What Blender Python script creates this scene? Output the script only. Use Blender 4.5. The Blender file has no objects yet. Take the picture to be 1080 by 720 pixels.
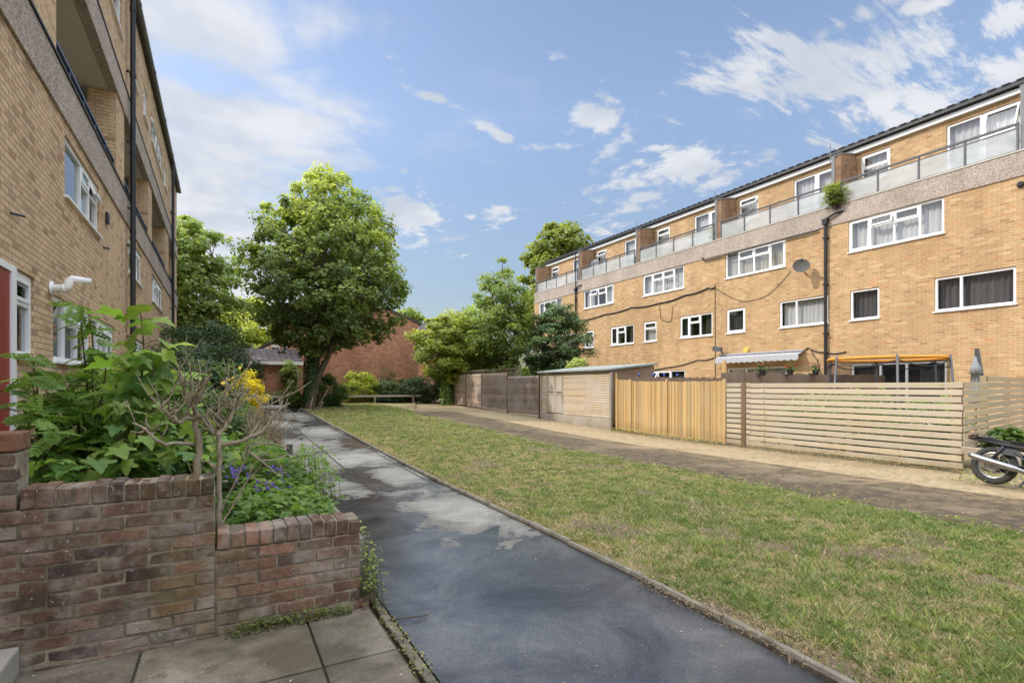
import bpy, math, random
import numpy as np
from mathutils import Vector, Matrix

random.seed(7)
RNG = np.random.default_rng(11)
scene = bpy.context.scene
COL = scene.collection
R = math.radians

# ------------------------------------------------------------------ camera frame (survey helpers)
CAM_H = 1.5
YAW = math.atan2(305.0, 560.0)          # the camera looks this far to the right of the path direction (+Y)
SN, CS = math.sin(YAW), math.cos(YAW)

def at(px, py, Y):
    """point of the photograph (1080x720) that lies in the vertical plane Y = const"""
    u = (px - 540) / 560.0
    t = Y / (CS - SN * u)
    return Vector((t * (SN + CS * u), Y, CAM_H + (407 - py) / 560.0 * t))

def smooth(a, b, t):
    t = np.clip((t - a) / (b - a), 0, 1)
    return t * t * (3 - 2 * t)

def ground_z(x, y):
    x = np.asarray(x, float); y = np.asarray(y, float)
    y0 = 8.0 + 4.0 * smooth(4.0, 10.0, x)
    r = y - y0
    soft = np.where(r < -1.5, 0, np.where(r > 1.5, r, (r + 1.5) ** 2 / 6.0))
    z = 0.031 * soft
    return np.where(z > 0.42, 0.42 + 0.13 * np.tanh((z - 0.42) / 0.13), z)

def gz(x, y):
    return float(ground_z(np.array([x]), np.array([y]))[0])

# ------------------------------------------------------------------ noise
def _hash(ix, iy, seed):
    n = (ix.astype(np.int64) * 374761393 + iy.astype(np.int64) * 668265263 + seed * 1442695041) & 0x7fffffff
    n = ((n ^ (n >> 13)) * 1274126177) & 0x7fffffff
    n = (n ^ (n >> 16)) & 0xffff
    return n / 65535.0

def vnoise(x, y, seed=0):
    x = np.asarray(x, float); y = np.asarray(y, float)
    ix, iy = np.floor(x), np.floor(y)
    fx, fy = x - ix, y - iy
    fx = fx * fx * (3 - 2 * fx); fy = fy * fy * (3 - 2 * fy)
    a = _hash(ix, iy, seed); b = _hash(ix + 1, iy, seed)
    c = _hash(ix, iy + 1, seed); d = _hash(ix + 1, iy + 1, seed)
    return (a * (1 - fx) + b * fx) * (1 - fy) + (c * (1 - fx) + d * fx) * fy

def fbm(x, y, seed=0, octs=4):
    s = 0; amp = 0.5; f = 1.0
    for o in range(octs):
        s = s + amp * vnoise(np.asarray(x) * f, np.asarray(y) * f, seed + o * 17); amp *= 0.5; f *= 2.03
    return s / (1 - 0.5 ** octs)

# ------------------------------------------------------------------ things
def tag(o, label=None, cat=None, group=None, kind=None):
    if label: o['label'] = label
    if cat: o['category'] = cat
    if group: o['group'] = group
    if kind: o['kind'] = kind
    return o

def thing(name, label, cat, loc=(0, 0, 0), rotz=0.0, group=None):
    o = bpy.data.objects.new(name, None)
    o.empty_display_size = 0.2
    COL.objects.link(o)
    o.location = loc
    o.rotation_euler = (0, 0, rotz)
    return tag(o, label, cat, group)

def dup(root, loc, rotz, label=None, group=None, scale=1.0):
    r = root.copy(); COL.objects.link(r); r.location = loc; r.rotation_euler = (0, 0, rotz); r.scale = (scale,) * 3
    if label: r['label'] = label
    if group: r['group'] = group
    for ch in list(root.children):
        c = ch.copy(); COL.objects.link(c); c.parent = r
        for g in list(ch.children):
            d = g.copy(); COL.objects.link(d); d.parent = c
    return r

def base_of(parent):
    p = Vector((0, 0, 0))
    while parent is not None:
        p += Vector(parent.location); parent = parent.parent
    return p

# ------------------------------------------------------------------ mesh builder
class MB:
    def __init__(self):
        self.v = []; self.f = []; self.m = []; self.c = []
    def add(self, verts, faces, mat=0, col=None):
        o = len(self.v)
        self.v.extend([tuple(p) for p in verts])
        for f in faces:
            self.f.append(tuple(i + o for i in f)); self.m.append(mat); self.c.append(col)
    def box(self, x0, x1, y0, y1, z0, z1, mat=0, col=None):
        v = [(x0, y0, z0), (x1, y0, z0), (x1, y1, z0), (x0, y1, z0), (x0, y0, z1), (x1, y0, z1), (x1, y1, z1), (x0, y1, z1)]
        self.add(v, [(0, 3, 2, 1), (4, 5, 6, 7), (0, 1, 5, 4), (1, 2, 6, 5), (2, 3, 7, 6), (3, 0, 4, 7)], mat, col)
    def obox(self, c, ax, ay, az, mat=0, col=None):
        """box with centre c and three half-axis vectors"""
        c = Vector(c); ax = Vector(ax); ay = Vector(ay); az = Vector(az)
        v = []
        for sz in (-1, 1):
            for sx, sy in ((-1, -1), (1, -1), (1, 1), (-1, 1)):
                v.append(c + ax * sx + ay * sy + az * sz)
        self.add(v, [(0, 3, 2, 1), (4, 5, 6, 7), (0, 1, 5, 4), (1, 2, 6, 5), (2, 3, 7, 6), (3, 0, 4, 7)], mat, col)
    def bar(self, a, b, w, h, up=(0, 0, 1), mat=0, col=None):
        a = Vector(a); b = Vector(b); d = (b - a)
        L = d.length; d = d / L
        s = d.cross(Vector(up))
        if s.length < 1e-4: s = d.cross(Vector((0, 1, 0)))
        s.normalize(); t = s.cross(d)
        self.obox((a + b) / 2, d * L / 2, s * w / 2, t * h / 2, mat, col)
    def quad(self, a, b, c, d, mat=0, col=None):
        self.add([a, b, c, d], [(0, 1, 2, 3)], mat, col)
    def tube(self, pts, rad, n=8, caps=True, mat=0, col=None):
        pts = [Vector(p) for p in pts]
        if not hasattr(rad, '__len__'): rad = [rad] * len(pts)
        rings = []; prev = None
        for i, p in enumerate(pts):
            d = (pts[min(i + 1, len(pts) - 1)] - pts[max(i - 1, 0)])
            if d.length < 1e-9: d = Vector((0, 0, 1))
            d.normalize()
            if prev is None:
                s = d.cross(Vector((0, 0, 1)))
                if s.length < 1e-3: s = d.cross(Vector((1, 0, 0)))
            else:
                s = prev - d * prev.dot(d)
                if s.length < 1e-4: s = d.cross(Vector((1, 0, 0)))
            s.normalize(); prev = s
            t = d.cross(s)
            rings.append([p + (s * math.cos(2 * math.pi * k / n) + t * math.sin(2 * math.pi * k / n)) * rad[i] for k in range(n)])
        v = [q for r in rings for q in r]; f = []
        for i in range(len(pts) - 1):
            for k in range(n):
                k2 = (k + 1) % n
                f.append((i * n + k, i * n + k2, (i + 1) * n + k2, (i + 1) * n + k))
        if caps:
            f.append(tuple(range(n - 1, -1, -1))); o = (len(pts) - 1) * n
            f.append(tuple(o + k for k in range(n)))
        self.add(v, f, mat, col)
    def torus(self, c, axis, R0, r, n=32, m=10, mat=0, sq=1.0):
        c = Vector(c); axis = Vector(axis).normalized()
        a = axis.cross(Vector((0, 0, 1)))
        if a.length < 1e-3: a = Vector((1, 0, 0))
        a.normalize(); b = axis.cross(a)
        v = []; f = []
        for i in range(n):
            A = 2 * math.pi * i / n; d = a * math.cos(A) + b * math.sin(A)
            for j in range(m):
                B = 2 * math.pi * j / m
                v.append(c + d * (R0 + r * math.cos(B)) + axis * (r * sq * math.sin(B)))
        for i in range(n):
            for j in range(m):
                i2, j2 = (i + 1) % n, (j + 1) % m
                f.append((i * m + j, i2 * m + j, i2 * m + j2, i * m + j2))
        self.add(v, f, mat)
    def prism(self, poly, vec, mat=0, col=None):
        n = len(poly); vec = Vector(vec)
        v = [Vector(p) for p in poly] + [Vector(p) + vec for p in poly]
        f = [tuple(range(n - 1, -1, -1)), tuple(range(n, 2 * n))]
        for i in range(n): f.append((i, (i + 1) % n, n + (i + 1) % n, n + i))
        self.add(v, f, mat, col)
    def build(self, name, mats, parent=None, smooth_sh=False, bevel=0.0, segs=2, origin=None):
        me = bpy.data.meshes.new(name)
        off = base_of(parent) if parent is not None else Vector(origin or (0, 0, 0))
        me.from_pydata([(x - off.x, y - off.y, z - off.z) for x, y, z in self.v], [], self.f)
        if not isinstance(mats, (list, tuple)): mats = [mats]
        for m in mats: me.materials.append(m)
        me.polygons.foreach_set('material_index', self.m)
        if any(c is not None for c in self.c):
            ca = me.color_attributes.new('Col', 'FLOAT_COLOR', 'CORNER')
            arr = np.ones((len(me.loops), 4), np.float32)
            tot = np.zeros(len(me.polygons), np.int32); me.polygons.foreach_get('loop_total', tot)
            cc = np.array([(c if c is not None else (1, 1, 1)) for c in self.c], np.float32)
            arr[:, :3] = np.repeat(cc, tot, axis=0)
            ca.data.foreach_set('color', arr.ravel())
        if smooth_sh: me.polygons.foreach_set('use_smooth', [True] * len(me.polygons))
        me.update()
        o = bpy.data.objects.new(name, me); COL.objects.link(o)
        if parent is not None: o.parent = parent
        else: o.location = off
        if bevel > 0:
            b = o.modifiers.new('Bevel', 'BEVEL'); b.width = bevel; b.segments = segs; b.limit_method = 'ANGLE'; b.angle_limit = R(40)
        return o

def np_mesh(name, verts, faces, mat, parent=None, cols=None, smooth_sh=False, origin=None):
    """verts (N,3), faces (M,k) with one k, cols (N,3) per vertex"""
    off = np.array(base_of(parent) if parent is not None else (origin or (0, 0, 0)), np.float32)
    verts = np.asarray(verts, np.float32) - off
    faces = np.asarray(faces, np.int32)
    M, k = faces.shape
    me = bpy.data.meshes.new(name)
    me.vertices.add(len(verts)); me.vertices.foreach_set('co', verts.ravel())
    me.loops.add(M * k); me.loops.foreach_set('vertex_index', faces.ravel())
    me.polygons.add(M); me.polygons.foreach_set('loop_start', np.arange(0, M * k, k, dtype=np.int32))
    try: me.polygons.foreach_set('loop_total', np.full(M, k, np.int32))
    except Exception: pass
    if smooth_sh: me.polygons.foreach_set('use_smooth', np.ones(M, bool))
    me.update(calc_edges=True)
    if cols is not None:
        ca = me.color_attributes.new('Col', 'FLOAT_COLOR', 'POINT')
        arr = np.ones((len(verts), 4), np.float32); arr[:, :3] = cols
        ca.data.foreach_set('color', arr.ravel())
    me.materials.append(mat)
    o = bpy.data.objects.new(name, me); COL.objects.link(o)
    if parent is not None: o.parent = parent
    else: o.location = off.tolist()
    return o

# ------------------------------------------------------------------ materials
class NT:
    def __init__(self, name):
        self.mat = bpy.data.materials.new(name); self.mat.use_nodes = True
        self.t = self.mat.node_tree; self.t.nodes.clear()
        self.out = self.t.nodes.new('ShaderNodeOutputMaterial')
    def n(self, typ, **kw):
        nd = self.t.nodes.new(typ)
        for k, v in kw.items(): setattr(nd, k, v)
        return nd
    def l(self, a, b): self.t.links.new(a, b)
    def val(self, sock, v):
        if isinstance(v, (int, float)): sock.default_value = v
        elif isinstance(v, (tuple, list)): sock.default_value = tuple(v) + ((1,) if len(v) == 3 and len(sock.default_value) == 4 else ())
        else: self.l(v, sock)
    def math(self, op, a, b=None, c=None, clamp=False):
        nd = self.n('ShaderNodeMath', operation=op); nd.use_clamp = clamp
        self.val(nd.inputs[0], a)
        if b is not None: self.val(nd.inputs[1], b)
        if c is not None: self.val(nd.inputs[2], c)
        return nd.outputs[0]
    def mix(self, fac, a, b, blend='MIX'):
        nd = self.n('ShaderNodeMix', data_type='RGBA', blend_type=blend)
        self.val(nd.inputs['Factor'], fac)
        ins = [i for i in nd.inputs if i.type == 'RGBA']
        self.val(ins[0], a); self.val(ins[1], b)
        return [o for o in nd.outputs if o.type == 'RGBA'][0]
    def ramp(self, fac, stops, interp='LINEAR'):
        nd = self.n('ShaderNodeValToRGB'); cr = nd.color_ramp; cr.interpolation = interp
        while len(cr.elements) < len(stops): cr.elements.new(0.5)
        for e, (p, c) in zip(cr.elements, stops):
            e.position = p; e.color = (c if hasattr(c, '__len__') else (c, c, c)) + (1,) if not hasattr(c, '__len__') or len(c) == 3 else c
        self.l(fac, nd.inputs[0]); return nd.outputs[0]
    def noise(self, scale, detail=4, rough=0.55, vec=None, dist=0.0, out='Fac', dims='3D'):
        nd = self.n('ShaderNodeTexNoise'); nd.noise_dimensions = dims
        nd.inputs['Scale'].default_value = scale; nd.inputs['Detail'].default_value = detail
        nd.inputs['Roughness'].default_value = rough; nd.inputs['Distortion'].default_value = dist
        if vec is not None: self.l(vec, nd.inputs['Vector'])
        return nd.outputs[out]
    def pos(self):
        return self.n('ShaderNodeNewGeometry').outputs['Position']
    def objc(self):
        return self.n('ShaderNodeTexCoord').outputs['Object']
    def vscale(self, v, s):
        nd = self.n('ShaderNodeVectorMath', operation='MULTIPLY'); self.l(v, nd.inputs[0]); nd.inputs[1].default_value = s
        return nd.outputs[0]
    def attr(self, name='Col'):
        nd = self.n('ShaderNodeAttribute'); nd.attribute_name = name; return nd.outputs['Color']
    def bump(self, h, strength=0.3, dist=0.01):
        nd = self.n('ShaderNodeBump'); nd.inputs['Strength'].default_value = strength; nd.inputs['Distance'].default_value = dist
        self.l(h, nd.inputs['Height']); return nd.outputs[0]
    def principled(self, col, rough=0.6, metal=0.0, bump=None, spec=0.4, trans=None, coat=0.0, alpha=None):
        p = self.n('ShaderNodeBsdfPrincipled')
        self.val(p.inputs['Base Color'], col); self.val(p.inputs['Roughness'], rough); self.val(p.inputs['Metallic'], metal)
        self.val(p.inputs['Specular IOR Level'], spec)
        if bump is not None: self.l(bump, p.inputs['Normal'])
        if trans is not None: self.val(p.inputs['Transmission Weight'], trans)
        if coat: self.val(p.inputs['Coat Weight'], coat)
        if alpha is not None: self.val(p.inputs['Alpha'], alpha)
        return p.outputs[0]
    def done(self, sh):
        self.l(sh, self.out.inputs['Surface']); return self.mat

def plain(name, col, rough=0.6, metal=0.0, var=0.15, scale=6.0, spec=0.4, bump=0.0, bscale=60.0, grime=0.0):
    t = NT(name); p = t.objc()
    f = t.noise(scale, 5, 0.6, p)
    d = tuple(c * (1 - var) for c in col); u = tuple(min(1, c * (1 + var)) for c in col)
    c = t.mix(f, d, u)
    if grime > 0:
        g = t.noise(scale * 0.35, 6, 0.65, p)
        m = t.math('MULTIPLY', t.math('SUBTRACT', g, 0.5, clamp=True), grime * 5, clamp=True)
        c = t.mix(m, c, tuple(x * 0.35 for x in col))
    b = t.bump(t.noise(bscale, 4, 0.6, p), bump, 0.01) if bump > 0 else None
    rg = t.math('ADD', t.math('MULTIPLY', f, 0.2), rough - 0.1)
    return t.done(t.principled(c, rg, metal, b, spec))

def brick_mat(name, stops, mortar, course=0.075, length=0.225, joint=0.011, tint=None, stain=0.25, bump=0.6):
    t = NT(name)
    geo = t.n('ShaderNodeNewGeometry')
    sp = t.n('ShaderNodeSeparateXYZ'); t.l(geo.outputs['Position'], sp.inputs[0])
    sn = t.n('ShaderNodeSeparateXYZ'); t.l(geo.outputs['Normal'], sn.inputs[0])
    isx = t.math('GREATER_THAN', t.math('ABSOLUTE', sn.outputs[0]), 0.5)
    h = t.math('ADD', t.math('MULTIPLY', sp.outputs[1], isx), t.math('MULTIPLY', sp.outputs[0], t.math('SUBTRACT', 1.0, isx)))
    v = t.math('DIVIDE', sp.outputs[2], course)
    row = t.math('FLOOR', v)
    fz = t.math('SUBTRACT', v, row)
    cx = t.math('ADD', t.math('DIVIDE', h, length), t.math('MULTIPLY', t.math('MODULO', t.math('ADD', row, 1000), 2.0), 0.5))
    ci = t.math('FLOOR', cx); fx = t.math('SUBTRACT', cx, ci)
    ez = t.math('MULTIPLY', t.math('MINIMUM', fz, t.math('SUBTRACT', 1.0, fz)), course)
    ex = t.math('MULTIPLY', t.math('MINIMUM', fx, t.math('SUBTRACT', 1.0, fx)), length)
    e = t.math('MINIMUM', ex, ez)
    wob = t.math('MULTIPLY', t.math('SUBTRACT', t.noise(22, 3, 0.6, geo.outputs['Position']), 0.5), 0.006)
    mm = t.n('ShaderNodeMapRange'); mm.interpolation_type = 'SMOOTHSTEP'
    t.l(t.math('ADD', e, wob), mm.inputs[0]); mm.inputs[1].default_value = joint * 0.35; mm.inputs[2].default_value = joint * 0.75
    cv = t.n('ShaderNodeCombineXYZ'); t.l(ci, cv.inputs[0]); t.l(row, cv.inputs[1]); t.l(isx, cv.inputs[2])
    wn = t.n('ShaderNodeTexWhiteNoise'); wn.noise_dimensions = '3D'; t.l(cv.outputs[0], wn.inputs[0])
    c = t.ramp(wn.outputs['Value'], stops)
    # inside-brick mottling and broad weathering
    n1 = t.noise(30, 5, 0.65, geo.outputs['Position'])
    c = t.mix(0.55, c, t.ramp(n1, [(0.25, (0.55,) * 3), (0.75, (1.25,) * 3)]), 'MULTIPLY')
    c = t.mix(mm.outputs[0], mortar, c)
    n2 = t.noise(0.35, 5, 0.6, geo.outputs['Position'])
    c = t.mix(stain, c, t.ramp(n2, [(0.3, (0.62, 0.58, 0.52)), (0.7, (1.2, 1.2, 1.2))]), 'MULTIPLY')
    n5 = t.noise(1.6, 5, 0.65, t.vscale(geo.outputs['Position'], (1, 1, 0.16)))
    c = t.mix(stain * 1.2, c, t.ramp(n5, [(0.34, (0.7, 0.66, 0.6)), (0.6, (1.1, 1.1, 1.1))]), 'MULTIPLY')
    if tint is not None:
        n3 = t.noise(0.8, 4, 0.6, geo.outputs['Position'])
        c = t.mix(t.ramp(n3, [(0.5, (0,) * 3), (0.75, (0.6,) * 3)]), c, t.mix(1.0, c, tint, 'MULTIPLY'))
    hgt = t.math('ADD', mm.outputs[0], t.math('MULTIPLY', n1, 0.5))
    return t.done(t.principled(c, 0.88, 0, t.bump(hgt, bump, 0.006), 0.25))

def leaf_mat(name, mult=(1, 1, 1), trans=0.35, gloss=0.45):
    t = NT(name)
    c = t.mix(1.0, t.attr('Col'), mult, 'MULTIPLY')
    p = t.principled(c, gloss, 0, None, 0.35)
    tr = t.n('ShaderNodeBsdfTranslucent')
    t.l(t.mix(1.0, c, (1.25, 1.3, 0.7), 'MULTIPLY'), tr.inputs[0])
    mx = t.n('ShaderNodeMixShader'); mx.inputs[0].default_value = trans
    t.l(p, mx.inputs[1]); t.l(tr.outputs[0], mx.inputs[2])
    return t.done(mx.outputs[0])

def wood_mat(name, dark, light, grain_axis='y', rough=0.75, knots=True, weather=0.0, grey=(0.33, 0.31, 0.28)):
    """board wood: per-board tone from Col attribute, grain stretched along one axis"""
    t = NT(name); p = t.objc()
    sc = {'y': (14, 0.9, 14), 'x': (0.9, 14, 14), 'z': (14, 14, 0.9)}[grain_axis]
    v = t.vscale(p, sc)
    g = t.noise(1.6, 6, 0.65, v, 0.6)
    c = t.mix(g, dark, light)
    fine = t.noise(7.0, 4, 0.7, v)
    c = t.mix(0.5, c, t.ramp(fine, [(0.3, (0.7,) * 3), (0.7, (1.15,) * 3)]), 'MULTIPLY')
    c = t.mix(1.0, c, t.attr('Col'), 'MULTIPLY')
    if knots:
        vo = t.n('ShaderNodeTexVoronoi'); vo.inputs['Scale'].default_value = 2.2
        ks = {'y': (3.2, 1.1, 3.2), 'x': (1.1, 3.2, 3.2), 'z': (3.2, 3.2, 1.1)}[grain_axis]
        t.l(t.vscale(p, ks), vo.inputs['Vector'])
        k = t.ramp(vo.outputs['Distance'], [(0.05, (1,) * 3), (0.13, (0,) * 3)])
        c = t.mix(t.math('MULTIPLY', k, 0.6), c, tuple(x * 0.4 for x in dark))
    wp = t.n('ShaderNodeSeparateXYZ'); t.l(t.pos(), wp.inputs[0])
    dirt = t.math('ADD', wp.outputs[2], t.math('MULTIPLY', t.math('SUBTRACT', t.noise(5, 4, 0.6, t.pos()), 0.5), 0.35))
    c = t.mix(t.ramp(dirt, [(0.05, (0.6,) * 3), (0.42, (0,) * 3)]), c, t.mix(1.0, c, (0.5, 0.45, 0.36), 'MULTIPLY'))
    if weather > 0:
        w = t.noise(1.3, 5, 0.6, p)
        c = t.mix(t.math('MULTIPLY', t.ramp(w, [(0.35, (0,) * 3), (0.65, (1,) * 3)]), weather), c, grey)
    return t.done(t.principled(c, rough, 0, t.bump(fine, 0.25, 0.004), 0.25))
SKY_MUL = (1.85, 1.64, 1.5)
OVER_FILL, BACK_FILL = 3.7, 2.0  # gains of the added fill cloud overhead and behind the camera
# ================================================================== shared materials
M = {}
M['yellow_brick'] = brick_mat('yellow_stock_brick', [(0.0, (0.40, 0.235, 0.115)), (0.15, (0.49, 0.31, 0.155)), (0.5, (0.54, 0.365, 0.185)), (0.75, (0.53, 0.32, 0.15)),
                              (0.9, (0.66, 0.46, 0.25)), (1.0, (0.55, 0.275, 0.12))], (0.62, 0.5, 0.34), course=0.078, length=0.234, stain=0.35)
M['shade_brick'] = brick_mat('buff_stock_brick', [(0.0, (0.42, 0.26, 0.15)), (0.18, (0.65, 0.45, 0.27)), (0.5, (0.75, 0.54, 0.335)), (0.75, (0.7, 0.48, 0.3)),
                             (0.9, (0.72, 0.54, 0.335)), (1.0, (0.46, 0.29, 0.19))], (0.36, 0.29, 0.2), course=0.076, length=0.23, joint=0.012, stain=0.3, bump=1.0)
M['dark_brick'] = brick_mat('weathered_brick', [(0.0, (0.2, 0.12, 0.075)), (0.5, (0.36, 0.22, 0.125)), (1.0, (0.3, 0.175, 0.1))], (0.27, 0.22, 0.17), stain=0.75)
M['red_brick'] = brick_mat('red_brick', [(0.0, (0.36, 0.14, 0.08)), (0.4, (0.5, 0.215, 0.125)), (0.8, (0.56, 0.26, 0.15)), (1.0, (0.4, 0.18, 0.12))], (0.42, 0.33, 0.26), stain=0.45)

def pebble_mat():
    t = NT('pebbledash_concrete'); p = t.pos()
    vo = t.n('ShaderNodeTexVoronoi'); vo.inputs['Scale'].default_value = 55; t.l(p, vo.inputs['Vector'])
    c = t.ramp(vo.outputs['Color'], [(0.1, (0.24, 0.18, 0.145)), (0.45, (0.45, 0.37, 0.31)), (0.8, (0.6, 0.52, 0.45)), (1.0, (0.78, 0.72, 0.65))])
    n = t.noise(1.1, 6, 0.65, t.vscale(p, (1, 1, 0.45)))
    c = t.mix(0.6, c, t.ramp(n, [(0.3, (0.6,) * 3), (0.7, (1.1,) * 3)]), 'MULTIPLY')
    return t.done(t.principled(c, 0.9, 0, t.bump(vo.outputs['Distance'], 0.8, 0.01), 0.2))
M['pebble'] = pebble_mat()
M['concrete'] = plain('grey_concrete', (0.4, 0.37, 0.32), 0.85, var=0.25, scale=1.6, bump=0.4, grime=0.5)
M['soffit'] = plain('painted_soffit', (0.62, 0.58, 0.5), 0.85, var=0.12, scale=1.0, grime=0.25)
M['upvc'] = plain('white_upvc', (0.89, 0.89, 0.89), 0.35, var=0.05, scale=2.0, spec=0.5)
M['iron'] = plain('black_painted_iron', (0.022, 0.023, 0.027), 0.42, var=0.3, scale=4)
M['grey_metal'] = plain('dark_grey_metal', (0.105, 0.11, 0.12), 0.45, var=0.2, scale=4)
M['blue_metal'] = plain('blue_grey_painted_rail', (0.05, 0.07, 0.12), 0.4, var=0.2, scale=4)
M['roof_dark'] = plain('dark_roof_edge', (0.045, 0.045, 0.05), 0.6, var=0.3, scale=3)
M['lead'] = plain('lead_flashing', (0.2, 0.205, 0.215), 0.55, var=0.2, scale=5)
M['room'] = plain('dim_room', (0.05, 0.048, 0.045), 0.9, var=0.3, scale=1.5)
M['red_door'] = plain('red_painted_door', (0.3, 0.045, 0.035), 0.4, var=0.12, scale=3)
M['steel'] = plain('brushed_steel', (0.62, 0.62, 0.63), 0.28, 1.0, var=0.1, scale=9)

def glass_mat(name, tint=(1, 1, 1), refl=0.16):
    t = NT(name)
    tr = t.n('ShaderNodeBsdfTransparent'); tr.inputs[0].default_value = tint + (1,)
    g = t.n('ShaderNodeBsdfGlossy'); g.inputs['Roughness'].default_value = 0.03
    t.l(t.bump(t.noise(1.3, 2, 0.5, t.pos()), 0.05, 0.05), g.inputs['Normal'])
    ge = t.n('ShaderNodeNewGeometry'); dt = t.n('ShaderNodeVectorMath', operation='DOT_PRODUCT')
    t.l(ge.outputs['Normal'], dt.inputs[0]); t.l(ge.outputs['Incoming'], dt.inputs[1])
    sch = t.math('POWER', t.math('SUBTRACT', 1.0, t.math('ABSOLUTE', dt.outputs['Value'])), 5.0)
    f = t.math('ADD', t.math('MULTIPLY', sch, 0.85), refl, clamp=True)
    mx = t.n('ShaderNodeMixShader'); t.l(f, mx.inputs[0]); t.l(tr.outputs[0], mx.inputs[1]); t.l(g.outputs[0], mx.inputs[2])
    return t.done(mx.outputs[0])
M['glass'] = glass_mat('window_glass', (1, 1, 1), 0.12)
M['glass_shade'] = glass_mat('window_glass_deep', (0.85, 0.9, 0.9), 0.2)

def frosted():
    t = NT('frosted_balcony_glass')
    n = t.noise(1.1, 6, 0.65, t.vscale(t.pos(), (1, 1, 2.2)), 0.6)
    d = t.n('ShaderNodeBsdfDiffuse'); t.l(t.mix(t.ramp(n, [(0.35, (0,) * 3), (0.65, (1,) * 3)]), (0.5, 0.53, 0.54), (0.9, 0.91, 0.9)), d.inputs[0])
    tl = t.n('ShaderNodeBsdfTranslucent'); tl.inputs[0].default_value = (0.85, 0.9, 0.9, 1)
    tp = t.n('ShaderNodeBsdfTransparent'); tp.inputs[0].default_value = (0.92, 0.96, 0.97, 1)
    g = t.n('ShaderNodeBsdfGlossy'); g.inputs['Roughness'].default_value = 0.25
    m1 = t.n('ShaderNodeMixShader'); m1.inputs[0].default_value = 0.45; t.l(d.outputs[0], m1.inputs[1]); t.l(tl.outputs[0], m1.inputs[2])
    m2 = t.n('ShaderNodeMixShader'); m2.inputs[0].default_value = 0.46; t.l(m1.outputs[0], m2.inputs[1]); t.l(tp.outputs[0], m2.inputs[2])
    m3 = t.n('ShaderNodeMixShader'); m3.inputs[0].default_value = 0.07; t.l(m2.outputs[0], m3.inputs[1]); t.l(g.outputs[0], m3.inputs[2])
    return t.done(m3.outputs[0])
M['frosted'] = frosted()

def curtain_mat(name, a, b, tr=0.3):
    t = NT(name); n = t.noise(3.0, 4, 0.6, t.vscale(t.pos(), (4, 4, 0.3)))
    c = t.mix(n, a, b)
    d = t.n('ShaderNodeBsdfDiffuse'); t.l(c, d.inputs[0])
    tl = t.n('ShaderNodeBsdfTranslucent'); t.l(c, tl.inputs[0])
    m1 = t.n('ShaderNodeMixShader'); m1.inputs[0].default_value = tr; t.l(d.outputs[0], m1.inputs[1]); t.l(tl.outputs[0], m1.inputs[2])
    return t.done(m1.outputs[0])
M['net'] = curtain_mat('net_curtain', (0.6, 0.61, 0.6), (0.85, 0.86, 0.85))
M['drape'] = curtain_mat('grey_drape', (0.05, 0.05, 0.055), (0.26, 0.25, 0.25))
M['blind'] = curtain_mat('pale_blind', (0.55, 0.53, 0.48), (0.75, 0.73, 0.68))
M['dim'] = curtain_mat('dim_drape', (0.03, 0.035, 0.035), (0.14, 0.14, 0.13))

# ================================================================== ground sheets
def grid_sheet(name, xs, ys, dz, mat, zfun=None, kind='structure'):
    xs = np.asarray(xs, float); ys = np.asarray(ys, float)
    X, Y = np.meshgrid(xs, ys, indexing='ij')
    Z = ground_z(X, Y) + dz
    if zfun is not None: Z = Z + zfun(X, Y)
    v = np.stack([X.ravel(), Y.ravel(), Z.ravel()], 1)
    nx, ny = len(xs), len(ys)
    i = np.arange(nx - 1)[:, None] * ny + np.arange(ny - 1)[None, :]
    i = i.ravel()
    f = np.stack([i, i + ny, i + ny + 1, i + 1], 1)
    o = np_mesh(name, v, f, mat, smooth_sh=True)
    return tag(o, kind=kind)

def earth_mat():
    t = NT('dry_earth'); p = t.pos()
    a = t.noise(0.5, 6, 0.65, p); b = t.noise(9, 6, 0.7, p); g = t.noise(70, 3, 0.6, p)
    c = t.ramp(a, [(0.3, (0.25, 0.185, 0.11)), (0.5, (0.4, 0.31, 0.195)), (0.7, (0.33, 0.27, 0.155))])
    c = t.mix(t.ramp(b, [(0.42, (0,) * 3), (0.66, (0.8,) * 3)]), c, (0.19, 0.16, 0.085))
    c = t.mix(0.6, c, t.ramp(g, [(0.3, (0.55,) * 3), (0.7, (1.25,) * 3)]), 'MULTIPLY')
    return t.done(t.principled(c, 0.95, 0, t.bump(t.math('ADD', b, t.math('MULTIPLY', g, 0.4)), 0.7, 0.03), 0.15))
def line(a, b, step): return np.linspace(a, b, int(round((b - a) / step)) + 1)
far = np.array([-300, -160, -80, -40, -20.])
xs = np.concatenate([far, line(-10, 30, 0.5), [45, 70, 120, 220, 400]])
ys = np.concatenate([[-200, -100, -50, -25.], line(-12, 48, 0.5), [60, 80, 120, 200, 400, 800]])
grid_sheet('ground', xs, ys, -0.035, earth_mat())

def lawn_mat():
    t = NT('mown_dry_lawn'); p = t.pos()
    a = t.noise(0.55, 6, 0.7, p); b = t.noise(6, 6, 0.7, p); g = t.noise(60, 4, 0.7, p)
    m = t.math('ADD', t.math('MULTIPLY', a, 0.7), t.math('MULTIPLY', b, 0.3))
    c = t.ramp(m, [(0.34, (0.2, 0.145, 0.095)), (0.42, (0.42, 0.34, 0.2)), (0.52, (0.36, 0.31, 0.16)), (0.66, (0.26, 0.27, 0.11))])
    c = t.mix(0.7, c, t.ramp(g, [(0.3, (0.4,) * 3), (0.7, (1.3,) * 3)]), 'MULTIPLY')
    sc_ = t.mix(g, (0.13, 0.095, 0.065), (0.3, 0.22, 0.15)); c = t.mix(t.attr('Col'), c, sc_)
    return t.done(t.principled(c, 0.95, 0, t.bump(t.math('ADD', b, g), 0.8, 0.03), 0.1))
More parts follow.
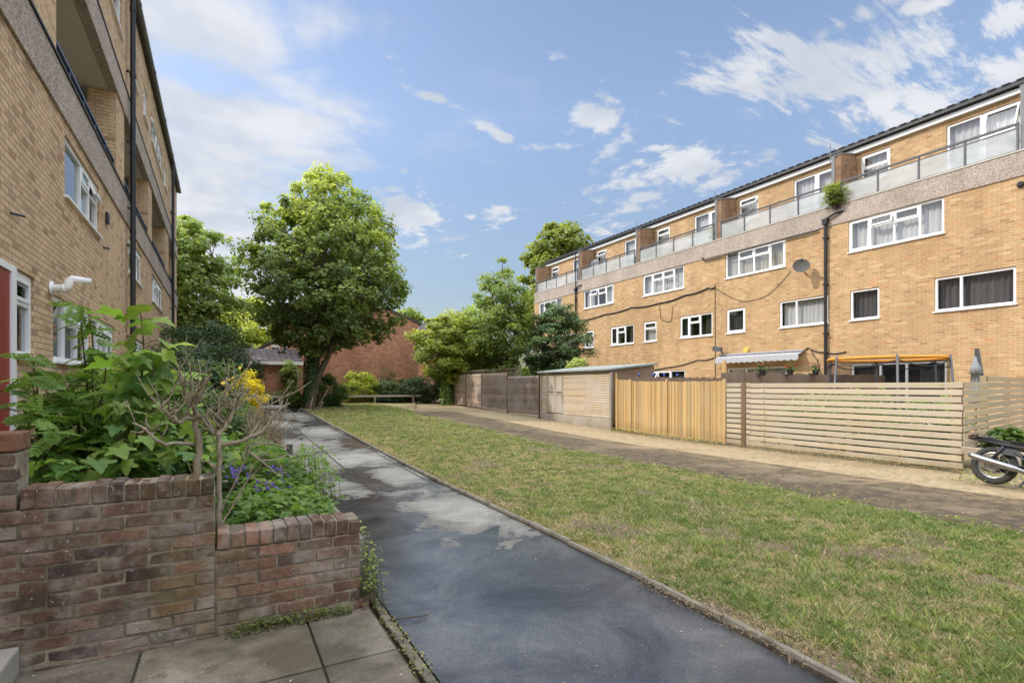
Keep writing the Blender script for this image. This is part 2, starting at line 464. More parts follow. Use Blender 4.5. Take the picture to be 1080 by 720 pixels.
LAWN_X0, LAWN_X1, LAWN_Y1 = 2.93, 7.0, 29.3
def kerb_x(y): return 2.96 - 0.3 * np.exp(-(np.maximum(np.asarray(y, float), 0.0) - 1.0) / 2.2)
def lawn_edge(y): return 7.0 + 0.16 * (fbm(y * 1.1, y * 0 + 3.3, 5) - 0.5) * 2 + 0.1 * (vnoise(y * 4.0, y * 0, 9) - 0.5)
def soil_mask(x, y):
    s = smooth(0.60, 0.70, fbm(x * 1.15, y * 1.15, 77))
    k = smooth(0.34, 0.05, x - kerb_x(y)) * smooth(0.42, 0.62, fbm(x * 2.2, y * 1.6, 78)) * smooth(9.0, 3.0, y)
    return np.clip(np.maximum(s * 0.9, k), 0, 1)
def make_lawn():
    ys = line(-6, LAWN_Y1, 0.1); n = 40
    v = []; 
    for y in ys:
        x1 = float(lawn_edge(np.array([y]))[0])
        if y > 21.5: x1 += (y - 21.5) * 0.35
        for k in range(n + 1):
            x0_ = float(kerb_x(y)) + 0.03; x = x0_ + (x1 - x0_) * k / n
            v.append((x, y, 0))
    v = np.array(v); v[:, 2] = ground_z(v[:, 0], v[:, 1]) + 0.012 + 0.035 * (fbm(v[:, 0] * 0.9, v[:, 1] * 0.9, 21) - 0.45)
    ny = len(ys); i = (np.arange(ny - 1)[:, None] * (n + 1) + np.arange(n)[None, :]).ravel()
    f = np.stack([i, i + 1, i + n + 2, i + n + 1], 1)
    sm = soil_mask(v[:, 0], v[:, 1]); tag(np_mesh('lawn', v, f, lawn_mat(), smooth_sh=True, cols=np.stack([sm, sm, sm], 1)), kind='structure')
make_lawn()

def asphalt_mat():
    t = NT('old_asphalt'); p = t.pos()
    a = t.noise(0.8, 6, 0.7, p); g = t.noise(90, 3, 0.7, p); b = t.noise(5, 5, 0.7, p)
    c = t.ramp(a, [(0.3, (0.055, 0.038, 0.024)), (0.55, (0.105, 0.075, 0.047)), (0.75, (0.155, 0.115, 0.075))])
    c = t.mix(t.ramp(b, [(0.45, (0,) * 3), (0.68, (0.8,) * 3)]), c, (0.27, 0.2, 0.095))
    c = t.mix(0.7, c, t.ramp(g, [(0.3, (0.45,) * 3), (0.7, (1.5,) * 3)]), 'MULTIPLY')
    r = t.ramp(a, [(0.35, (0.45,) * 3), (0.6, (0.85,) * 3)])
    m3 = t.noise(0.55, 6, 0.72, p, 0.6); c = t.mix(t.ramp(m3, [(0.5, (0,) * 3), (0.58, (0.85,) * 3)]), c, (0.25, 0.185, 0.11))
    m4 = t.noise(1.7, 6, 0.75, p); c = t.mix(t.ramp(m4, [(0.56, (0,) * 3), (0.66, (0.7,) * 3)]), c, (0.2, 0.17, 0.06))
    return t.done(t.principled(c, r, 0, t.bump(g, 0.8, 0.012), 0.35))
grid_sheet('driveway', np.concatenate([line(6.75, 9.3, 0.255), [9.38, 9.5]]), line(-12, 23, 0.5), -0.012, asphalt_mat(),
           lambda X, Y: np.where(X > 9.42, -0.03, 0) + 0.008 * (fbm(X, Y, 3) - 0.5))

# ---- footpath: concrete slabs, wet
def path_mat():
    t = NT('wet_concrete_path'); p = t.pos()
    sp = t.n('ShaderNodeSeparateXYZ'); t.l(p, sp.inputs[0]); x, y = sp.outputs[0], sp.outputs[1]
    big = t.noise(0.55, 5, 0.6, p, 0.4); mid = t.noise(3.5, 6, 0.7, p); g = t.noise(120, 3, 0.7, p)
    # slab joints (only beyond the smooth near length of the path)
    def saw(v, period, off=0.0):
        q = t.math('FRACT', t.math('DIVIDE', t.math('ADD', v, off), period))
        return t.math('MULTIPLY', t.math('MINIMUM', q, t.math('SUBTRACT', 1.0, q)), period)
    wx = t.math('ADD', x, t.math('MULTIPLY', t.math('SUBTRACT', mid, 0.5), 0.03))
    wy = t.math('ADD', y, t.math('MULTIPLY', t.math('SUBTRACT', mid, 0.5), 0.05))
    jx = saw(wx, 0.95, 0.02); jy = saw(wy, 1.7, 0.65)
    j = t.math('MINIMUM', jx, jy)
    jm = t.n('ShaderNodeMapRange'); jm.interpolation_type = 'SMOOTHSTEP'; t.l(j, jm.inputs[0]); jm.inputs[1].default_value = 0.008; jm.inputs[2].default_value = 0.03
    beyond = t.math('GREATER_THAN', y, 7.55)
    joint = t.math('MULTIPLY', t.math('SUBTRACT', 1.0, jm.outputs[0]), beyond)
    # wetness: near length soaked, a dry island by the kerb, patches further on
    def blob(cx, cy, rx, ry):
        dx = t.math('DIVIDE', t.math('SUBTRACT', x, cx), rx); dy = t.math('DIVIDE', t.math('SUBTRACT', y, cy), ry)
        return t.math('SUBTRACT', 1.0, t.math('SQRT', t.math('ADD', t.math('MULTIPLY', dx, dx), t.math('MULTIPLY', dy, dy))))
    dry = blob(2.55, 5.9, 0.75, 1.5)
    for b in ((1.35, 8.1, 0.5, 0.8), (2.55, 8.6, 0.45, 1.0), (1.45, 10.0, 0.45, 0.8), (2.2, 10.8, 0.9, 1.3), (1.5, 12.9, 0.9, 1.5), (2.4, 15.6, 0.6, 1.6), (1.5, 18.0, 0.7, 1.5), (2.3, 21, 0.6, 2.0)):
        dry = t.math('MAXIMUM', dry, blob(*b))
    lobes = t.math('ADD', t.math('MULTIPLY', t.math('SUBTRACT', t.noise(1.7, 6, 0.68, p, 0.7), 0.5), 2.5), t.math('MULTIPLY', t.math('SUBTRACT', t.noise(14, 4, 0.6, p), 0.5), 0.35))
    dry = t.math('ADD', dry, lobes)
    far_dry = t.math('MULTIPLY', t.math('GREATER_THAN', y, 7.2), 0.14)
    wet = t.n('ShaderNodeMapRange'); wet.interpolation_type = 'SMOOTHSTEP'; t.l(t.math('ADD', dry, far_dry), wet.inputs[0])
    wet.inputs[1].default_value = 0.06; wet.inputs[2].default_value = 0.2; wet.inputs[3].default_value = 1; wet.inputs[4].default_value = 0
    w = wet.outputs[0]
    slabn = t.n('ShaderNodeTexWhiteNoise'); slabn.noise_dimensions = '2D'
    cvv = t.n('ShaderNodeCombineXYZ'); t.l(t.math('FLOOR', t.math('DIVIDE', t.math('ADD', wx, 0.02), 0.95)), cvv.inputs[0]); t.l(t.math('FLOOR', t.math('DIVIDE', t.math('ADD', wy, 0.65), 1.7)), cvv.inputs[1]); t.l(cvv.outputs[0], slabn.inputs[0])
    dryc = t.ramp(mid, [(0.3, (0.26, 0.245, 0.21)), (0.7, (0.4, 0.38, 0.33))])
    dryc = t.mix(t.math('MULTIPLY', beyond, 0.6), dryc, t.mix(1.0, dryc, t.ramp(slabn.outputs['Value'], [(0.0, (0.6,) * 3), (1.0, (1.15,) * 3)]), 'MULTIPLY'))
    wetc = t.ramp(t.noise(1.1, 6, 0.68, p, 0.6), [(0.32, (0.03, 0.031, 0.034)), (0.5, (0.075, 0.076, 0.078)), (0.68, (0.15, 0.148, 0.14))])
    speck = t.n('ShaderNodeTexVoronoi'); speck.inputs['Scale'].default_value = 38; t.l(p, speck.inputs['Vector'])
    wetc = t.mix(t.ramp(speck.outputs['Distance'], [(0.06, (0.35,) * 3), (0.16, (0,) * 3)]), wetc, (0.32, 0.3, 0.26))
    damp = t.n('ShaderNodeMapRange'); damp.interpolation_type = 'SMOOTHSTEP'; t.l(t.math('ADD', dry, far_dry), damp.inputs[0]); damp.inputs[1].default_value = 0.1; damp.inputs[2].default_value = 0.75; damp.inputs[3].default_value = 0.6; damp.inputs[4].default_value = 1.0
    dryc = t.mix(1.0, dryc, t.ramp(damp.outputs[0], [(0.0, (0, 0, 0)), (1.0, (1, 1, 1))]), 'MULTIPLY')
    grit = t.n('ShaderNodeTexVoronoi'); grit.inputs['Scale'].default_value = 170; t.l(p, grit.inputs['Vector'])
    c = t.mix(w, dryc, wetc)
    c = t.mix(0.6, c, t.ramp(grit.outputs['Color'], [(0.1, (0.55,) * 3), (0.5, (1.0,) * 3), (0.9, (1.7,) * 3)]), 'MULTIPLY')
    c = t.mix(0.75, c, t.ramp(g, [(0.3, (0.5,) * 3), (0.7, (1.4,) * 3)]), 'MULTIPLY')
    c = t.mix(joint, c, (0.07, 0.065, 0.05))
    r = t.math('ADD', t.math('MULTIPLY', t.math('SUBTRACT', 1.0, w), 0.55), t.math('ADD', 0.10, t.math('MULTIPLY', t.math('SUBTRACT', t.noise(1.3, 6, 0.7, p, 0.5), 0.42, clamp=True), 1.1)))
    bs = t.math('ADD', t.math('MULTIPLY', g, t.math('SUBTRACT', 1.0, t.math('MULTIPLY', w, 0.55))), t.math('MULTIPLY', joint, -1.0))
    return t.done(t.principled(c, r, 0, t.bump(bs, 0.3, 0.006), t.math('ADD', 0.15, t.math('MULTIPLY', w, 0.35))))
M['path'] = path_mat()
def make_path():
    ys = line(-6, 25.6, 0.2); n = 8; v = []
    for y in ys:
        x1 = float(kerb_x(y)) - 0.02
        for k in range(n + 1): v.append((0.97 + (x1 - 0.97) * k / n, y, 0))
    v = np.array(v); v[:, 2] = ground_z(v[:, 0], v[:, 1]); ny = len(ys)
    i = (np.arange(ny - 1)[:, None] * (n + 1) + np.arange(n)[None, :]).ravel()
    tag(np_mesh('path', v, np.stack([i, i + 1, i + n + 2, i + n + 1], 1), M['path'], smooth_sh=True), kind='structure')
make_path()
M['paving_far'] = plain('dry_concrete_paving', (0.46, 0.44, 0.4), 0.85, var=0.25, scale=2, bump=0.3, grime=0.4)
grid_sheet('cross_path', line(-8, 3.4, 0.4), line(25.6, 28.4, 0.4), 0.004, M['paving_far'])

def add_kerb():
    m = MB(); y = -5.0; rnd = random.Random(3)
    while y < 25:
        L = 0.915; x = float(kerb_x(y)) + rnd.uniform(-0.008, 0.008); x2 = float(kerb_x(y + L)) + rnd.uniform(-0.008, 0.008); dz = rnd.uniform(-0.008, 0.008)
        pr = [(-0.032, -0.1), (0.032, -0.1), (0.032, 0.022), (0.02, 0.042), (0, 0.049), (-0.02, 0.042), (-0.032, 0.022)]
        a = gz(x, y) + dz; b = gz(x, y + L) + dz
        v = [(x + px, y + 0.006, a + pz) for px, pz in pr] + [(x2 + px, y + L - 0.006, b + pz) for px, pz in pr]
        n = 7; f = [tuple(range(n - 1, -1, -1)), tuple(range(n, 2 * n))] + [(i, (i + 1) % n, n + (i + 1) % n, n + i) for i in range(n)]
        k = rnd.uniform(0.85, 1.1)
        m.add(v, f, 0, (k, k, k)); y += L
    t = NT('mossy_concrete_edging'); p = t.pos(); a = t.noise(6, 6, 0.7, p); g = t.noise(80, 3, 0.6, p)
    c = t.ramp(a, [(0.3, (0.16, 0.14, 0.105)), (0.55, (0.33, 0.295, 0.235)), (0.75, (0.42, 0.385, 0.32))])
    c = t.mix(0.6, c, t.ramp(g, [(0.3, (0.6,) * 3), (0.7, (1.2,) * 3)]), 'MULTIPLY')
    tag(m.build('kerb', t.done(t.principled(c, 0.9, 0, t.bump(g, 0.5, 0.01), 0.2))), kind='structure')
add_kerb()

# ---- slab paving in front of the garden wall
def add_paving():
    m = MB(); rnd = random.Random(5)
    xs_ = [-3.9, -3.03, -2.15, -1.28, -0.405, 0.47, 0.875]
    ys_ = [-2.0, -1.1, -0.2, 0.7, 1.35, 2.15, 2.97, 3.64]
    for i in range(len(xs_) - 1):
        for j in range(len(ys_) - 1):
            k = rnd.uniform(0.85, 1.1); dz = rnd.uniform(-0.004, 0.004)
            g = 0.006
            m.box(xs_[i] + g, xs_[i + 1] - g, ys_[j] + g, ys_[j + 1] - g, -0.06, 0.004 + dz, 0, (k * 1.04, k * rnd.uniform(0.96, 1.0), k * rnd.uniform(0.92, 1.0)))
    t = NT('old_stone_slabs'); p = t.pos(); a = t.noise(2.2, 6, 0.7, p); g = t.noise(90, 4, 0.7, p); b = t.noise(0.9, 4, 0.6, p)
    c = t.ramp(a, [(0.3, (0.15, 0.135, 0.1)), (0.5, (0.26, 0.24, 0.185)), (0.72, (0.36, 0.33, 0.265))])
    c = t.mix(t.ramp(b, [(0.4, (0,) * 3), (0.56, (0.9,) * 3)]), c, (0.085, 0.075, 0.05))
    c = t.mix(t.ramp(t.noise(6.5, 6, 0.7, p), [(0.52, (0,) * 3), (0.64, (0.7,) * 3)]), c, (0.1, 0.088, 0.055))
    c = t.mix(0.6, c, t.ramp(g, [(0.3, (0.6,) * 3), (0.7, (1.25,) * 3)]), 'MULTIPLY')
    c = t.mix(1.0, c, t.attr('Col'), 'MULTIPLY')
    mat = t.done(t.principled(c, 0.8, 0, t.bump(t.math('ADD', a, t.math('MULTIPLY', g, 0.5)), 0.5, 0.012), 0.3))
    tag(m.build('paving', mat, bevel=0.006), kind='structure')
    e = MB()
    y = -2.0
    while y < 3.5:
        k = rnd.uniform(0.7, 1.0); e.box(0.9, 0.955, y, y + 0.9, -0.08, 0.012 + rnd.uniform(-0.006, 0.004), 0, (k, k, k)); y += 0.91
    tag(e.build('paving_edge', mat, bevel=0.008), kind='structure')
    gx = grid_sheet('paving_bed', [-4, 0.885], [-2.2, 3.7], -0.012, plain('dirt_joint', (0.07, 0.065, 0.045), 0.95, var=0.5, scale=30))
add_paving()
st = thing('door_step', 'low concrete step at the left foot of the brick garden wall', 'step', (-1.25, 3.3, 0))
s_ = MB(); s_.box(-2.0, -0.925, 2.95, 3.643, 0.004, 0.155); s_.build('tread', M['concrete'], st, bevel=0.012)

# ---- planting bed soil behind the wall
t = NT('bed_soil'); p = t.pos()
c = t.ramp(t.noise(4, 6, 0.7, p), [(0.3, (0.05, 0.038, 0.025)), (0.7, (0.13, 0.1, 0.065))])
soil = t.done(t.principled(c, 0.95, 0, t.bump(t.noise(20, 6, 0.7, p), 1.0, 0.05), 0.1))
def bed_z(X, Y): return 0.3 + 0.2 * smooth(0.4, -1.6, X) - 0.0 * Y
grid_sheet('bed_soil', line(-2.02, 0.8, 0.235), line(3.88, 25.3, 0.51), 0.0, soil, bed_z)

# ---- grass blades of the lawn
def add_grass():
    def field(n, y0, y1, power):
        yy = y0 + (y1 - y0) * RNG.random(n) ** power
        ka = kerb_x(yy) + 0.035; xx = ka + RNG.random(n) * (LAWN_X1 + 0.25 - ka)
        keep = xx < lawn_edge(yy) + 0.02 * RNG.standard_normal(n) + np.where(yy > 21.5, 0.35 * (yy - 21.5), 0)
        return xx[keep], yy[keep]
    x1, y1 = field(300000, 0.6, 20.0, 2.0)
    x2, y2 = field(120000, 4.0, 29.2, 1.1)
    nt_ = 5200; tx, ty = field(nt_, 0.6, 28.5, 1.9); per = 30
    tr_ = 0.02 + 0.06 * RNG.random(len(tx)) ** 2
    tuft_x = (tx[:, None] + RNG.normal(0, 1, (len(tx), per)) * tr_[:, None]).ravel(); tuft_y = (ty[:, None] + RNG.normal(0, 1, (len(tx), per)) * tr_[:, None]).ravel()
    tuft_y = np.maximum(tuft_y, 0.4); x3, y3 = field(60000, -5.0, 0.8, 0.8); x1 = np.concatenate([x1, x3]); y1 = np.concatenate([y1, y3]); nb = len(x1) + len(x2)
    x = np.concatenate([x1, x2, tuft_x]); y = np.concatenate([y1, y2, tuft_y])
    istuft = np.arange(len(x)) >= nb; tuft_t = np.concatenate([np.zeros(nb), np.repeat(RNG.random(len(tx)), per)])
    inside = x > kerb_x(y) + 0.03; x, y, istuft, tuft_t = x[inside], y[inside], istuft[inside], tuft_t[inside]
    patch = fbm(x * 0.7, y * 0.7, 40) * 0.42 + fbm(x * 2.6, y * 2.6, 41) * 0.33 + fbm(x * 7, y * 7, 42) * 0.25
    patch = patch + 0.05 * np.exp(-((x - kerb_x(y)) / 0.3) ** 2) * -1.6
    green = smooth(0.40, 0.62, patch + 0.07 * smooth(3.2, 5.0, x) * smooth(8.0, 4.0, y))
    bare = smooth(0.40, 0.33, patch)
    keep = ((RNG.random(len(x)) > bare * 0.85) | istuft) & (RNG.random(len(x)) > 0.9 * soil_mask(x, y))
    x, y, green, istuft, tuft_t = x[keep], y[keep], green[keep], istuft[keep], tuft_t[keep]
    n = len(x)
    tall = smooth(0.55, 0.75, fbm(x * 1.7, y * 1.7, 44))
    dist = np.hypot(x, y)
    h = (0.012 + 0.018 * RNG.random(n) + 0.03 * tall * RNG.random(n) * green) * (1 + 0.02 * dist)
    h = np.where(istuft, h + 0.012 + 0.03 * tuft_t * RNG.random(n), h)
    w = (0.0025 + 0.0025 * RNG.random(n)) * (1 + 0.12 * dist)
    a = RNG.random(n) * 2 * np.pi; lean = (0.3 + 1.5 * RNG.random(n)) * h; b = RNG.random(n) * 2 * np.pi
    z = ground_z(x, y) + 0.008 + 0.035 * (fbm(x * 0.9, y * 0.9, 21) - 0.45)
    v = np.zeros((n, 3, 3), np.float32)
    v[:, 0] = np.stack([x - np.cos(a) * w, y - np.sin(a) * w, z], 1)
    v[:, 1] = np.stack([x + np.cos(a) * w, y + np.sin(a) * w, z], 1)
    v[:, 2] = np.stack([x + np.cos(b) * lean, y + np.sin(b) * lean, z + h], 1)
    straw = np.array([0.44, 0.36, 0.215]); grn = np.array([0.175, 0.225, 0.075]); old = np.array([0.31, 0.285, 0.15])
    r = RNG.random(n)
    isg = r < (0.1 + 0.55 * green)
    c = np.where(isg[:, None], grn * (0.65 + 0.8 * RNG.random(n))[:, None], np.where((RNG.random(n) < 0.5)[:, None], straw, old) * (0.7 + 0.6 * RNG.random(n))[:, None])
    tcol = np.where((tuft_t < 0.75)[:, None], np.array([0.15, 0.225, 0.062]), np.array([0.23, 0.28, 0.085])) * (0.55 + 0.75 * RNG.random(n))[:, None] * (0.75 + 0.5 * tuft_t)[:, None]
    c = np.where((istuft & (RNG.random(n) < 0.88))[:, None], tcol, c)
    cc = np.repeat(c[:, None, :], 3, 1).reshape(-1, 3)
    f = np.arange(n * 3).reshape(n, 3)
    o = np_mesh('lawn_grass', v.reshape(-1, 3), f, leaf_mat('grass_blades', (1.5, 1.4, 1.5), trans=0.35, gloss=0.7), cols=cc)
    tag(o, 'short patchy half dry grass covering the lawn beside the path', 'grass', kind='stuff')
add_grass()
# ================================================================== building helpers (walls lie in planes X = const)
def wall_x(m, X0, y0, y1, z0, z1, openings, s, depth=0.12, mat=0):
    """brick skin in the plane X0 facing s (+1/-1 in X) with reveals at the openings (ya, yb, za, zb)"""
    ys = sorted(set([y0, y1] + [o[0] for o in openings] + [o[1] for o in openings]))
    zs = sorted(set([z0, z1] + [o[2] for o in openings] + [o[3] for o in openings]))
    for a, b in zip(ys, ys[1:]):
        for c, d in zip(zs, zs[1:]):
            ym, zm = (a + b) / 2, (c + d) / 2
            if any(o[0] < ym < o[1] and o[2] < zm < o[3] for o in openings): continue
            q = [(X0, a, c), (X0, b, c), (X0, b, d), (X0, a, d)]
            m.add(q if s > 0 else q[::-1], [(0, 1, 2, 3)], mat)
    X1 = X0 - s * depth
    for (a, b, c, d) in openings:
        m.quad((X0, a, c), (X1, a, c), (X1, a, d), (X0, a, d), mat)
        m.quad((X0, b, c), (X0, b, d), (X1, b, d), (X1, b, c), mat)
        m.quad((X0, a, d), (X1, a, d), (X1, b, d), (X0, b, d), mat)
        m.quad((X0, a, c), (X0, b, c), (X1, b, c), (X1, a, c), mat)

def curtain(parent, X, s, y0, y1, z0, z1, mat, amp=0.025, wave=0.16, open_mid=False, rnd=random):
    n = max(8, int((y1 - y0) / 0.03)); v = []; f = []
    ph = rnd.random() * 6
    for i in range(n + 1):
        y = y0 + (y1 - y0) * i / n
        x = X + amp * math.sin(y / wave * 2 * math.pi + ph + 1.3 * math.sin(y * 5)) + 0.4 * amp * math.sin(y * 71)
        v += [(x, y, z0), (x, y, z1)]
        if i: 
            mid = (y - y0) / (y1 - y0)
            if open_mid and 0.3 < mid < 0.7: continue
            f.append((2 * i - 2, 2 * i, 2 * i + 1, 2 * i - 1))
    m = MB(); m.add(v, f)
    return m.build('curtain', mat, parent, smooth_sh=True)

def window(parent, X0, s, y0, y1, z0, z1, cols, cur=None, glass='glass', recess=0.035, vents=(), sill=True, rnd=random, name='window'):
    """cols: list of (width share, kind): F one pane, T a top vent over a pane, M a pane with a raised middle rail"""
    m = MB(); g = MB()
    Xo = X0 - s * recess; Xi = Xo - s * 0.07
    lo, hi = min(Xo, Xi), max(Xo, Xi)
    w = 0.07
    m.box(lo, hi, y0 + .004, y0 + w, z0 + .004, z1 - .004); m.box(lo, hi, y1 - w, y1 - .004, z0 + .004, z1 - .004)
    m.box(lo, hi, y0 + w, y1 - w, z1 - w, z1 - .004); m.box(lo, hi, y0 + w, y1 - w, z0 + .004, z0 + w)
    tot = sum(c[0] for c in cols); y = y0 + w; W = (y1 - y0 - 2 * w)
    edges = []
    for i, (fr, kind) in enumerate(cols):
        ya, yb = y, y + W * fr / tot; y = yb
        if i < len(cols) - 1: m.box(lo + .002, hi - .002, yb - 0.033, yb + 0.033, z0 + w, z1 - w)
        edges.append((ya + (0.027 if i else 0), yb - (0.027 if i < len(cols) - 1 else 0), kind))
    Xg = Xo - s * 0.04
    def sash(ya, yb, za, zb, tilt=0.0):
        """casement frame slightly proud of the fixed frame, optionally tilted out at the foot"""
        fw = 0.042
        xs_ = Xo + s * 0.012
        def P(y_, z_, dx): 
            k = (zb - z_) * math.tan(tilt)
            return (xs_ + s * k + dx, y_, z_)
        for (a, b, c, d) in ((ya, ya + fw, za, zb), (yb - fw, yb, za, zb), (ya + fw, yb - fw, zb - fw, zb), (ya + fw, yb - fw, za, za + fw)):
            v = [P(a, c, 0), P(b, c, 0), P(b, d, 0), P(a, d, 0), P(a, c, -s * .045), P(b, c, -s * .045), P(b, d, -s * .045), P(a, d, -s * .045)]
            m.add(v, [(0, 1, 2, 3), (7, 6, 5, 4), (0, 4, 5, 1), (1, 5, 6, 2), (2, 6, 7, 3), (3, 7, 4, 0)])
        g.quad(P(ya + fw, za + fw, -s * .02), P(yb - fw, za + fw, -s * .02), P(yb - fw, zb - fw, -s * .02), P(ya + fw, zb - fw, -s * .02))
    for i, (ya, yb, kind) in enumerate(edges):
        za, zb = z0 + w, z1 - w
        if kind == 'F':
            g.quad((Xg, ya, za), (Xg, yb, za), (Xg, yb, zb), (Xg, ya, zb))
        elif kind == 'S':
            sash(ya + .003, yb - .003, za + .003, zb - .003)
        else:
            zt = za + (zb - za) * (0.66 if kind == 'T' else 0.5)
            m.box(lo + .003, hi - .003, ya, yb, zt - 0.025, zt + 0.025)
            g.quad((Xg, ya, za), (Xg, yb, za), (Xg, yb, zt - .025), (Xg, ya, zt - .025))
            sash(ya + .003, yb - .003, zt + .028, zb - .003, R(22) if i in vents else 0.0)
    f = m.build(name, M['upvc'], parent)
    g.build('pane', M[glass], f)
    if sill:
        k = MB(); a, b = sorted((X0 + s * 0.05, X0 - s * (recess - .002)))
        k.box(a, b, y0 - 0.03, y1 + 0.03, z0 - 0.035, z0 + 0.002); k.build('sill', M['upvc'], f)
    if cur:
        if isinstance(cur, str): cur = (cur, False)
        curtain(f, Xi - s * 0.13, s, y0 + .02, y1 - .02, z0 + .02, z1 - .02, M[cur[0]], open_mid=cur[1], rnd=rnd)
    return f

# ================================================================== the long block on the right
def right_block():
    rnd = random.Random(21)
    X0, XB, Y0, Y1 = 19.5, 20.65, 0.95, 32.45
    t = thing('apartment_building', 'long sunlit yellow brick apartment block with glazed top balconies behind the garden fences', 'building', (X0, 16.0, 0))
    bases = [0.95 + 5.25 * k for k in range(6)]
    ops = []; wins = []
    for k, b in enumerate(bases):
        ops.append((b + 1.79, b + 4.64, 6.22, 7.33)); wins.append(('B', k))
        ops.append((b + 0.1, b + 2.05, 3.81, 4.86)); wins.append(('C', k))
        ops.append((b + 3.63, b + 4.58, 3.81, 4.86)); wins.append(('D', k))
        ops.append((b + 1.72, b + 4.55, 0.95 if k != 1 else 0.25, 2.29)); wins.append(('G', k))
    w = MB(); wall_x(w, X0, Y0, Y1, -0.2, 7.33, ops, -1)
    # end walls and back
    w.quad((X0, Y1, -0.2), (X0, Y1, 7.33), (28.5, Y1, 7.33), (28.5, Y1, -0.2)); w.quad((X0, Y0, -0.2), (28.5, Y0, -0.2), (28.5, Y0, 7.33), (X0, Y0, 7.33))
    w.quad((28.5, Y0, -0.2), (28.5, Y1, -0.2), (28.5, Y1, 10.2), (28.5, Y0, 10.2))
    w.build('wall', M['yellow_brick'], t)
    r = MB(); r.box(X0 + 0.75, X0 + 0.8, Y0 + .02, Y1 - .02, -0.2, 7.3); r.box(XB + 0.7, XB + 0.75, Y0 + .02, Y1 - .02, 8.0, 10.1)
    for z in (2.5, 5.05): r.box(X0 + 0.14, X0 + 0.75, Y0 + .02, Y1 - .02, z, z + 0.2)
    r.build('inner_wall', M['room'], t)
    bd = MB(); bd.box(X0 - 0.03, X0 + 1.3, Y0 - .02, Y1 + .02, 7.334, 8.02); bd.build('concrete_band', M['pebble'], t, bevel=0.01)
    cp = MB(); cp.box(X0 - 0.05, X0 + 0.12, Y0 - .03, Y1 + .03, 8.022, 8.06); cp.build('coping', M['soffit'], t)
    # set back top storey
    uo = []
    for b in bases:
        uo.append((b + 0.33, b + 2.2, 8.08, 9.94)); uo.append((b + 3.86, b + 4.83, 8.95, 9.94))
    u = MB(); wall_x(u, XB, Y0, Y1, 8.02, 10.22, uo, -1)
    u.quad((XB, Y1, 8.02), (XB, Y1, 10.22), (28.5, Y1, 10.22), (28.5, Y1, 8.02)); u.quad((XB, Y0, 8.02), (28.5, Y0, 8.02), (28.5, Y0, 10.22), (XB, Y0, 10.22))
    u.build('upper_wall', M['yellow_brick'], t)
    rf = MB()
    rf.prism([(XB - 0.22, Y0 - .15, 10.33), (XB - 0.22, Y0 - .15, 10.45), (24.5, Y0 - .15, 11.0), (28.9, Y0 - .15, 10.4), (28.9, Y0 - .15, 10.3), (24.5, Y0 - .15, 10.6)], (0, Y1 - Y0 + .3, 0))
    y = Y0
    while y < Y1:
        rf.box(XB - 0.25, XB - 0.1, y, y + 0.2, 10.44, 10.462); y += 0.34
    rf.build('roof', M['roof_dark'], t)
    gt = MB(); gt.tube([(XB - 0.2, Y0 - .1, 10.31), (XB - 0.2, Y1 + .1, 10.31)], 0.045, 10); gt.build('gutter', M['iron'], t)
    fb = MB(); fb.box(XB - 0.12, XB - 0.002, Y0 - .1, Y1 + .1, 10.1, 10.25); fb.build('fascia', M['upvc'], t)
    # windows
    curt = {('B', 0): 'net', ('B', 1): 'net', ('B', 2): 'blind', ('B', 3): 'net', ('B', 4): ('net', True), ('B', 5): 'net',
            ('C', 1): ('drape', False), ('C', 2): 'net', ('C', 3): ('dim', True), ('C', 4): ('dim', True), ('D', 1): 'drape', ('D', 2): 'dim', ('D', 3): 'blind', ('G', 1): ('dim', True), ('G', 2): 'net', ('G', 3): 'dim'}
    for (kind, k), (a, b, c, d) in zip(wins, ops):
        cu = curt.get((kind, k), 'net')
        if kind == 'B':
            window(t, X0, -1, a, b, c, d, [(0.8, 'F'), (1, 'T'), (1, 'T'), (0.85, 'S')] if k % 2 else [(0.85, 'S'), (1, 'T'), (1, 'T'), (0.8, 'F')], cu, rnd=rnd, vents=(2,) if k in (1, 4) else ())
        elif kind == 'C':
            window(t, X0, -1, a, b, c, d, [(2.0, 'F'), (1, 'F')] if k == 1 else [(1.9, 'F'), (1, 'F')] if k == 2 else [(1, 'F'), (1, 'T'), (0.75, 'S')], cu, rnd=rnd)
        elif kind == 'D':
            window(t, X0, -1, a, b, c, d, [(1, 'T')] if k not in (1, 2) else [(1, 'F')] if k == 1 else [(1, 'S')], cu, rnd=rnd)
        else:
            window(t, X0, -1, a, b, c, d, [(1.2, 'F'), (0.9, 'F'), (1, 'F')] if k < 3 else [(1, 'F'), (1, 'T'), (1, 'T')], cu, rnd=rnd, vents=(2,) if k == 3 else (), sill=(k != 1))
    for i, (a, b, c, d) in enumerate(uo):
        if i % 2 == 0:
            yd = a + 0.94
            window(t, XB, -1, yd + .003, b, c, d, [(1, 'F')], 'net', rnd=rnd, sill=False, name='balcony_door')
            window(t, XB, -1, a, yd - .003, c, d, [(1, 'M')], 'net', rnd=rnd, sill=False, vents=(0,) if i == 2 else ())
        else:
            window(t, XB, -1, a, b, c, d, [(1, 'T' if i != 3 else 'M')], 'net', rnd=rnd, vents=(0,) if i in (5, 9) else ())
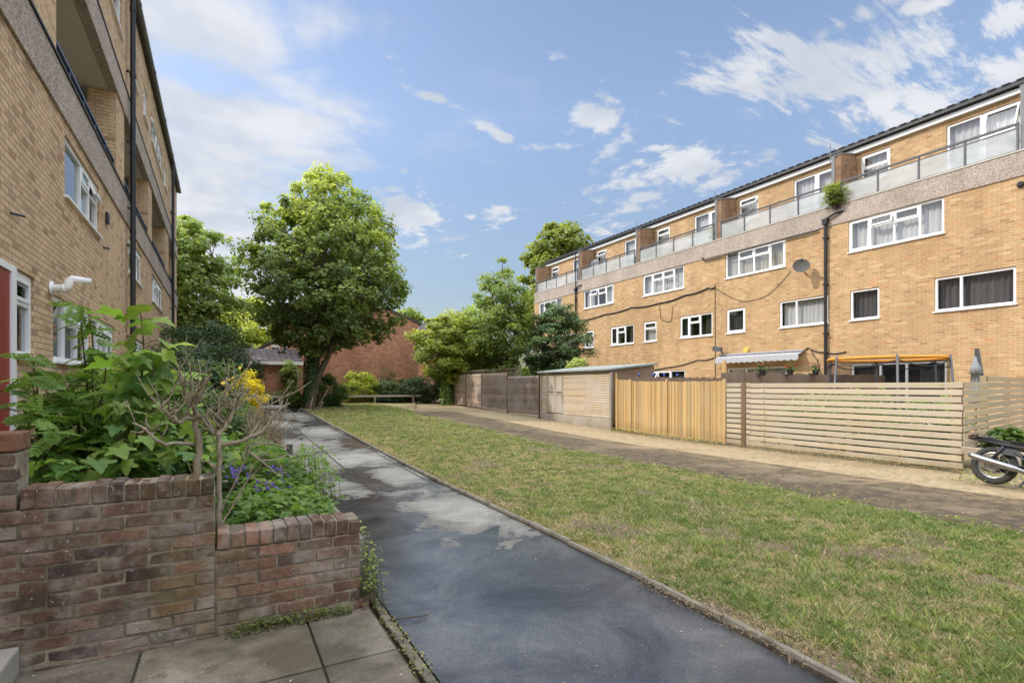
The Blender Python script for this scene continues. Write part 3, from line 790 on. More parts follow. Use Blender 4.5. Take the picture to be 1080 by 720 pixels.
    # party fins and balustrades
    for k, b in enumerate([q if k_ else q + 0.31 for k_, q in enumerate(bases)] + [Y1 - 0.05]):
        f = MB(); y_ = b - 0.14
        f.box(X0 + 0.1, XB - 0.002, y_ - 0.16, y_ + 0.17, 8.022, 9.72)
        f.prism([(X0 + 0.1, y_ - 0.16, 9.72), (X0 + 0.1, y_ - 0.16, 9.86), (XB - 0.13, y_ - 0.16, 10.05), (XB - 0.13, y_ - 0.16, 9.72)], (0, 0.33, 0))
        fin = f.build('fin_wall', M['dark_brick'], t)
        c = MB(); c.box(X0 + 0.075, X0 + 0.098, y_ + 0.06, y_ + 0.175, 8.062, 9.87)
        c.prism([(X0 + 0.07, y_ - 0.18, 9.862), (X0 + 0.07, y_ - 0.18, 9.90), (XB - 0.13, y_ - 0.18, 10.09), (XB - 0.13, y_ - 0.18, 10.052)], (0, 0.37, 0))
        c.build('flashing', M['lead'], fin)
    for k, b in enumerate(bases):
        ya, yb = b + 0.05, b + 4.92
        f = MB(); n = 4
        f.box(X0 + 0.0, X0 + 0.07, ya, yb, 8.80, 8.86); f.box(X0 + 0.02, X0 + 0.05, ya, yb, 8.7, 8.725); f.box(X0 + 0.02, X0 + 0.05, ya, yb, 8.075, 8.1)
        for i in range(n + 1):
            y = ya + (yb - ya - 0.05) * i / n
            f.box(X0 + 0.012, X0 + 0.062, y, y + 0.05, 8.062, 8.80)
        bal = f.build('balustrade', M['grey_metal'], t)
        for i in range(n):
            y = ya + (yb - ya - 0.05) * i / n + 0.06; y2 = ya + (yb - ya - 0.05) * (i + 1) / n - 0.01
            g = MB(); g.box(X0 + 0.03, X0 + 0.04, y, y2, 8.103, 8.697); g.build('glass_panel', M['frosted'], bal)
    # drainpipes, hoppers, cables, dishes, boxes
    for y in (11.6, 27.3):
        p = MB(); p.tube([(X0 - 0.09, y, 0.0), (X0 - 0.09, y, 7.6)], 0.055, 10)
        p.tube([(X0 - 0.1, y, 7.6), (X0 - 0.1, y, 9.8)], 0.03, 8) if y > 20 else None
        p.prism([(X0 - 0.02, y - .1, 7.62), (X0 - 0.02, y + .1, 7.62), (X0 - 0.02, y + .07, 7.4), (X0 - 0.02, y - .07, 7.4)], (-0.15, 0, 0))
        p.tube([(X0 - 0.1, y, 7.6), (X0 - 0.12, y - 0.35, 7.72), (X0 - 0.02, y - 0.6, 7.75)], 0.04, 8)
        for z in (1.6, 3.4, 5.2, 6.9): p.box(X0 - 0.16, X0 - 0.0, y - 0.075, y + 0.075, z, z + 0.05)
        p.build('drainpipe', M['iron'], t)
    p = MB(); p.tube([(X0 - 0.07, 11.9, 7.28), (X0 - 0.07, 17.2, 7.24), (X0 - 0.08, 17.28, 7.3), (X0 - 0.08, 17.28, 7.42)], 0.03, 8)
    p.tube([(X0 - 0.02, 16.62, 0.1), (X0 - 0.02, 16.64, 6.1)], 0.012, 6); p.build('overflow_pipe', M['iron'], t)
    def cable(pts, r):
        m = MB(); out = []
        for a, b in zip(pts, pts[1:]):
            for i in range(6):
                q = i / 6; sag = -0.06 * math.sin(math.pi * q)
                out.append((X0 - 0.025, a[0] + (b[0] - a[0]) * q, a[1] + (b[1] - a[1]) * q + sag))
        out.append((X0 - 0.025, pts[-1][0], pts[-1][1])); m.tube(out, r, 5); m.build('cable', M['iron'], t)
    cable([(27.2, 5.55), (24.5, 5.65), (22.2, 5.75), (20.2, 5.7), (18.4, 5.85), (17.0, 5.98), (16.65, 5.95)], 0.035)
    cable([(27.0, 2.6), (24.0, 2.62), (21.6, 2.36), (19.6, 2.42), (17.6, 2.72), (16.7, 2.78)], 0.022)
    cable([(16.6, 5.9), (15.2, 5.1), (14.0, 5.2), (13.0, 6.0)], 0.01)
    cable([(20.1, 5.6), (20.0, 4.9), (19.3, 4.7), (19.2, 5.4)], 0.012)
    cable([(12.75, 2.85), (12.3, 2.95), (11.7, 2.75), (10.9, 2.72)], 0.02)
    cable([(12.2, 2.9), (11.95, 2.5), (11.8, 1.9)], 0.014)
    d = MB()
    c = Vector((X0 - 0.42, 12.32, 5.98)); ax = Vector((-0.75, -0.55, 0.35)).normalized()
    s1 = ax.cross(Vector((0, 0, 1))).normalized(); s2 = ax.cross(s1)
    rings = [[c]]; v = [c]; f = []
    for j in range(1, 5):
        rr = 0.29 * j / 4
        v += [c + (s1 * math.cos(2 * math.pi * k / 20) + s2 * math.sin(2 * math.pi * k / 20)) * rr + ax * (0.07 * (j / 4) ** 2) for k in range(20)]
    for k in range(20): f.append((0, 1 + k, 1 + (k + 1) % 20))
    for j in range(3):
        for k in range(20):
            a = 1 + j * 20 + k; b = 1 + j * 20 + (k + 1) % 20; f.append((a, a + 20, b + 20, b))
    d.add(v, f)
    d.tube([c - ax * 0.01, (X0 - 0.2, 12.35, 5.82), (X0 - 0.02, 12.35, 5.72)], 0.022, 8)
    d.tube([c - s2 * 0.27 + ax * 0.05, c + ax * 0.32 - s2 * 0.1], 0.012, 6); d.obox(c + ax * 0.34 - s2 * 0.08, ax * 0.06, s1 * 0.035, s2 * 0.035)
    d.build('satellite_dish', plain('matt_dark_dish', (0.09, 0.085, 0.08), 0.8), t)
    d = MB(); c = Vector((XB - 0.35, 26.5, 9.1))
    d.tube([c, c + Vector((-0.05, -0.03, 0.02))], [0.3, 0.27], 20); d.tube([c, (XB - 0.01, 26.6, 9.0)], 0.02, 6); d.build('satellite_dish', M['lead'], t)
    l = MB()
    l.tube([(X0 - 0.1, 15.0, 3.02), (X0 - 0.02, 15.0, 3.02)], [0.11, 0.13], 16); l.build('alarm_box', plain('yellow_alarm_cover', (0.75, 0.52, 0.12), 0.4), t)
    l = MB(); l.bar((X0 - 0.02, 16.25, 3.0), (X0 - 0.3, 16.2, 3.12), 0.05, 0.05); l.bar((X0 - 0.3, 16.05, 3.1), (X0 - 0.34, 16.45, 3.16), 0.14, 0.2); l.build('floodlight', M['grey_metal'], t)
    l = MB(); l.tube([(X0 - 0.1, 6.2, 7.1), (X0 - 0.02, 6.2, 7.1)], [0.06, 0.09], 12); l.build('wall_lamp', M['iron'], t)
    a = MB()  # folded awning
    n = 14; y0a, y1a = 12.45, 16.3
    for i in range(n):
        ya = y0a + (y1a - y0a) * i / n; yb = y0a + (y1a - y0a) * (i + 1) / n
        a.quad((X0 - 0.02, ya, 2.83), (X0 - 0.02, yb, 2.83), (X0 - 0.4, yb, 2.72), (X0 - 0.4, ya, 2.72))
        ym = (ya + yb) / 2
        a.add([(X0 - 0.4, ya, 2.72), (X0 - 0.4, yb, 2.72), (X0 - 0.42, yb, 2.52), (X0 - 0.42, ym, 2.47), (X0 - 0.42, ya, 2.52)], [(0, 1, 2, 3, 4)])
    a.box(X0 - 0.14, X0 - 0.01, y0a - .03, y1a + .03, 2.835, 2.9)
    a.build('awning', curtain_mat('pale_grey_canvas', (0.4, 0.41, 0.44), (0.56, 0.57, 0.6), 0.15), t)
    an = MB()
    for y, h in ((11.7, 0.5), (16.9, 0.45), (22.1, 0.4), (27.35, 0.3)):
        an.tube([(X0 + 0.2, y - 0.1, 9.7), (X0 + 0.2, y - 0.1, 9.95 + h)], 0.015, 6)
    an.build('vent_pole', M['lead'], t)
right_block()

# ================================================================== the shaded block on the left
def left_block():
    rnd = random.Random(8)
    X0, Y0, Y1 = -2.05, -8.0, 31.7
    t = thing('apartment_building', 'shaded buff brick apartment block with open galleries and black drainpipes close on the left', 'building', (X0, 12.0, 0))
    lower = [(9.43, 11.8, 1.85, 2.77), (11.95, 14.1, 1.85, 2.77), (16.6, 18.8, 1.85, 2.77), (20.4, 22.8, 1.85, 2.77), (25.0, 27.0, 1.85, 2.77),
             (10.05, 12.56, 4.32, 5.23), (16.1, 18.5, 4.32, 5.23), (21.0, 24.4, 4.32, 5.23), (28.4, 30.4, 4.32, 5.23), (3.0, 5.4, 4.32, 5.23),
             (6.62, 8.62, 0.45, 2.84)]
    upper = [(9.2, 11.0, 9.5, 10.45), (13.2, 15.1, 9.5, 10.45), (16.5, 17.7, 9.5, 10.45), (18.9, 19.9, 9.5, 10.45), (20.8, 24.4, 9.5, 10.45), (25.2, 26.3, 9.5, 10.45), (28.3, 30.3, 9.5, 10.45)]
    w = MB(); wall_x(w, X0, Y0, Y1, -0.2, 5.4, lower, 1)
    w.quad((X0, Y1, -0.2), (-10, Y1, -0.2), (-10, Y1, 5.4), (X0, Y1, 5.4)); w.quad((X0, Y0, -0.2), (X0, Y0, 5.4), (-10, Y0, 5.4), (-10, Y0, -0.2))
    w.build('wall', M['shade_brick'], t)
    u = MB(); wall_x(u, X0, Y0, Y1, 8.55, 11.25, upper, 1)
    u.quad((X0, Y1, 8.55), (-10, Y1, 8.55), (-10, Y1, 11.25), (X0, Y1, 11.25)); u.quad((-10, Y0, -0.2), (-10, Y0, 11.25), (-10, Y1, 11.25), (-10, Y1, -0.2))
    u.build('upper_wall', M['shade_brick'], t)
    g = MB(); g.quad((-3.4, Y0, 5.5), (-3.4, Y1, 5.5), (-3.4, Y1, 7.93), (-3.4, Y0, 7.93)); g.quad((-3.4, Y1, 5.4), (-10, Y1, 5.4), (-10, Y1, 8.55), (-3.4, Y1, 8.55))
    g.build('gallery_wall', plain('grey_render', (0.3, 0.3, 0.28), 0.9, var=0.15, scale=1.2, grime=0.3), t)
    b = MB(); b.box(X0 - 0.14, X0 + 0.035, Y0, Y1 + .03, 5.404, 6.05); b.build('concrete_band', M['pebble'], t, bevel=0.008)
    b = MB(); b.box(X0 - 0.14, X0 + 0.035, Y0, Y1 + .03, 7.93, 8.546); b.build('concrete_band', M['pebble'], t, bevel=0.008)
    fl = MB(); fl.box(-9.9, X0 - 0.142, Y0, Y1, 5.3, 5.52); fl.build('gallery_floor', M['concrete'], t)
    fl = MB(); fl.box(-9.9, X0 - 0.142, Y0, Y1, 7.935, 8.54); fl.build('gallery_ceiling', M['soffit'], t)
    for z in (6.054, 8.55):
        c = MB(); c.box(X0 - 0.02, X0 + 0.06, Y0, Y1 + .03, z, z + 0.025) if z < 7 else c.box(X0 - 0.0, X0 + 0.055, Y0, Y1 + .03, z - 0.03, z); c.build('drip_edge', M['iron'], t)
    piers = [(-8, -6.8), (-2.2, -1.1), (3.0, 4.0), (8.5, 9.6), (14.35, 15.45), (20.05, 21.05), (25.65, 27.2), (30.6, 31.7)]
    for a, c in piers:
        p = MB(); p.box(X0 - 0.5, X0 - 0.003, a, c, 6.08 if False else 6.052, 7.928); p.build('pier', M['shade_brick'], t)
    for (a, b_) in zip(piers, piers[1:]):
        ya, yb = a[1] + .01, b_[0] - .01
        r = MB(); x = X0 - 0.06
        r.box(x - 0.02, x + 0.03, ya, yb, 6.40, 6.44); r.box(x - 0.01, x + 0.02, ya, yb, 6.14, 6.165)
        n = 5
        for i in range(n + 1):
            y = ya + (yb - ya - .035) * i / n; r.box(x - 0.012, x + 0.022, y, y + 0.035, 6.052, 6.40)
        r.build('railing', M['blue_metal'], t)
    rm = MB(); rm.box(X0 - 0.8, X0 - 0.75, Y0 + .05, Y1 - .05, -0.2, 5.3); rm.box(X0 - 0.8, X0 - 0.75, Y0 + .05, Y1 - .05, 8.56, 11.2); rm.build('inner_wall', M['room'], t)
    rf = MB(); rf.box(-10.2, X0 + 0.1, Y0 - .1, Y1 + .12, 11.3, 11.46); rf.box(X0 - 0.3, X0 - 0.02, Y0, Y1, 11.252, 11.298); rf.build('roof', M['roof_dark'], t)
    gt = MB(); gt.tube([(X0 + 0.13, Y0, 11.36), (X0 + 0.13, Y1 + .15, 11.36)], 0.07, 10)
    for k in range(9): gt.tube([(X0 + 0.13, 3 + 3.4 * k, 11.36), (X0 + 0.13, 3.1 + 3.4 * k, 11.36)], 0.085, 10)
    gt.build('gutter', M['grey_metal'], t)
    curt = ['net', ('dim', True), 'net', 'net', 'net', ('net', True), 'dim', 'net', 'net', 'net']
    for i, o in enumerate(lower[:10]):
        cols = [(1, 'S'), (1.05, 'T'), (0.9, 'S')] if i % 2 == 0 else [(1, 'F'), (0.8, 'T'), (0.8, 'T'), (1, 'S')]
        if i == 0: cols = [(0.9, 'F'), (1, 'T'), (0.95, 'T')]
        if i == 5: cols = [(1.5, 'F'), (0.85, 'T'), (0.85, 'T')]
        window(t, X0, 1, *o, cols, curt[i], glass='glass_shade', rnd=rnd, vents={0: (1,), 1: (2,), 5: (2,), 6: (1,), 7: (2,)}.get(i, ()))
    for i, o in enumerate(upper):
        window(t, X0, 1, *o, [(1, 'T'), (1, 'F')] if o[1] - o[0] < 2 else [(1, 'T'), (1, 'F'), (1, 'T'), (1, 'T')], 'net', glass='glass_shade', rnd=rnd, vents=(0,) if i in (1, 2, 4) else (3,) if i == 4 else ())
    # entrance: red door in a white frame with a side light
    f = MB(); x0, x1 = X0 - 0.08, X0 + 0.012
    for a, c in ((6.625, 6.7), (7.77, 7.925)): f.box(x0, x1, a, c, 0.45, 2.835)
    f.box(x0, x1, 6.7, 7.77, 2.76, 2.835); f.build('door_frame', M['upvc'], t)
    d = MB(); d.box(x0 + .03, x0 + .075, 6.703, 7.767, 0.46, 2.757)
    for (a, c, e, h) in ((6.82, 7.13, 0.65, 1.3), (7.23, 7.54, 0.65, 1.3), (6.82, 7.13, 1.45, 2.45), (7.23, 7.54, 1.45, 2.45)): d.box(x0 + .0755, x0 + .086, a, c, e, h)
    dr = d.build('door', M['red_door'], t, bevel=0.005)
    h = MB(); h.tube([(x0 + .076, 7.7, 1.5), (x0 + .12, 7.7, 1.5), (x0 + .12, 7.58, 1.5)], 0.012, 8); h.build('handle', M['steel'], dr)
    window(t, X0, 1, 7.93, 8.615, 1.84, 2.83, [(1, 'T')], 'dim', glass='glass_shade', rnd=rnd)
    sp = MB(); sp.box(X0 - 0.12, X0 - 0.03, 7.93, 8.615, 0.45, 1.80); sp.build('door_panel', M['shade_brick'], t)
    # drainpipes with brackets, flue, small fixings
    for y in (15.75, 27.6):
        p = MB(); p.tube([(X0 + 0.13, y, 0.2), (X0 + 0.13, y, 11.3)], 0.058, 12)
        for z in (1.2, 3.3, 5.2, 7.1, 9.0, 10.6): p.tube([(X0 + 0.13, y, z), (X0 + 0.13, y, z + 0.09)], 0.07, 12)
        for z in (2.7, 4.9, 5.8, 7.4, 9.1): p.bar((X0 - 0.0, y - 0.02, z), (X0 + 0.14, y - 0.02, z), 0.03, 0.03); p.tube([(X0 + 0.02, y - 0.02, z), (X0 + 0.05, y - .12, z)], 0.02, 6)
        p.build('drainpipe', M['iron'], t)
    p = MB(); y = 9.28
    p.tube([(X0 + 0.005, y, 2.82), (X0 + 0.03, y, 2.82)], 0.095, 20)
    p.tube([(X0 + 0.02, y, 2.82), (X0 + 0.16, y, 2.83), (X0 + 0.185, y, 2.85), (X0 + 0.205, y + .01, 2.95), (X0 + 0.225, y + .02, 2.975), (X0 + 0.42, y + .1, 2.965)], [0.052, 0.052, 0.052, 0.048, 0.045, 0.042], 14)
    p.tube([(X0 + 0.13, y, 2.825), (X0 + 0.155, y, 2.828)], 0.06, 14)
    p.build('flue_pipe', M['upvc'], t, smooth_sh=True)
    s = MB(); s.tube([(X0, 7.75, 3.4), (X0 + 0.1, 7.85, 3.4)], 0.014, 6); s.tube([(X0, 6.9, 4.4), (X0 + .05, 6.9, 4.4)], 0.03, 8); s.tube([(X0, 12.9, 4.2), (X0 + .09, 12.95, 4.2)], 0.02, 6)
    s.box(X0 - .001, X0 + 0.05, 13.1, 13.3, 4.75, 4.95); s.build('wall_fixing', M['iron'], t)
left_block()
# ================================================================== stepped brick garden wall, brick by brick
def wall_brick_mats():
    t = NT('old_purple_brown_brick'); p = t.pos()
    a = t.noise(14, 6, 0.7, p); g = t.noise(75, 5, 0.75, p); w = t.noise(2.6, 6, 0.7, p); s = t.noise(5.0, 6, 0.7, p)
    sp = t.n('ShaderNodeSeparateXYZ'); t.l(p, sp.inputs[0])
    c = t.mix(1.0, t.attr('Col'), t.ramp(a, [(0.25, (0.6, 0.58, 0.56)), (0.7, (1.25, 1.2, 1.15))]), 'MULTIPLY')
    c = t.mix(0.7, c, t.ramp(g, [(0.3, (0.55,) * 3), (0.7, (1.3,) * 3)]), 'MULTIPLY')
    stain = t.ramp(t.noise(1.4, 5, 0.65, p), [(0.40, (0.52, 0.505, 0.49)), (0.5, (0.86, 0.83, 0.79)), (0.62, (1.06, 1.0, 0.93))])
    c = t.mix(1.0, c, stain, 'MULTIPLY')
    # lime bloom
    lime = t.ramp(t.math('MULTIPLY', w, t.math('ADD', 0.55, t.math('MULTIPLY', s, 0.9))), [(0.46, (0,) * 3), (0.64, (0.7,) * 3)])
    c = t.mix(lime, c, (0.42, 0.37, 0.32))
    sw = t.n('ShaderNodeTexNoise'); sw.inputs['Scale'].default_value = 46; sw.inputs['Detail'].default_value = 2; t.l(p, sw.inputs['Vector'])
    fleck = t.ramp(sw.outputs['Fac'], [(0.68, (0,) * 3), (0.73, (0.8,) * 3)])
    c = t.mix(fleck, c, (0.5, 0.46, 0.42))
    # green algae towards the middle stack of the wall
    dx = t.math('DIVIDE', t.math('ADD', sp.outputs[0], 0.12), 0.33)
    al = t.math('SUBTRACT', 1.0, t.math('MULTIPLY', dx, dx), clamp=True)
    al = t.math('MULTIPLY', al, t.ramp(t.noise(4.2, 5, 0.65, p), [(0.42, (0,) * 3), (0.62, (0.55,) * 3)]))
    c = t.mix(al, c, (0.17, 0.15, 0.04))
    bm = t.bump(t.math('ADD', t.math('MULTIPLY', a, 1.2), g), 0.75, 0.007)
    brick = t.done(t.principled(c, 0.9, 0, bm, 0.2))
    t = NT('old_lime_mortar'); p = t.pos()
    a = t.noise(9, 6, 0.7, p); g = t.noise(140, 4, 0.7, p); w = t.noise(1.7, 4, 0.6, p)
    c = t.ramp(a, [(0.3, (0.15, 0.12, 0.09)), (0.48, (0.33, 0.28, 0.2)), (0.7, (0.48, 0.42, 0.31))])
    c = t.mix(t.ramp(w, [(0.5, (0,) * 3), (0.65, (0.7,) * 3)]), c, (0.14, 0.12, 0.08))
    mort = t.done(t.principled(c, 0.95, 0, t.bump(t.math('ADD', a, g), 1.0, 0.01), 0.15))
    return brick, mort
WB, WM = wall_brick_mats()

def garden_wall():
    rnd = random.Random(12)
    t = thing('garden_wall', 'stepped weathered purple brown brick garden wall with brick on edge capping in the left foreground', 'wall', (-0.2, 3.76, 0))
    YF, YBk = 3.65, 3.868
    def tone(red=0.0):
        b = rnd.choice([(0.195, 0.13, 0.10), (0.215, 0.142, 0.108), (0.235, 0.15, 0.112), (0.17, 0.125, 0.10), (0.2, 0.155, 0.122), (0.24, 0.152, 0.112), (0.13, 0.10, 0.09), (0.215, 0.155, 0.122)])
        if rnd.random() < red * 0.6: b = (0.3, 0.165, 0.115)
        k = rnd.uniform(0.82, 1.16) * 1.22
        return tuple(x * k for x in b)
    def brick(m, x0, x1, y0, y1, z0, z1, col):
        j = lambda: rnd.uniform(-0.0034, 0.0034)
        v = []
        for z in (z0, z1):
            for x, y in ((x0, y0), (x1, y0), (x1, y1), (x0, y1)): v.append((x + j(), y + j() * 1.3, z + j()))
        m.add(v, [(0, 3, 2, 1), (4, 5, 6, 7), (0, 1, 5, 4), (1, 2, 6, 5), (2, 3, 7, 6), (3, 0, 4, 7)], 0, col)
    def courses(m, x0, x1, z0, n, phase=0, broken=False):
        c = 0.0755
        for k in range(n):
            z = z0 + k * c
            header_row = False
            x = x0 - (0 if (k + phase) % 2 == 0 else 0.1125)
            first = True
            while x < x1 - 0.01:
                L = 0.225
                a, b = max(x, x0), min(x + L, x1)
                if x1 - b < 0.05: b = x1
                if b - a > 0.03:
                    miss = broken and k == 0 and b > x1 - 0.16
                    if not miss:
                        rec = rnd.uniform(-0.003, 0.004)
                        brick(m, a + 0.0062, b - 0.0062, YF + rec - .002, YBk - rec, z + 0.0062, z + c - 0.0062 + rnd.uniform(-.0015, .001), tone(0.02))
                x = b if b == x1 else x + L
        return z0 + n * c
    def coping(m, x0, x1, z, red=0.25, dip=0):
        n = round((x1 - x0) / 0.0755); w = (x1 - x0) / n
        for i in range(n):
            a = x0 + i * w; dz = rnd.uniform(-0.011, 0.005)
            dk = rnd.uniform(0.62, 1.0); hz = 0.108 + dz - (0.03 if dip and i == n - 1 else 0)
            brick(m, a + 0.0055, a + w - 0.0055, YF - 0.004 + rnd.uniform(-.008, .006), YBk + 0.004, z + 0.006, z + hz, tuple(q * dk for q in tone(red)))
    # low wing (right), high wing, end pier
    low = MB(); zt = courses(low, -0.036, 0.82, -0.02, 7, 0, True)
    low.box(-0.0415, 0.80, YF + 0.0035, YBk - 0.0035, -0.1, zt + 0.0, 1); low.build('wall_body', [WB, WM], t, bevel=0.005, segs=2)
    lc = MB(); coping(lc, -0.037, 0.82, zt, 0.38, 1); lc.box(-0.03, 0.812, YF + 0.007, YBk - 0.007, zt + .001, zt + 0.098, 1); lc.build('coping', [WB, WM], t, bevel=0.007, segs=3)
    hi = MB(); zh = courses(hi, -1.27, -0.036, -0.055, 12, 1)
    hi.box(-1.265, -0.042, YF + 0.0035, YBk - 0.0035, -0.1, zh, 1); hi.build('wall_body', [WB, WM], t, bevel=0.005, segs=2)
    hc = MB(); coping(hc, -0.933, -0.04, zh, 0.12); hc.box(-0.93, -0.045, YF + 0.007, YBk - 0.007, zh + .001, zh + 0.098, 1); hc.build('coping', [WB, WM], t, bevel=0.007, segs=3)
    pr = MB(); zp = courses(pr, -1.27, -0.937, zh + 0.001, 4, 1); pr.box(-1.265, -0.942, YF + 0.0035, YBk - 0.0035, zh + .001, zp, 1)
    brick(pr, -1.16, -0.935, YF - 0.006, YBk + 0.006, zp + 0.006, zp + 0.1, (0.27, 0.15, 0.105)); brick(pr, -1.27, -1.17, YF - 0.004, YBk + 0.004, zp + 0.006, zp + 0.098, (0.25, 0.13, 0.09))
    pr.build('pier', [WB, WM], t, bevel=0.01, segs=3)
    rb = MB()
    for (x, y, s) in ((0.80, 3.68, 0.03), (0.845, 3.64, 0.024), (0.86, 3.72, 0.028), (0.83, 3.6, 0.014)):
        c = Vector((x, y, s * 0.6)); rb.obox(c, Vector((s, s * .3, .2 * s)), Vector((-s * .3, s * .8, 0)), Vector((0, .1 * s, s * .7)), 0, (0.2, 0.13, 0.11))
    rb.build('broken_brick', [WB], t, bevel=0.006)
garden_wall()

# timber edging of the planting bed along the path
M['grey_board'] = wood_mat('silvered_edging_board', (0.2, 0.17, 0.13), (0.4, 0.36, 0.29), 'y', weather=0.4)
eb = thing('bed_edging', 'silver grey timber edging boards holding the planting bed beside the path', 'edging', (0.88, 9.0, 0))
b = MB()
for i, (ya, yb, zt) in enumerate(((3.9, 6.35, 0.40), (6.5, 8.6, 0.47), (8.7, 11.5, 0.5), (11.6, 15, 0.52), (15.1, 19, 0.62), (19.1, 25, 0.75))):
    k = 0.8 + 0.1 * (i % 3); b.box(0.86, 0.905, ya, yb, -0.05, zt, 0, (k, k, k))
b.build('board', M['grey_board'], eb, bevel=0.004)
b = MB()
for y, z in ((6.42, 0.46), (8.65, 0.62), (11.55, 0.6), (15.05, 0.66)):
    b.box(0.845, 0.925, y - 0.04, y + 0.04, -0.05, z, 0, (0.25, 0.23, 0.22))
b.build('peg', M['grey_board'], eb, bevel=0.004)
# ================================================================== fences along the gardens (front line X = 11.4)
FX = 11.4
M['pale_timber'] = wood_mat('pale_treated_slats', (0.49, 0.40, 0.27), (0.72, 0.62, 0.46), 'y', weather=0.45, grey=(0.55, 0.51, 0.44))
M['pale_timber_x'] = wood_mat('pale_treated_slats_return', (0.40, 0.31, 0.19), (0.60, 0.49, 0.33), 'x', weather=0.35, grey=(0.4, 0.36, 0.3))
M['honey_timber'] = wood_mat('honey_lath', (0.50, 0.31, 0.12), (0.76, 0.54, 0.26), 'z', knots=False, weather=0.3, grey=(0.6, 0.48, 0.32))
M['brown_timber'] = wood_mat('dark_brown_boards', (0.17, 0.115, 0.085), (0.38, 0.28, 0.205), 'y', weather=0.75, grey=(0.36, 0.325, 0.29))
M['brown_post'] = wood_mat('brown_post', (0.13, 0.075, 0.035), (0.24, 0.15, 0.08), 'z', weather=0.2)
M['shed_board'] = wood_mat('weathered_shed_boards', (0.48, 0.35, 0.22), (0.7, 0.57, 0.4), 'y', weather=0.75, grey=(0.58, 0.53, 0.46))
M['shed_board_x'] = wood_mat('weathered_shed_boards_side', (0.2, 0.12, 0.07), (0.38, 0.25, 0.15), 'x', weather=0.6, grey=(0.28, 0.23, 0.19))
M['grey_ply'] = wood_mat('grey_weathered_ply', (0.34, 0.29, 0.24), (0.55, 0.49, 0.42), 'z', knots=False, weather=0.6, grey=(0.5, 0.46, 0.41))
M['felt'] = plain('grey_green_roofing_felt', (0.25, 0.275, 0.26), 0.85, var=0.2, scale=2.5, bump=0.3)

def kk(rnd, a=0.82, b=1.12, warm=0.05):
    k = rnd.uniform(a, b); w = rnd.uniform(-warm, warm); return (k * (1 + w * .5), k, k * (1 - w))

def slat_fence():
    rnd = random.Random(4)
    t = thing('slat_fence', 'pale new timber slat fence of wide horizontal boards at the corner beside the motorcycle', 'fence', (FX, 6.5, 0))
    n = 12; pitch = 1.55 / n
    a = MB()
    for i in range(n):
        z = 0.045 + i * pitch; dy = rnd.uniform(-0.01, 0.012)
        a.box(FX - 0.022, FX, 4.40 + dy, 8.66, z, z + 0.099, 0, kk(rnd))
        a.box(FX - 0.022, FX, 8.665, 9.36, z + rnd.uniform(-.006, .006) + 0.012, z + 0.108, 0, kk(rnd, 0.75, 1.0))
    a.build('slat', M['pale_timber'], t, bevel=0.004)
    p = MB()
    for y in (4.48, 6.3, 8.3):
        p = MB(); p.box(FX + 0.003, FX + 0.085, y, y + 0.085, 0.0, 1.57, 0, (0.75, 0.72, 0.7)); p.build('post', M['pale_timber'], t)
    p = MB(); p.box(FX - 0.045, FX - 0.024, 8.78, 8.9, 0.0, 1.6, 0, (1, 1, 1)); p.build('post', M['brown_post'], t)
    p = MB()
    for i in range(n): p.box(FX - 0.027, FX - 0.0235, 8.24, 8.30, 0.045 + i * pitch + .01, 0.045 + i * pitch + 0.09, 0, (0.85, 0.8, 0.72))
    p.build('cover_strip', M['pale_timber'], t)
    # return panel turning away from the drive
    d = Vector((0.984, 0.176, 0)); nrm = Vector((0.176, -0.984, 0))
    r = MB(); o = Vector((FX + 0.0, 4.385, 0))
    for i in range(12):
        if i < 2: continue
        z = 0.045 + i * pitch + 0.05
        r.obox(o + d * 0.95 + Vector((0, 0, z)), d * 0.945, nrm * 0.011, Vector((0, 0, 0.0495)), 0, kk(rnd, 0.85, 1.05))
    for i in range(13):
        z = 0.045 + i * pitch + 0.055
        if i < 2: continue
        r.obox(o + d * 4.3 + Vector((0, 0, z)), d * 2.38, nrm * 0.011, Vector((0, 0, 0.0495)), 0, kk(rnd, 0.8, 1.0))
    r.build('return_slat', M['pale_timber_x'], t, bevel=0.004)
    p = MB()
    for q in (0.06, 1.9, 4.2, 6.5):
        p = MB(); p.obox(o + d * q - nrm * 0.06 + Vector((0, 0, 0.78 if q < 1 else 0.85)), d * 0.045, nrm * 0.045, Vector((0, 0, 0.78 if q < 1 else 0.86)), 0, (0.8, 0.75, 0.7)); p.build('post', M['pale_timber_x'], t)
slat_fence()

def low_rail():
    t = thing('low_rail', 'short thick grey timber rail on a stub post between slat fence and motorcycle wheel', 'rail', (11.32, 4.1, 0))
    b = MB(); b.bar((11.345, 4.40, 0.385), (11.62, 3.6, 0.34), 0.07, 0.12, col=(0.85, 0.76, 0.62)); b.build('beam', M['grey_ply'], t, bevel=0.006)
    b = MB(); b.box(11.52, 11.61, 3.68, 3.77, -0.05, 0.285, 0, (0.7, 0.68, 0.62)); b.build('stub_post', M['grey_ply'], t, bevel=0.006)
low_rail()

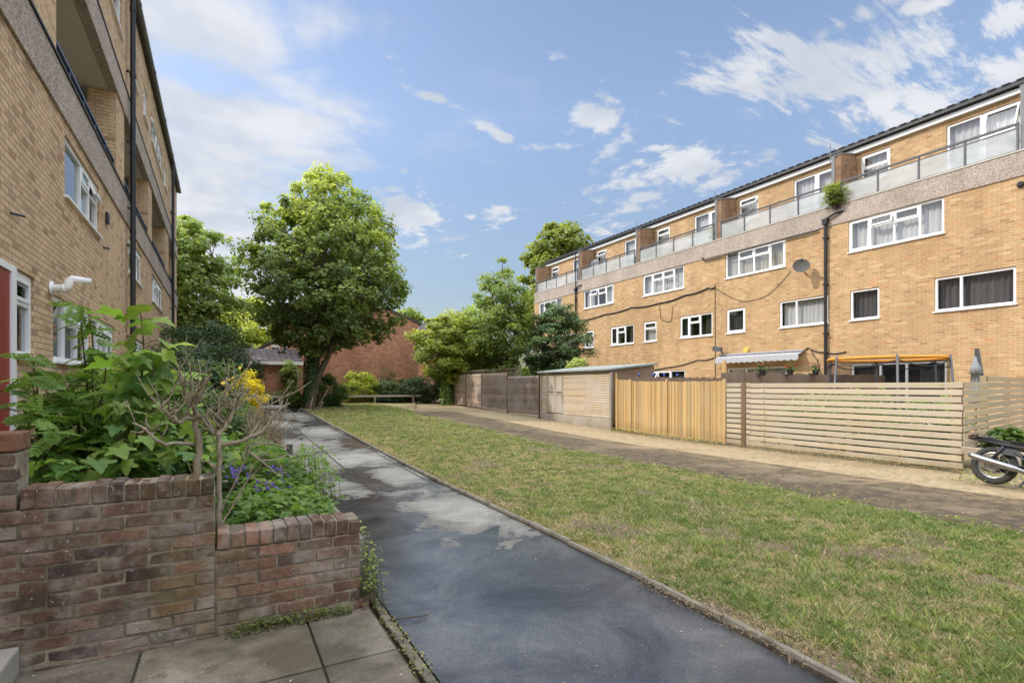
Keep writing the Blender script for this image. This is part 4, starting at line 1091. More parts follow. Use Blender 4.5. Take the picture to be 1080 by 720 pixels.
def lath_fence():
    rnd = random.Random(14)
    t = thing('lath_fence', 'honey coloured fence of narrow upright laths between the shed and the pale slat fence', 'fence', (FX, 11.5, 0))
    m = MB(); y = 9.47
    while y < 13.62:
        w = rnd.choice([0.036, 0.04, 0.045]); x = FX + rnd.uniform(-0.006, 0.006); g = gz(FX, y)
        top = g + 1.63 + rnd.uniform(-0.012, 0.012) + (0.03 if y > 13.0 else 0)
        m.box(x - 0.018, x + 0.004, y, y + w, g + 0.03 + rnd.uniform(0, .03), top, 0, kk(rnd, 0.62, 1.16, 0.12)); y += w + 0.009
    m.build('lath', M['honey_timber'], t)
    for y, w, h in ((9.37, 0.09, 1.68), (11.42, 0.05, 1.69), (12.98, 0.07, 1.68), (13.63, 0.08, 1.70)):
        p = MB(); p.box(FX - 0.055, FX - 0.021, y, y + w, gz(FX, y), gz(FX, y) + h, 0, kk(rnd, 0.85, 1.05)); p.build('post', M['honey_timber'], t, bevel=0.004)
    p = MB(); p.box(FX + 0.01, FX + 0.05, 9.4, 13.7, 0.5, 0.58, 0, (0.8, .8, .8)); p.box(FX + 0.01, FX + 0.05, 9.4, 13.7, 1.38, 1.46, 0, (0.8, .8, .8)); p.build('rail', M['honey_timber'], t)
    p = MB(); p.box(FX + 0.35, FX + 0.42, 9.72, 9.8, 0, 2.18, 0, (1.0, 0.95, 0.9)); p.build('tall_post', M['honey_timber'], t)
lath_fence()

def shed():
    rnd = random.Random(24)
    y0, y1, x1 = 14.02, 18.4, 13.3
    g0, g1 = gz(FX, y0), gz(FX, y1)
    t = thing('garden_shed', 'weathered timber shed with grey double doors and shallow green felt roof beside the fences', 'shed', (FX, 16.2, 0.2))
    nb = 19; zb = 0.44; zt = 2.0
    for a, b in ((y0 + 0.06, 16.82), (18.0, y1 - 0.05)):
      m = MB()
      for i in range(nb):
        z = zb + (zt - zb) * i / nb; h = (zt - zb) / nb
        lap = [(FX - 0.024, z + .005), (FX - 0.006, z + h), (FX + 0.01, z + h), (FX + 0.01, z + .008)]
        for c, e in (((a, 15.5), (15.505, b)) if b < 17 else ((a, b),)):
            m.prism([(px, c, pz) for px, pz in lap], (0, e - c, 0), 0, kk(rnd, 0.75, 1.08, 0.08))
      m.build('front_wall', M['shed_board'], t)
    b = MB(); b.box(FX - 0.012, FX + 0.06, y0, y1, 0.0, 0.43, 0, (0.9, 0.88, 0.85)); b.build('plinth', M['grey_ply'], t, bevel=0.005)
    s = MB(); nb = 21
    for yy in (y0, y1 - 0.02):
        for i in range(nb):
            z = 0.2 + (2.2 - 0.2) * i / nb; h = 2.0 / nb
            xa = max(FX + 0.011, FX - 0.13 + (z + h - 2.02) / 0.23 * 2.13)
            if xa > x1 - .1: continue
            s.box(xa, x1, yy - (0.012 if i % 2 else 0.016), yy + 0.02, z + .003, z + h - 0.003, 0, kk(rnd, 0.7, 1.1))
    for yy in (y0 - .008, y1 + .002): s.prism([(FX + .012, yy, .2), (x1, yy, .2), (x1, yy, 2.23), (FX + .012, yy, 2.03)], (0, .006, 0), 0, (.8, .8, .8))
    s.box(x1, x1 + .03, y0, y1, 0.1, 2.2, 0, (0.7, .7, .7)); s.build('side_wall', M['shed_board_x'], t)
    d = MB()
    for a, c in ((16.84, 17.39), (17.41, 17.98)):
        for e, h in ((0.47, 1.22), (1.24, 1.96)):
            d.box(FX - 0.012, FX + 0.008, a + 0.07, c - 0.07, e + 0.04, h - 0.04, 0, kk(rnd, 0.9, 1.1))
    fr = MB()
    for a, c in ((16.84, 17.39), (17.41, 17.98)):
        k = kk(rnd, 0.42, 0.55)
        fr.box(FX - 0.026, FX - 0.0, a, a + 0.07, 0.46, 1.98, 0, k); fr.box(FX - 0.026, FX, c - 0.07, c, 0.46, 1.98, 0, k)
        for z in (0.46, 1.18, 1.91): fr.box(FX - 0.025, FX - .001, a + .071, c - .071, z, z + 0.07, 0, k)
    door = d.build('double_door', M['grey_ply'], t); fr.build('door_frame', M['shed_board'], door)
    r = MB(); r.prism([(FX - 0.13, y0 - 0.1, 2.02), (FX - 0.13, y0 - 0.1, 2.085), (x1 + 0.1, y0 - 0.1, 2.315), (x1 + 0.1, y0 - 0.1, 2.25)], (0, y1 - y0 + 0.25, 0)); r.build('roof', M['felt'], t, bevel=0.008)
    p = MB()
    for y in (y0 - 0.05, y1 - .03):
        p = MB(); p.box(FX - 0.05, FX + 0.03, y, y + 0.075, gz(FX, y) - 0.05, 2.0, 0, (0.75, 0.72, 0.7)); p.build('corner_post', M['grey_ply'], t, bevel=0.004)
    p = MB(); p.box(FX + 0.15, FX + 0.21, y0 - 0.07, y0 - 0.025, 0.2, 1.95, 0, (1, 1, 1)); p.build('brace_post', M['honey_timber'], t)
shed()

def panel_fence():
    rnd = random.Random(34)
    t = thing('panel_fence', 'dark weathered board panel fence in tree shade beyond the shed', 'fence', (FX, 23, 0.3))
    pn = MB()
    segs_ = [(18.62, 21.3, 1.60, 0.85), (21.38, 24.0, 1.68, 0.95), (24.08, 26.0, 1.62, 1.6), (26.08, 27.7, 1.62, 1.75)]  # last value sets tone: far panels painted paler as sunlit, near ones darker
    for a, b, h, k in segs_:
        g = gz(FX, (a + b) / 2); z = g + 0.05
        while z < g + h:
            hh = rnd.uniform(0.095, 0.115)
            pn.prism([(FX - 0.036, a, z), (FX - 0.004, a, z + hh), (FX + 0.008, a, z + hh), (FX + 0.008, a, z)], (0, b - a, 0), 0, tuple(k * q for q in kk(rnd, 0.6, 1.35))); z += hh - 0.003
    pn.build('board_panel', M['brown_timber'], t)
    for y in (18.55, 21.31, 24.01, 26.01, 27.7):
        p = MB(); p.box(FX - 0.035, FX + 0.03, y, y + 0.065, gz(FX, y) - .05, gz(FX, y) + 1.72, 0, (0.6, 0.6, 0.6)); p.build('post', M['brown_post'], t)
    tr = MB()
    for y in np.arange(20.2, 27.6, 0.24): tr.box(FX + 0.05, FX + 0.06, y, y + 0.03, 1.9, 2.32, 0, (0.8, .8, .8))
    for z in (1.95, 2.1, 2.28): tr.box(FX + 0.062, FX + 0.072, 20.2, 27.6, z, z + 0.03, 0, (0.8, .8, .8))
    tr.build('trellis', M['brown_timber'], t)
panel_fence()

def divider(y, x1, zt, label, n):
    rnd = random.Random(n)
    t = thing('divider_fence', label, 'fence', (14.5, y, 0))
    m = MB(); x = FX + 0.1
    while x < x1:
        k = kk(rnd, 0.75, 1.1); m.box(x, x + 0.115, y - 0.01, y + 0.01, 0.05, zt + rnd.uniform(-.02, .02), 0, k); x += 0.12
    m.build('board', wood_mat('divider_boards', (0.16, 0.10, 0.06), (0.33, 0.22, 0.14), 'z', weather=0.5, grey=(0.3, 0.26, 0.22)), t)
    p = MB()
    for x in np.arange(FX + 0.4, x1, 2.4):
        p = MB(); p.box(x, x + 0.08, y + 0.011, y + 0.09, 0, zt - 0.04, 0, (0.7, .7, .7)); p.build('post', M['brown_post'], t)
divider(9.62, 19.4, 1.86, 'brown board fence with flower pots dividing two gardens behind the pale slat fence', 3)
divider(13.2, 19.4, 1.80, 'brown board fence with blue lights dividing gardens behind the honey lath fence', 4)

# pots hanging on the divider fence
M['pot'] = plain('dark_plastic_pot', (0.04, 0.035, 0.035), 0.5)
M['flower_leaf'] = leaf_mat('pot_leaf')
def pot(x, y, z, label, fc):
    t = thing('flower_pot', label, 'flower pot', (x, y, z), group='flower pots along the divider fence')
    m = MB(); m.tube([(x, y, z), (x, y, z + 0.14), (x, y, z + 0.16)], [0.07, 0.1, 0.105], 14); m.build('pot', M['pot'], t, smooth_sh=False)
    n = 150; c = np.array([x, y, z + 0.24]); p = c + RNG.normal(0, 1, (n, 3)) * [0.1, 0.09, 0.07]
    d = RNG.normal(0, 1, (n, 3)); d /= np.linalg.norm(d, axis=1)[:, None]; e = np.cross(d, RNG.normal(0, 1, (n, 3))); e /= np.linalg.norm(e, axis=1)[:, None]
    s = 0.03; v = np.stack([p - d * s, p + e * s * .6, p + d * s, p - e * s * .6], 1).reshape(-1, 3)
    isf = (RNG.random(n) < 0.35) & (p[:, 2] > z + 0.22)
    col = np.where(isf[:, None], np.array(fc), np.array([0.07, 0.15, 0.04]) * (0.6 + RNG.random(n))[:, None])
    np_mesh('flowers', v, np.arange(n * 4).reshape(n, 4), M['flower_leaf'], t, np.repeat(col, 4, 0))
pot(13.0, 9.5, 1.79, 'small pot of dark red flowers hooked nearest the awning', (0.35, 0.03, 0.05))
pot(14.2, 9.5, 1.82, 'small pot of red flowers hooked at the middle of the divider fence', (0.5, 0.03, 0.03))
pot(15.4, 9.5, 1.82, 'small pot of pink flowers hooked beside the trampoline', (0.6, 0.16, 0.25))
def lights():
    for i, x in enumerate((11.9, 12.5, 13.0, 13.6)):
        t = thing('garden_light', 'tiny blue solar light on top of the brown divider fence behind the lath fence', 'light', (x, 13.2, 1.84), group='blue lights on the divider fence')
        m = MB(); m.tube([(x, 13.2, 1.80), (x, 13.2, 1.85)], 0.02, 8); m.build('stem', M['pot'], t)
        m = MB(); m.tube([(x, 13.2, 1.851), (x, 13.2, 1.88), (x, 13.2, 1.91), (x, 13.2, 1.92)], [0.025, 0.045, 0.03, 0.005], 10); m.build('lamp_cap', BLUE, t)
BLUE = plain('blue_plastic', (0.06, 0.13, 0.6), 0.35)
lights()

# ================================================================== trampoline and parasol in the near garden
def net_mat():
    t = NT('black_safety_net'); d = t.n('ShaderNodeBsdfDiffuse'); d.inputs[0].default_value = (0.012, 0.012, 0.014, 1)
    tp = t.n('ShaderNodeBsdfTransparent'); m = t.n('ShaderNodeMixShader'); m.inputs[0].default_value = 0.36
    t.l(tp.outputs[0], m.inputs[1]); t.l(d.outputs[0], m.inputs[2]); return t.done(m.outputs[0])
def trampoline():
    c = Vector((15.2, 7.5, 0)); Rr = 1.3; ztop = 2.2
    t = thing('trampoline', 'round trampoline with black safety net and orange padded top hoop behind the slat fence', 'trampoline', c)
    m = MB(); m.torus(c + Vector((0, 0, ztop)), (0, 0, 1), Rr, 0.036, 48, 8); m.build('top_hoop', plain('orange_foam', (0.72, 0.29, 0.03), 0.7, var=0.15, scale=8, bump=0.3), t, smooth_sh=True)
    n = MB(); k = 48; v = []; f = []
    for i in range(k):
        A = 2 * math.pi * i / k; sag = 0.12 * abs(math.sin(A * 3))
        v += [c + Vector((math.cos(A) * Rr * 1.0, math.sin(A) * Rr * 1.0, 0.72)), c + Vector((math.cos(A) * Rr * .99, math.sin(A) * Rr * .99, ztop - 0.04))]
        j = (i + 1) % k; f.append((2 * i, 2 * j, 2 * j + 1, 2 * i + 1))
    n.add(v, f); n.build('safety_net', net_mat(), t)
    for i in range(6):
        A = 2 * math.pi * i / 6 + 0.62; p = MB()
        a = c + Vector((math.cos(A) * Rr * 1.16, math.sin(A) * Rr * 1.16, 0.0)); b = c + Vector((math.cos(A) * Rr * 1.04, math.sin(A) * Rr * 1.04, ztop + 0.06))
        p.tube([a, a + (b - a) * 0.4, b], 0.028, 8); p.build('pole', M['grey_metal'], t, smooth_sh=True)
    p = MB()
    pts = []
    for i in range(49):
        A = 2 * math.pi * i / 48; pts.append(c + Vector((math.cos(A) * Rr * 1.01, math.sin(A) * Rr * 1.01, ztop - 0.06 - 0.17 * abs(math.sin((A - 0.62) * 3)))))
    p.tube(pts, 0.014, 5); p.build('net_cord', M['iron'], t)
    m = MB(); m.tube([c + Vector((0, 0, 0.66)), c + Vector((0, 0, 0.7))], Rr * 0.97, 40); m.build('jumping_mat', M['iron'], t)
    m = MB(); m.torus(c + Vector((0, 0, 0.68)), (0, 0, 1), Rr * 1.02, 0.05, 40, 8); m.build('frame_pad', BLUE, t, smooth_sh=True)
trampoline()
def parasol():
    c = Vector((15.2, 5.62, 0))
    t = thing('garden_parasol', 'closed pale grey cantilever parasol standing folded behind the fence return', 'parasol', c)
    m = MB(); n = 24; v = []; f = []
    prof = [(2.2, 0.02), (2.1, 0.04), (1.95, 0.075), (1.78, 0.11), (1.775, 0.07), (1.5, 0.09), (1.1, 0.12), (1.05, 0.05)]
    for z, r in prof:
        for k in range(n):
            A = 2 * math.pi * k / n; rr = r * (1 + 0.22 * math.cos(8 * A)); v.append((c.x + rr * math.cos(A), c.y + rr * math.sin(A), z))
    for i in range(len(prof) - 1):
        for k in range(n): f.append((i * n + k, i * n + (k + 1) % n, (i + 1) * n + (k + 1) % n, (i + 1) * n + k))
    m.add(v, f); m.build('canopy', plain('pale_grey_canopy', (0.33, 0.34, 0.36), 0.8, var=0.2, scale=6), t, smooth_sh=True)
    p = MB(); p.tube([c + Vector((0.1, -0.2, 0)), c + Vector((0.05, -0.1, 1.7)), c + Vector((0, -0.03, 2.36))], 0.035, 8); p.tube([c, c + Vector((0, 0, 2.36))], 0.025, 8); p.build('pole', M['grey_metal'], t)
    p = MB(); p.box(c.x - .35, c.x + .35, c.y - .5, c.y + .2, 0, 0.08); p.build('base', M['concrete'], t)
parasol()

# ================================================================== motorcycle
def motorcycle():
    t = thing('motorcycle', 'stripped black motorcycle with chrome exhaust leaning at the right edge beside the slat fence', 'motorcycle', (10.35, 3.1, 0))
    rub = plain('tyre_rubber', (0.05, 0.05, 0.052), 0.8, var=0.3, scale=12, bump=0.4)
    Rw = 0.29
    lean = Matrix.Rotation(R(11), 4, Vector((0, 1, 0)))     # leans towards the fence
    P0 = Vector((10.35, 3.62, 0.0))
    def W(x, y, z):        # x sideways (away from the drive), y backward, z up: bike frame to world
        q = lean @ Vector((x, 0, z)); return Vector((P0.x + q.x, P0.y + y, P0.z + q.z))
    ax = (lean @ Vector((1, 0, 0)))
    def wheel(y):
        m = MB(); m.torus(W(0, y, Rw), ax, Rw - 0.05, 0.052, 40, 12, sq=0.9)
        w = m.build('wheel', rub, t, smooth_sh=True)
        r = MB(); r.torus(W(0, y, Rw), ax, Rw - 0.098, 0.017, 40, 8, sq=1.6); r.tube([W(-.06, y, Rw), W(.06, y, Rw)], 0.04, 12)
        for k in range(28):
            A = 2 * math.pi * k / 28; B = A + (0.5 if k % 2 else -0.5); s = 0.03 if (k // 2) % 2 else -0.03
            r.tube([W(s, y + math.cos(B) * 0.035, Rw + math.sin(B) * 0.035), W(0, y + math.cos(A) * (Rw - .1), Rw + math.sin(A) * (Rw - .1))], 0.0028, 4)
        r.build('rim', M['steel'], w, smooth_sh=True)
        d = MB(); d.tube([W(-.065, y, Rw), W(-.07, y, Rw)], 0.1, 24); d.build('brake_disc', M['steel'], w)
    wheel(0.0); wheel(-1.27)
    f = MB()
    tb = lambda pts, r: f.tube([W(*p) for p in pts], r, 8)
    for s in (-1, 1):
        tb([(s * .1, 0, Rw), (s * .1, -.48, .31)], 0.02)                       # swing arm
        tb([(s * .11, .02, Rw + .03), (s * .13, -.14, .58)], 0.026)            # shock
        tb([(s * .11, .20, .66), (s * .12, -.15, .60), (s * .12, -.5, .56), (s * .08, -.9, .68)], 0.016)   # subframe rails
        tb([(s * .11, -.15, .60), (s * .1, -.48, .31), (s * .1, -.85, .25), (s * .04, -1.0, .66)], 0.016)
        tb([(s * .085, -1.27, Rw), (s * .085, -1.06, .74)], 0.022)             # fork
    tb([(-.11, .20, .66), (.11, .20, .66)], 0.014); tb([(-.33, -.92, .86), (-.1, -1.03, .84), (.1, -1.03, .84), (.33, -.92, .86)], 0.012)
    tb([(0, -.92, .6), (0, -1.05, .84)], 0.03)
    f.build('frame', M['iron'], t, smooth_sh=True)
    m = MB()
    m.prism([W(-.075, .32, .70), W(-.085, .05, .72), W(-.085, -.2, .64), W(-.085, -.2, .60), W(-.08, .05, .66), W(-.07, .30, .66)], ax * 0.16); m.build('tail_fender', M['iron'], t, bevel=0.008)
    m = MB(); m.obox(W(0, .30, .70), ax * .06, Vector((0, .03, 0)), Vector((0, 0, .035))); m.build('tail_light', plain('red_lens', (0.12, 0.012, 0.012), 0.3), t, bevel=0.008)
    for s in (-1, 1):
        m = MB(); m.tube([W(s * .06, .2, .72), W(s * .15, .21, .725)], 0.008, 6); m.tube([W(s * .15, .18, .725), W(s * .15, .25, .725)], 0.028, 10); m.build('indicator', plain('smoked_lens', (0.06, 0.035, 0.02), 0.3), t)
    m = MB(); m.tube([W(-.17, .26, .40), W(-.17, .22, .395), W(-.165, -.28, .26), W(-.16, -.33, .245), W(-.15, -.42, .22), W(-.13, -.85, .16), W(-.1, -.98, .3), W(-.04, -.86, .42)], [0.03, 0.046, 0.048, 0.04, 0.024, 0.022, 0.022, 0.022], 16)
    m.build('exhaust', plain('dull_chrome', (0.3, 0.3, 0.31), 0.38, 0.95, var=0.2, scale=8), t, smooth_sh=True)
    e = MB(); e.obox(W(0, -.62, .27), ax * .15, Vector((0, .18, 0)), Vector((0, 0, .1))); e.obox(W(0, -.72, .46), ax * .1, Vector((0, .07, .05)), Vector((0, -.03, .11)))
    for k in range(6): e.obox(W(0, -.70 - .012 * k, .39 + .03 * k), ax * .125, Vector((0, .1, .03)), Vector((0, -.002, .006)))
    e.tube([W(-.17, -.6, .28), W(.17, -.6, .28)], 0.09, 16); e.build('engine', M['grey_metal'], t, bevel=0.008)
    g = MB(); v = []; fa = []; nn = 12
    for i, (y, r, z) in enumerate(((-.5, .02, .62), (-.55, .1, .66), (-.7, .14, .70), (-.88, .13, .72), (-.98, .07, .72), (-1.0, .02, .72))):
        for k in range(nn):
            A = 2 * math.pi * k / nn; v.append(W(r * math.cos(A), y, z + r * .8 * math.sin(A)))
        if i:
            for k in range(nn): fa.append(((i - 1) * nn + k, (i - 1) * nn + (k + 1) % nn, i * nn + (k + 1) % nn, i * nn + k))
    g.add(v, fa); g.build('fuel_tank', plain('black_tank_paint', (0.02, 0.02, 0.022), 0.25), t, smooth_sh=True)
    h = MB(); h.tube([W(0, -1.12, .78), W(0, -1.22, .78)], [0.09, 0.07], 18); h.build('headlight', M['steel'], t)
    for s in (-1, 1):
        h = MB(); h.tube([W(s * .25, -.95, .857), W(s * .36, -.9, .86)], 0.018, 10); h.build('grip', rub, t)
    c = MB(); c.tube([W(0.05, .1, .62), W(.02, -.1, .67), W(-.06, -.2, .68), W(-.05, -.4, .62), W(.03, -.5, .6)], 0.012, 6); c.tube([W(-.02, .05, .64), W(-.08, -.12, .6), W(-.02, -.3, .66)], 0.008, 6)
    c.obox(W(0, -.3, .62), ax * .07, Vector((0, .07, 0)), Vector((0, 0, .05))); c.build('wiring', M['iron'], t)
    s = MB(); s.tube([W(-.1, -.45, .2), W(-.22, -.38, .0)], 0.012, 8); s.build('side_stand', M['iron'], t)
    sp = MB(); sp.obox(W(-.115, -.2, .5), Vector((0.004, 0, 0)), Vector((0, .14, .02)), Vector((0, .02, .05))); sp.build('side_panel', M['grey_metal'], t)
motorcycle()
# ================================================================== red brick houses at the far end
M['tile'] = None
def tile_mat():
    t = NT('dark_concrete_tiles'); p = t.pos(); sp = t.n('ShaderNodeSeparateXYZ'); t.l(p, sp.inputs[0])
    fx = t.math('FRACT', t.math('MULTIPLY', sp.outputs[0], 3.2)); fz = t.math('FRACT', t.math('MULTIPLY', sp.outputs[2], 5.5))
    e = t.math('MINIMUM', fx, fz)
    n = t.noise(2.0, 5, 0.7, p)
    c = t.ramp(n, [(0.3, (0.06, 0.055, 0.055)), (0.7, (0.17, 0.15, 0.145))])
    c = t.mix(t.ramp(e, [(0.05, (0.75,) * 3), (0.16, (0,) * 3)]), c, (0.015, 0.015, 0.015))
    return t.done(t.principled(c, 0.8, 0, t.bump(e, 0.6, 0.03), 0.05))
M['tile'] = tile_mat()
M['white_clad'] = plain('white_weatherboard', (0.85, 0.85, 0.83), 0.6)
M['orange_post'] = plain('orange_stained_posts', (0.5, 0.24, 0.1), 0.6)

def gable():
    Y = 32.0; t = thing('gable_house', 'two storey red brick house showing its blank gable wall behind the big lawn tree', 'house', (7.3, Y, 0.55))
    x0, x1, xp = 3.95, 10.75, 6.6; ze, zp = 5.4, 6.95; dpt = 8.0
    m = MB()
    m.add([(x0, Y, 0), (x1, Y, 0), (x1, Y, ze), (xp, Y, zp), (x0, Y, ze + 0.4)], [(0, 1, 2, 3, 4)]); m.quad((x1, Y, 0), (x1, Y + dpt, 0), (x1, Y + dpt, ze), (x1, Y, ze))
    m.quad((x0, Y, 0), (x0, Y, ze + .4), (x0, Y + dpt, ze + .4), (x0, Y + dpt, 0)); m.add([(x0, Y + dpt, 0), (x0, Y + dpt, ze + .4), (xp, Y + dpt, zp), (x1, Y + dpt, ze), (x1, Y + dpt, 0)], [(0, 1, 2, 3, 4)])
    m.build('wall', M['red_brick'], t)
    r = MB(); r.prism([(x1 + 0.2, Y - 0.06, ze - 0.07), (x1 + 0.2, Y - .06, ze + 0.05), (xp, Y - .06, zp + 0.14), (x0 - .2, Y - .06, ze + 0.45), (x0 - .2, Y - .06, ze + 0.33), (xp, Y - .06, zp + 0.02)], (0, dpt + .2, 0)); r.build('roof', M['tile'], t)
    w = MB(); w.box(x1 + .003, x1 + .05, Y + 2, Y + 3.2, 3.6, 4.7); w.build('window', M['upvc'], t)
gable()
def garage():
    Y = 31.6; t = thing('garage', 'low red brick garage with grey tiled mono pitch roof left of the lawn tree', 'garage', (2.2, Y, 0.55))
    x0, x1 = 0.6, 3.93
    m = MB(); m.box(x0, x1, Y, Y + 3, 0, 2.78); m.build('wall', M['red_brick'], t)
    r = MB(); r.prism([(x0 - .2, Y - .25, 2.78), (x0 - .2, Y - .25, 2.86), (x0 - .2, Y + 3.0, 3.72), (x0 - .2, Y + 3.0, 3.6)], (x1 - x0 + .19, 0, 0)); r.build('roof', M['tile'], t)
    f = MB(); f.box(x0 - .18, x1 - .02, Y - .28, Y - .255, 2.66, 2.84); f.build('fascia', M['upvc'], t)
garage()
def clad_house():
    Y = 42.0; t = thing('clad_house', 'distant house with white panels and orange posts under a steep roof edge behind the garage', 'house', (4.3, Y, 0.55))
    a = Vector((1.9, Y, 3.2)); pts = [(2.2, Y, 0), (6.8, Y, 0), (6.8, Y, 6.6), (2.2, Y, 4.0)]
    m = MB(); m.add(pts, [(0, 1, 2, 3)]); m.quad((2.2, Y, 0), (2.2, Y, 4), (2.2, Y + 6, 4), (2.2, Y + 6, 0)); m.quad((6.8, Y, 0), (6.8, Y + 6, 0), (6.8, Y + 6, 6.6), (6.8, Y, 6.6)); m.build('wall', M['white_clad'], t)
    p = MB()
    for x in (2.25, 3.0, 3.7, 4.4, 5.2, 6.0, 6.7): p.box(x - .06, x + .06, Y - .06, Y - .003, 0, 4.0 + (x - 2.2) * 0.565 - 0.05)
    p.build('post', M['orange_post'], t)
    g = MB()
    for x in (3.12, 3.82): g.box(x, x + 0.46, Y - .03, Y - .004, 3.5, 4.3)
    g.build('window', M['drape'], t)
    r = MB(); r.prism([(1.6, Y - .12, 3.75), (1.6, Y - .12, 3.9), (6.9, Y - .12, 6.95), (6.9, Y - .12, 6.8)], (0, 6.6, 0)); r.build('roof', M['tile'], t)
    c = MB(); c.box(6.85, 6.98, Y - .3, Y + 6, 6.5, 6.62); c.build('gutter', M['upvc'], t)
clad_house()
def far_house():
    Y = 38.0; t = thing('brick_house', 'far red brick house with dark tiled roof and white fascia right of the gable wall', 'house', (14.2, Y, 0.55))
    x0, x1 = 12.0, 18.0
    m = MB(); m.box(x0, x1, Y, Y + 7, 0, 4.9); m.add([(13.6, Y - .001, 4.9), (16.4, Y - .001, 4.9), (15.0, Y - .001, 6.3)], [(0, 1, 2)]); m.build('wall', M['red_brick'], t)
    r = MB(); r.prism([(x0 - .3, Y - .3, 4.95), (x0 - .3, Y - .3, 5.05), (x0 - .3, Y + 3.5, 6.6), (x0 - .3, Y + 7.3, 5.05), (x0 - .3, Y + 7.3, 4.95)], (x1 - x0 + .6, 0, 0))
    r.prism([(13.3, Y - .35, 4.95), (15.0, Y - .35, 6.55), (16.7, Y - .35, 4.95), (15.0, Y - .35, 6.35)], (0, 3.5, 0)); r.build('roof', M['tile'], t)
    f = MB(); f.box(x0 - .3, 13.35, Y - .34, Y - .305, 4.72, 4.98); f.box(16.7, x1 + .3, Y - .34, Y - .305, 4.72, 4.98); f.build('fascia', M['upvc'], t)
    w = MB(); w.box(12.5, 13.3, Y - .05, Y - .003, 3.2, 4.3); f = w.build('window', M['upvc'], t)
    g = MB(); g.box(12.57, 13.23, Y - .056, Y - .051, 3.27, 4.23); g.build('pane', M['drape'], f)
far_house()
# low post and rail along the far edge
def trip_rail(x0, x1, y, label):
    rnd = random.Random(int(x0 * 10) + 3)
    t = thing('trip_rail', label, 'rail', ((x0 + x1) / 2, y, 0.5)); g = 0.53
    b = MB(); x = x0
    while x < x1 - .1:
        e = min(x + 2.2, x1); k = rnd.uniform(0.8, 1.1); b.box(x + .004, e - .004, y - .05, y + .05, g + .36 + rnd.uniform(-.01, .01), g + .47, 0, (k, k * .95, k * .9)); x = e
    b.build('rail', M['grey_ply'], t, bevel=0.006)
    x = x0 + 0.2
    while x < x1: 
        p = MB(); p.box(x - .045, x + .045, y - .04, y + .04, g - .1, g + .358, 0, (0.75, 0.7, 0.65)); p.build('post', M['grey_ply'], t); x += 2.2
trip_rail(5.0, 10.1, 29.5, 'low grey timber trip rail along the far lawn edge below the gable wall')
trip_rail(0.2, 3.1, 29.8, 'low grey timber trip rail in front of the brick garage')
def bollard_lamp():
    p = at(308, 424, 26.5); g = gz(p.x, 26.5)
    t = thing('marker_post', 'small cream topped post where the path ends under the tree', 'post', (p.x, 26.5, g))
    m = MB(); m.box(p.x - .05, p.x + .05, 26.45, 26.55, g, g + .5); m.build('post_body', M['brown_post'], t)
    m = MB(); m.box(p.x - .09, p.x + .09, 26.42, 26.58, g + .5, g + .72); m.build('cap', plain('cream_paint', (0.7, 0.6, 0.35), 0.6), t, bevel=.02)
bollard_lamp()
# ================================================================== foliage tools
L_OVAL = (np.array([(0, 0, 0), (.30, .42, .05), (0, 1, -.06), (-.30, .42, .05)], float), np.array([(0, 1, 2), (0, 2, 3)]))
L_BROAD = (np.array([(0, 0, 0), (.45, .22, .05), (.34, .66, .03), (0, 1, -.1), (-.34, .66, .03), (-.45, .22, .05)], float), np.array([(0, 1, 2), (0, 2, 3), (0, 3, 4), (0, 4, 5)]))
L_NEEDLE = (np.array([(0, 0, 0), (.16, .4, .03), (0, 1, -.05), (-.16, .4, .03)], float), np.array([(0, 1, 2), (0, 2, 3)]))
def palmate(fold=0.22, curl=0.55, droop=0.22):
    half = [(0.05, -0.07), (0.28, -0.17), (0.37, -0.03), (0.33, 0.10), (0.60, 0.27), (0.61, 0.40), (0.47, 0.44), (0.27, 0.46), (0.26, 0.62), (0.19, 0.70), (0.13, 0.84)]
    pts = [(0, 0)] + half + [(0, 1.0)] + [(-x, y) for x, y in half[::-1]]
    v = [(0, 0.3, 0)] + [(x, y, 0) for x, y in pts]
    v = np.array(v, float); v[:, 2] = fold * np.abs(v[:, 0]) - curl * v[:, 0] ** 2 - droop * (v[:, 1] - 0.2) ** 2 + 0.03 * np.sin(v[:, 0] * 9 + v[:, 1] * 7)
    n = len(pts); return v, np.array([(0, 1 + i, 1 + (i + 1) % n) for i in range(n)])
L_PALM = palmate(); PALMS = [L_PALM, palmate(0.35, 0.5, 0.45), palmate(0.05, 0.8, 0.35), palmate(0.45, 0.2, 0.1), palmate(0.2, 1.1, 0.6)]
def pinnate(pairs=6):
    V = []; F = []
    def leaflet(base, ang, L, W):
        d = np.array([math.sin(ang), math.cos(ang), 0]); s = np.array([d[1], -d[0], 0]); o = len(V)
        for a, b, z in ((0, 0, 0), (.25, .42, .02), (.6, .45, .0), (1, 0, -.05), (.6, -.45, .0), (.25, -.42, .02)):
            p = base + d * L * a + s * W * b; V.append((p[0], p[1], p[2] + z))
        F.extend([(o, o + 1, o + 2), (o, o + 2, o + 3), (o, o + 3, o + 4), (o, o + 4, o + 5)])
    for i in range(pairs):
        y = 0.18 + 0.66 * i / (pairs - 1); L = 0.34 - 0.08 * abs(i - 2.2) / 3
        for sgn in (-1, 1): leaflet(np.array([0, y, -0.25 * y * y]), sgn * R(68 - 4 * i), L, 0.17)
    leaflet(np.array([0, 0.86, -0.2]), 0, 0.3, 0.17)
    o = len(V); V.extend([(-.01, 0, 0), (.01, 0, 0), (.008, .5, -.06), (-.008, .5, -.06), (.005, .9, -.2), (-.005, .9, -.2)])
    F.extend([(o, o + 1, o + 2), (o, o + 2, o + 3), (o + 3, o + 2, o + 4), (o + 3, o + 4, o + 5)])
    return np.array(V, float), np.array(F)
L_PINN = pinnate()

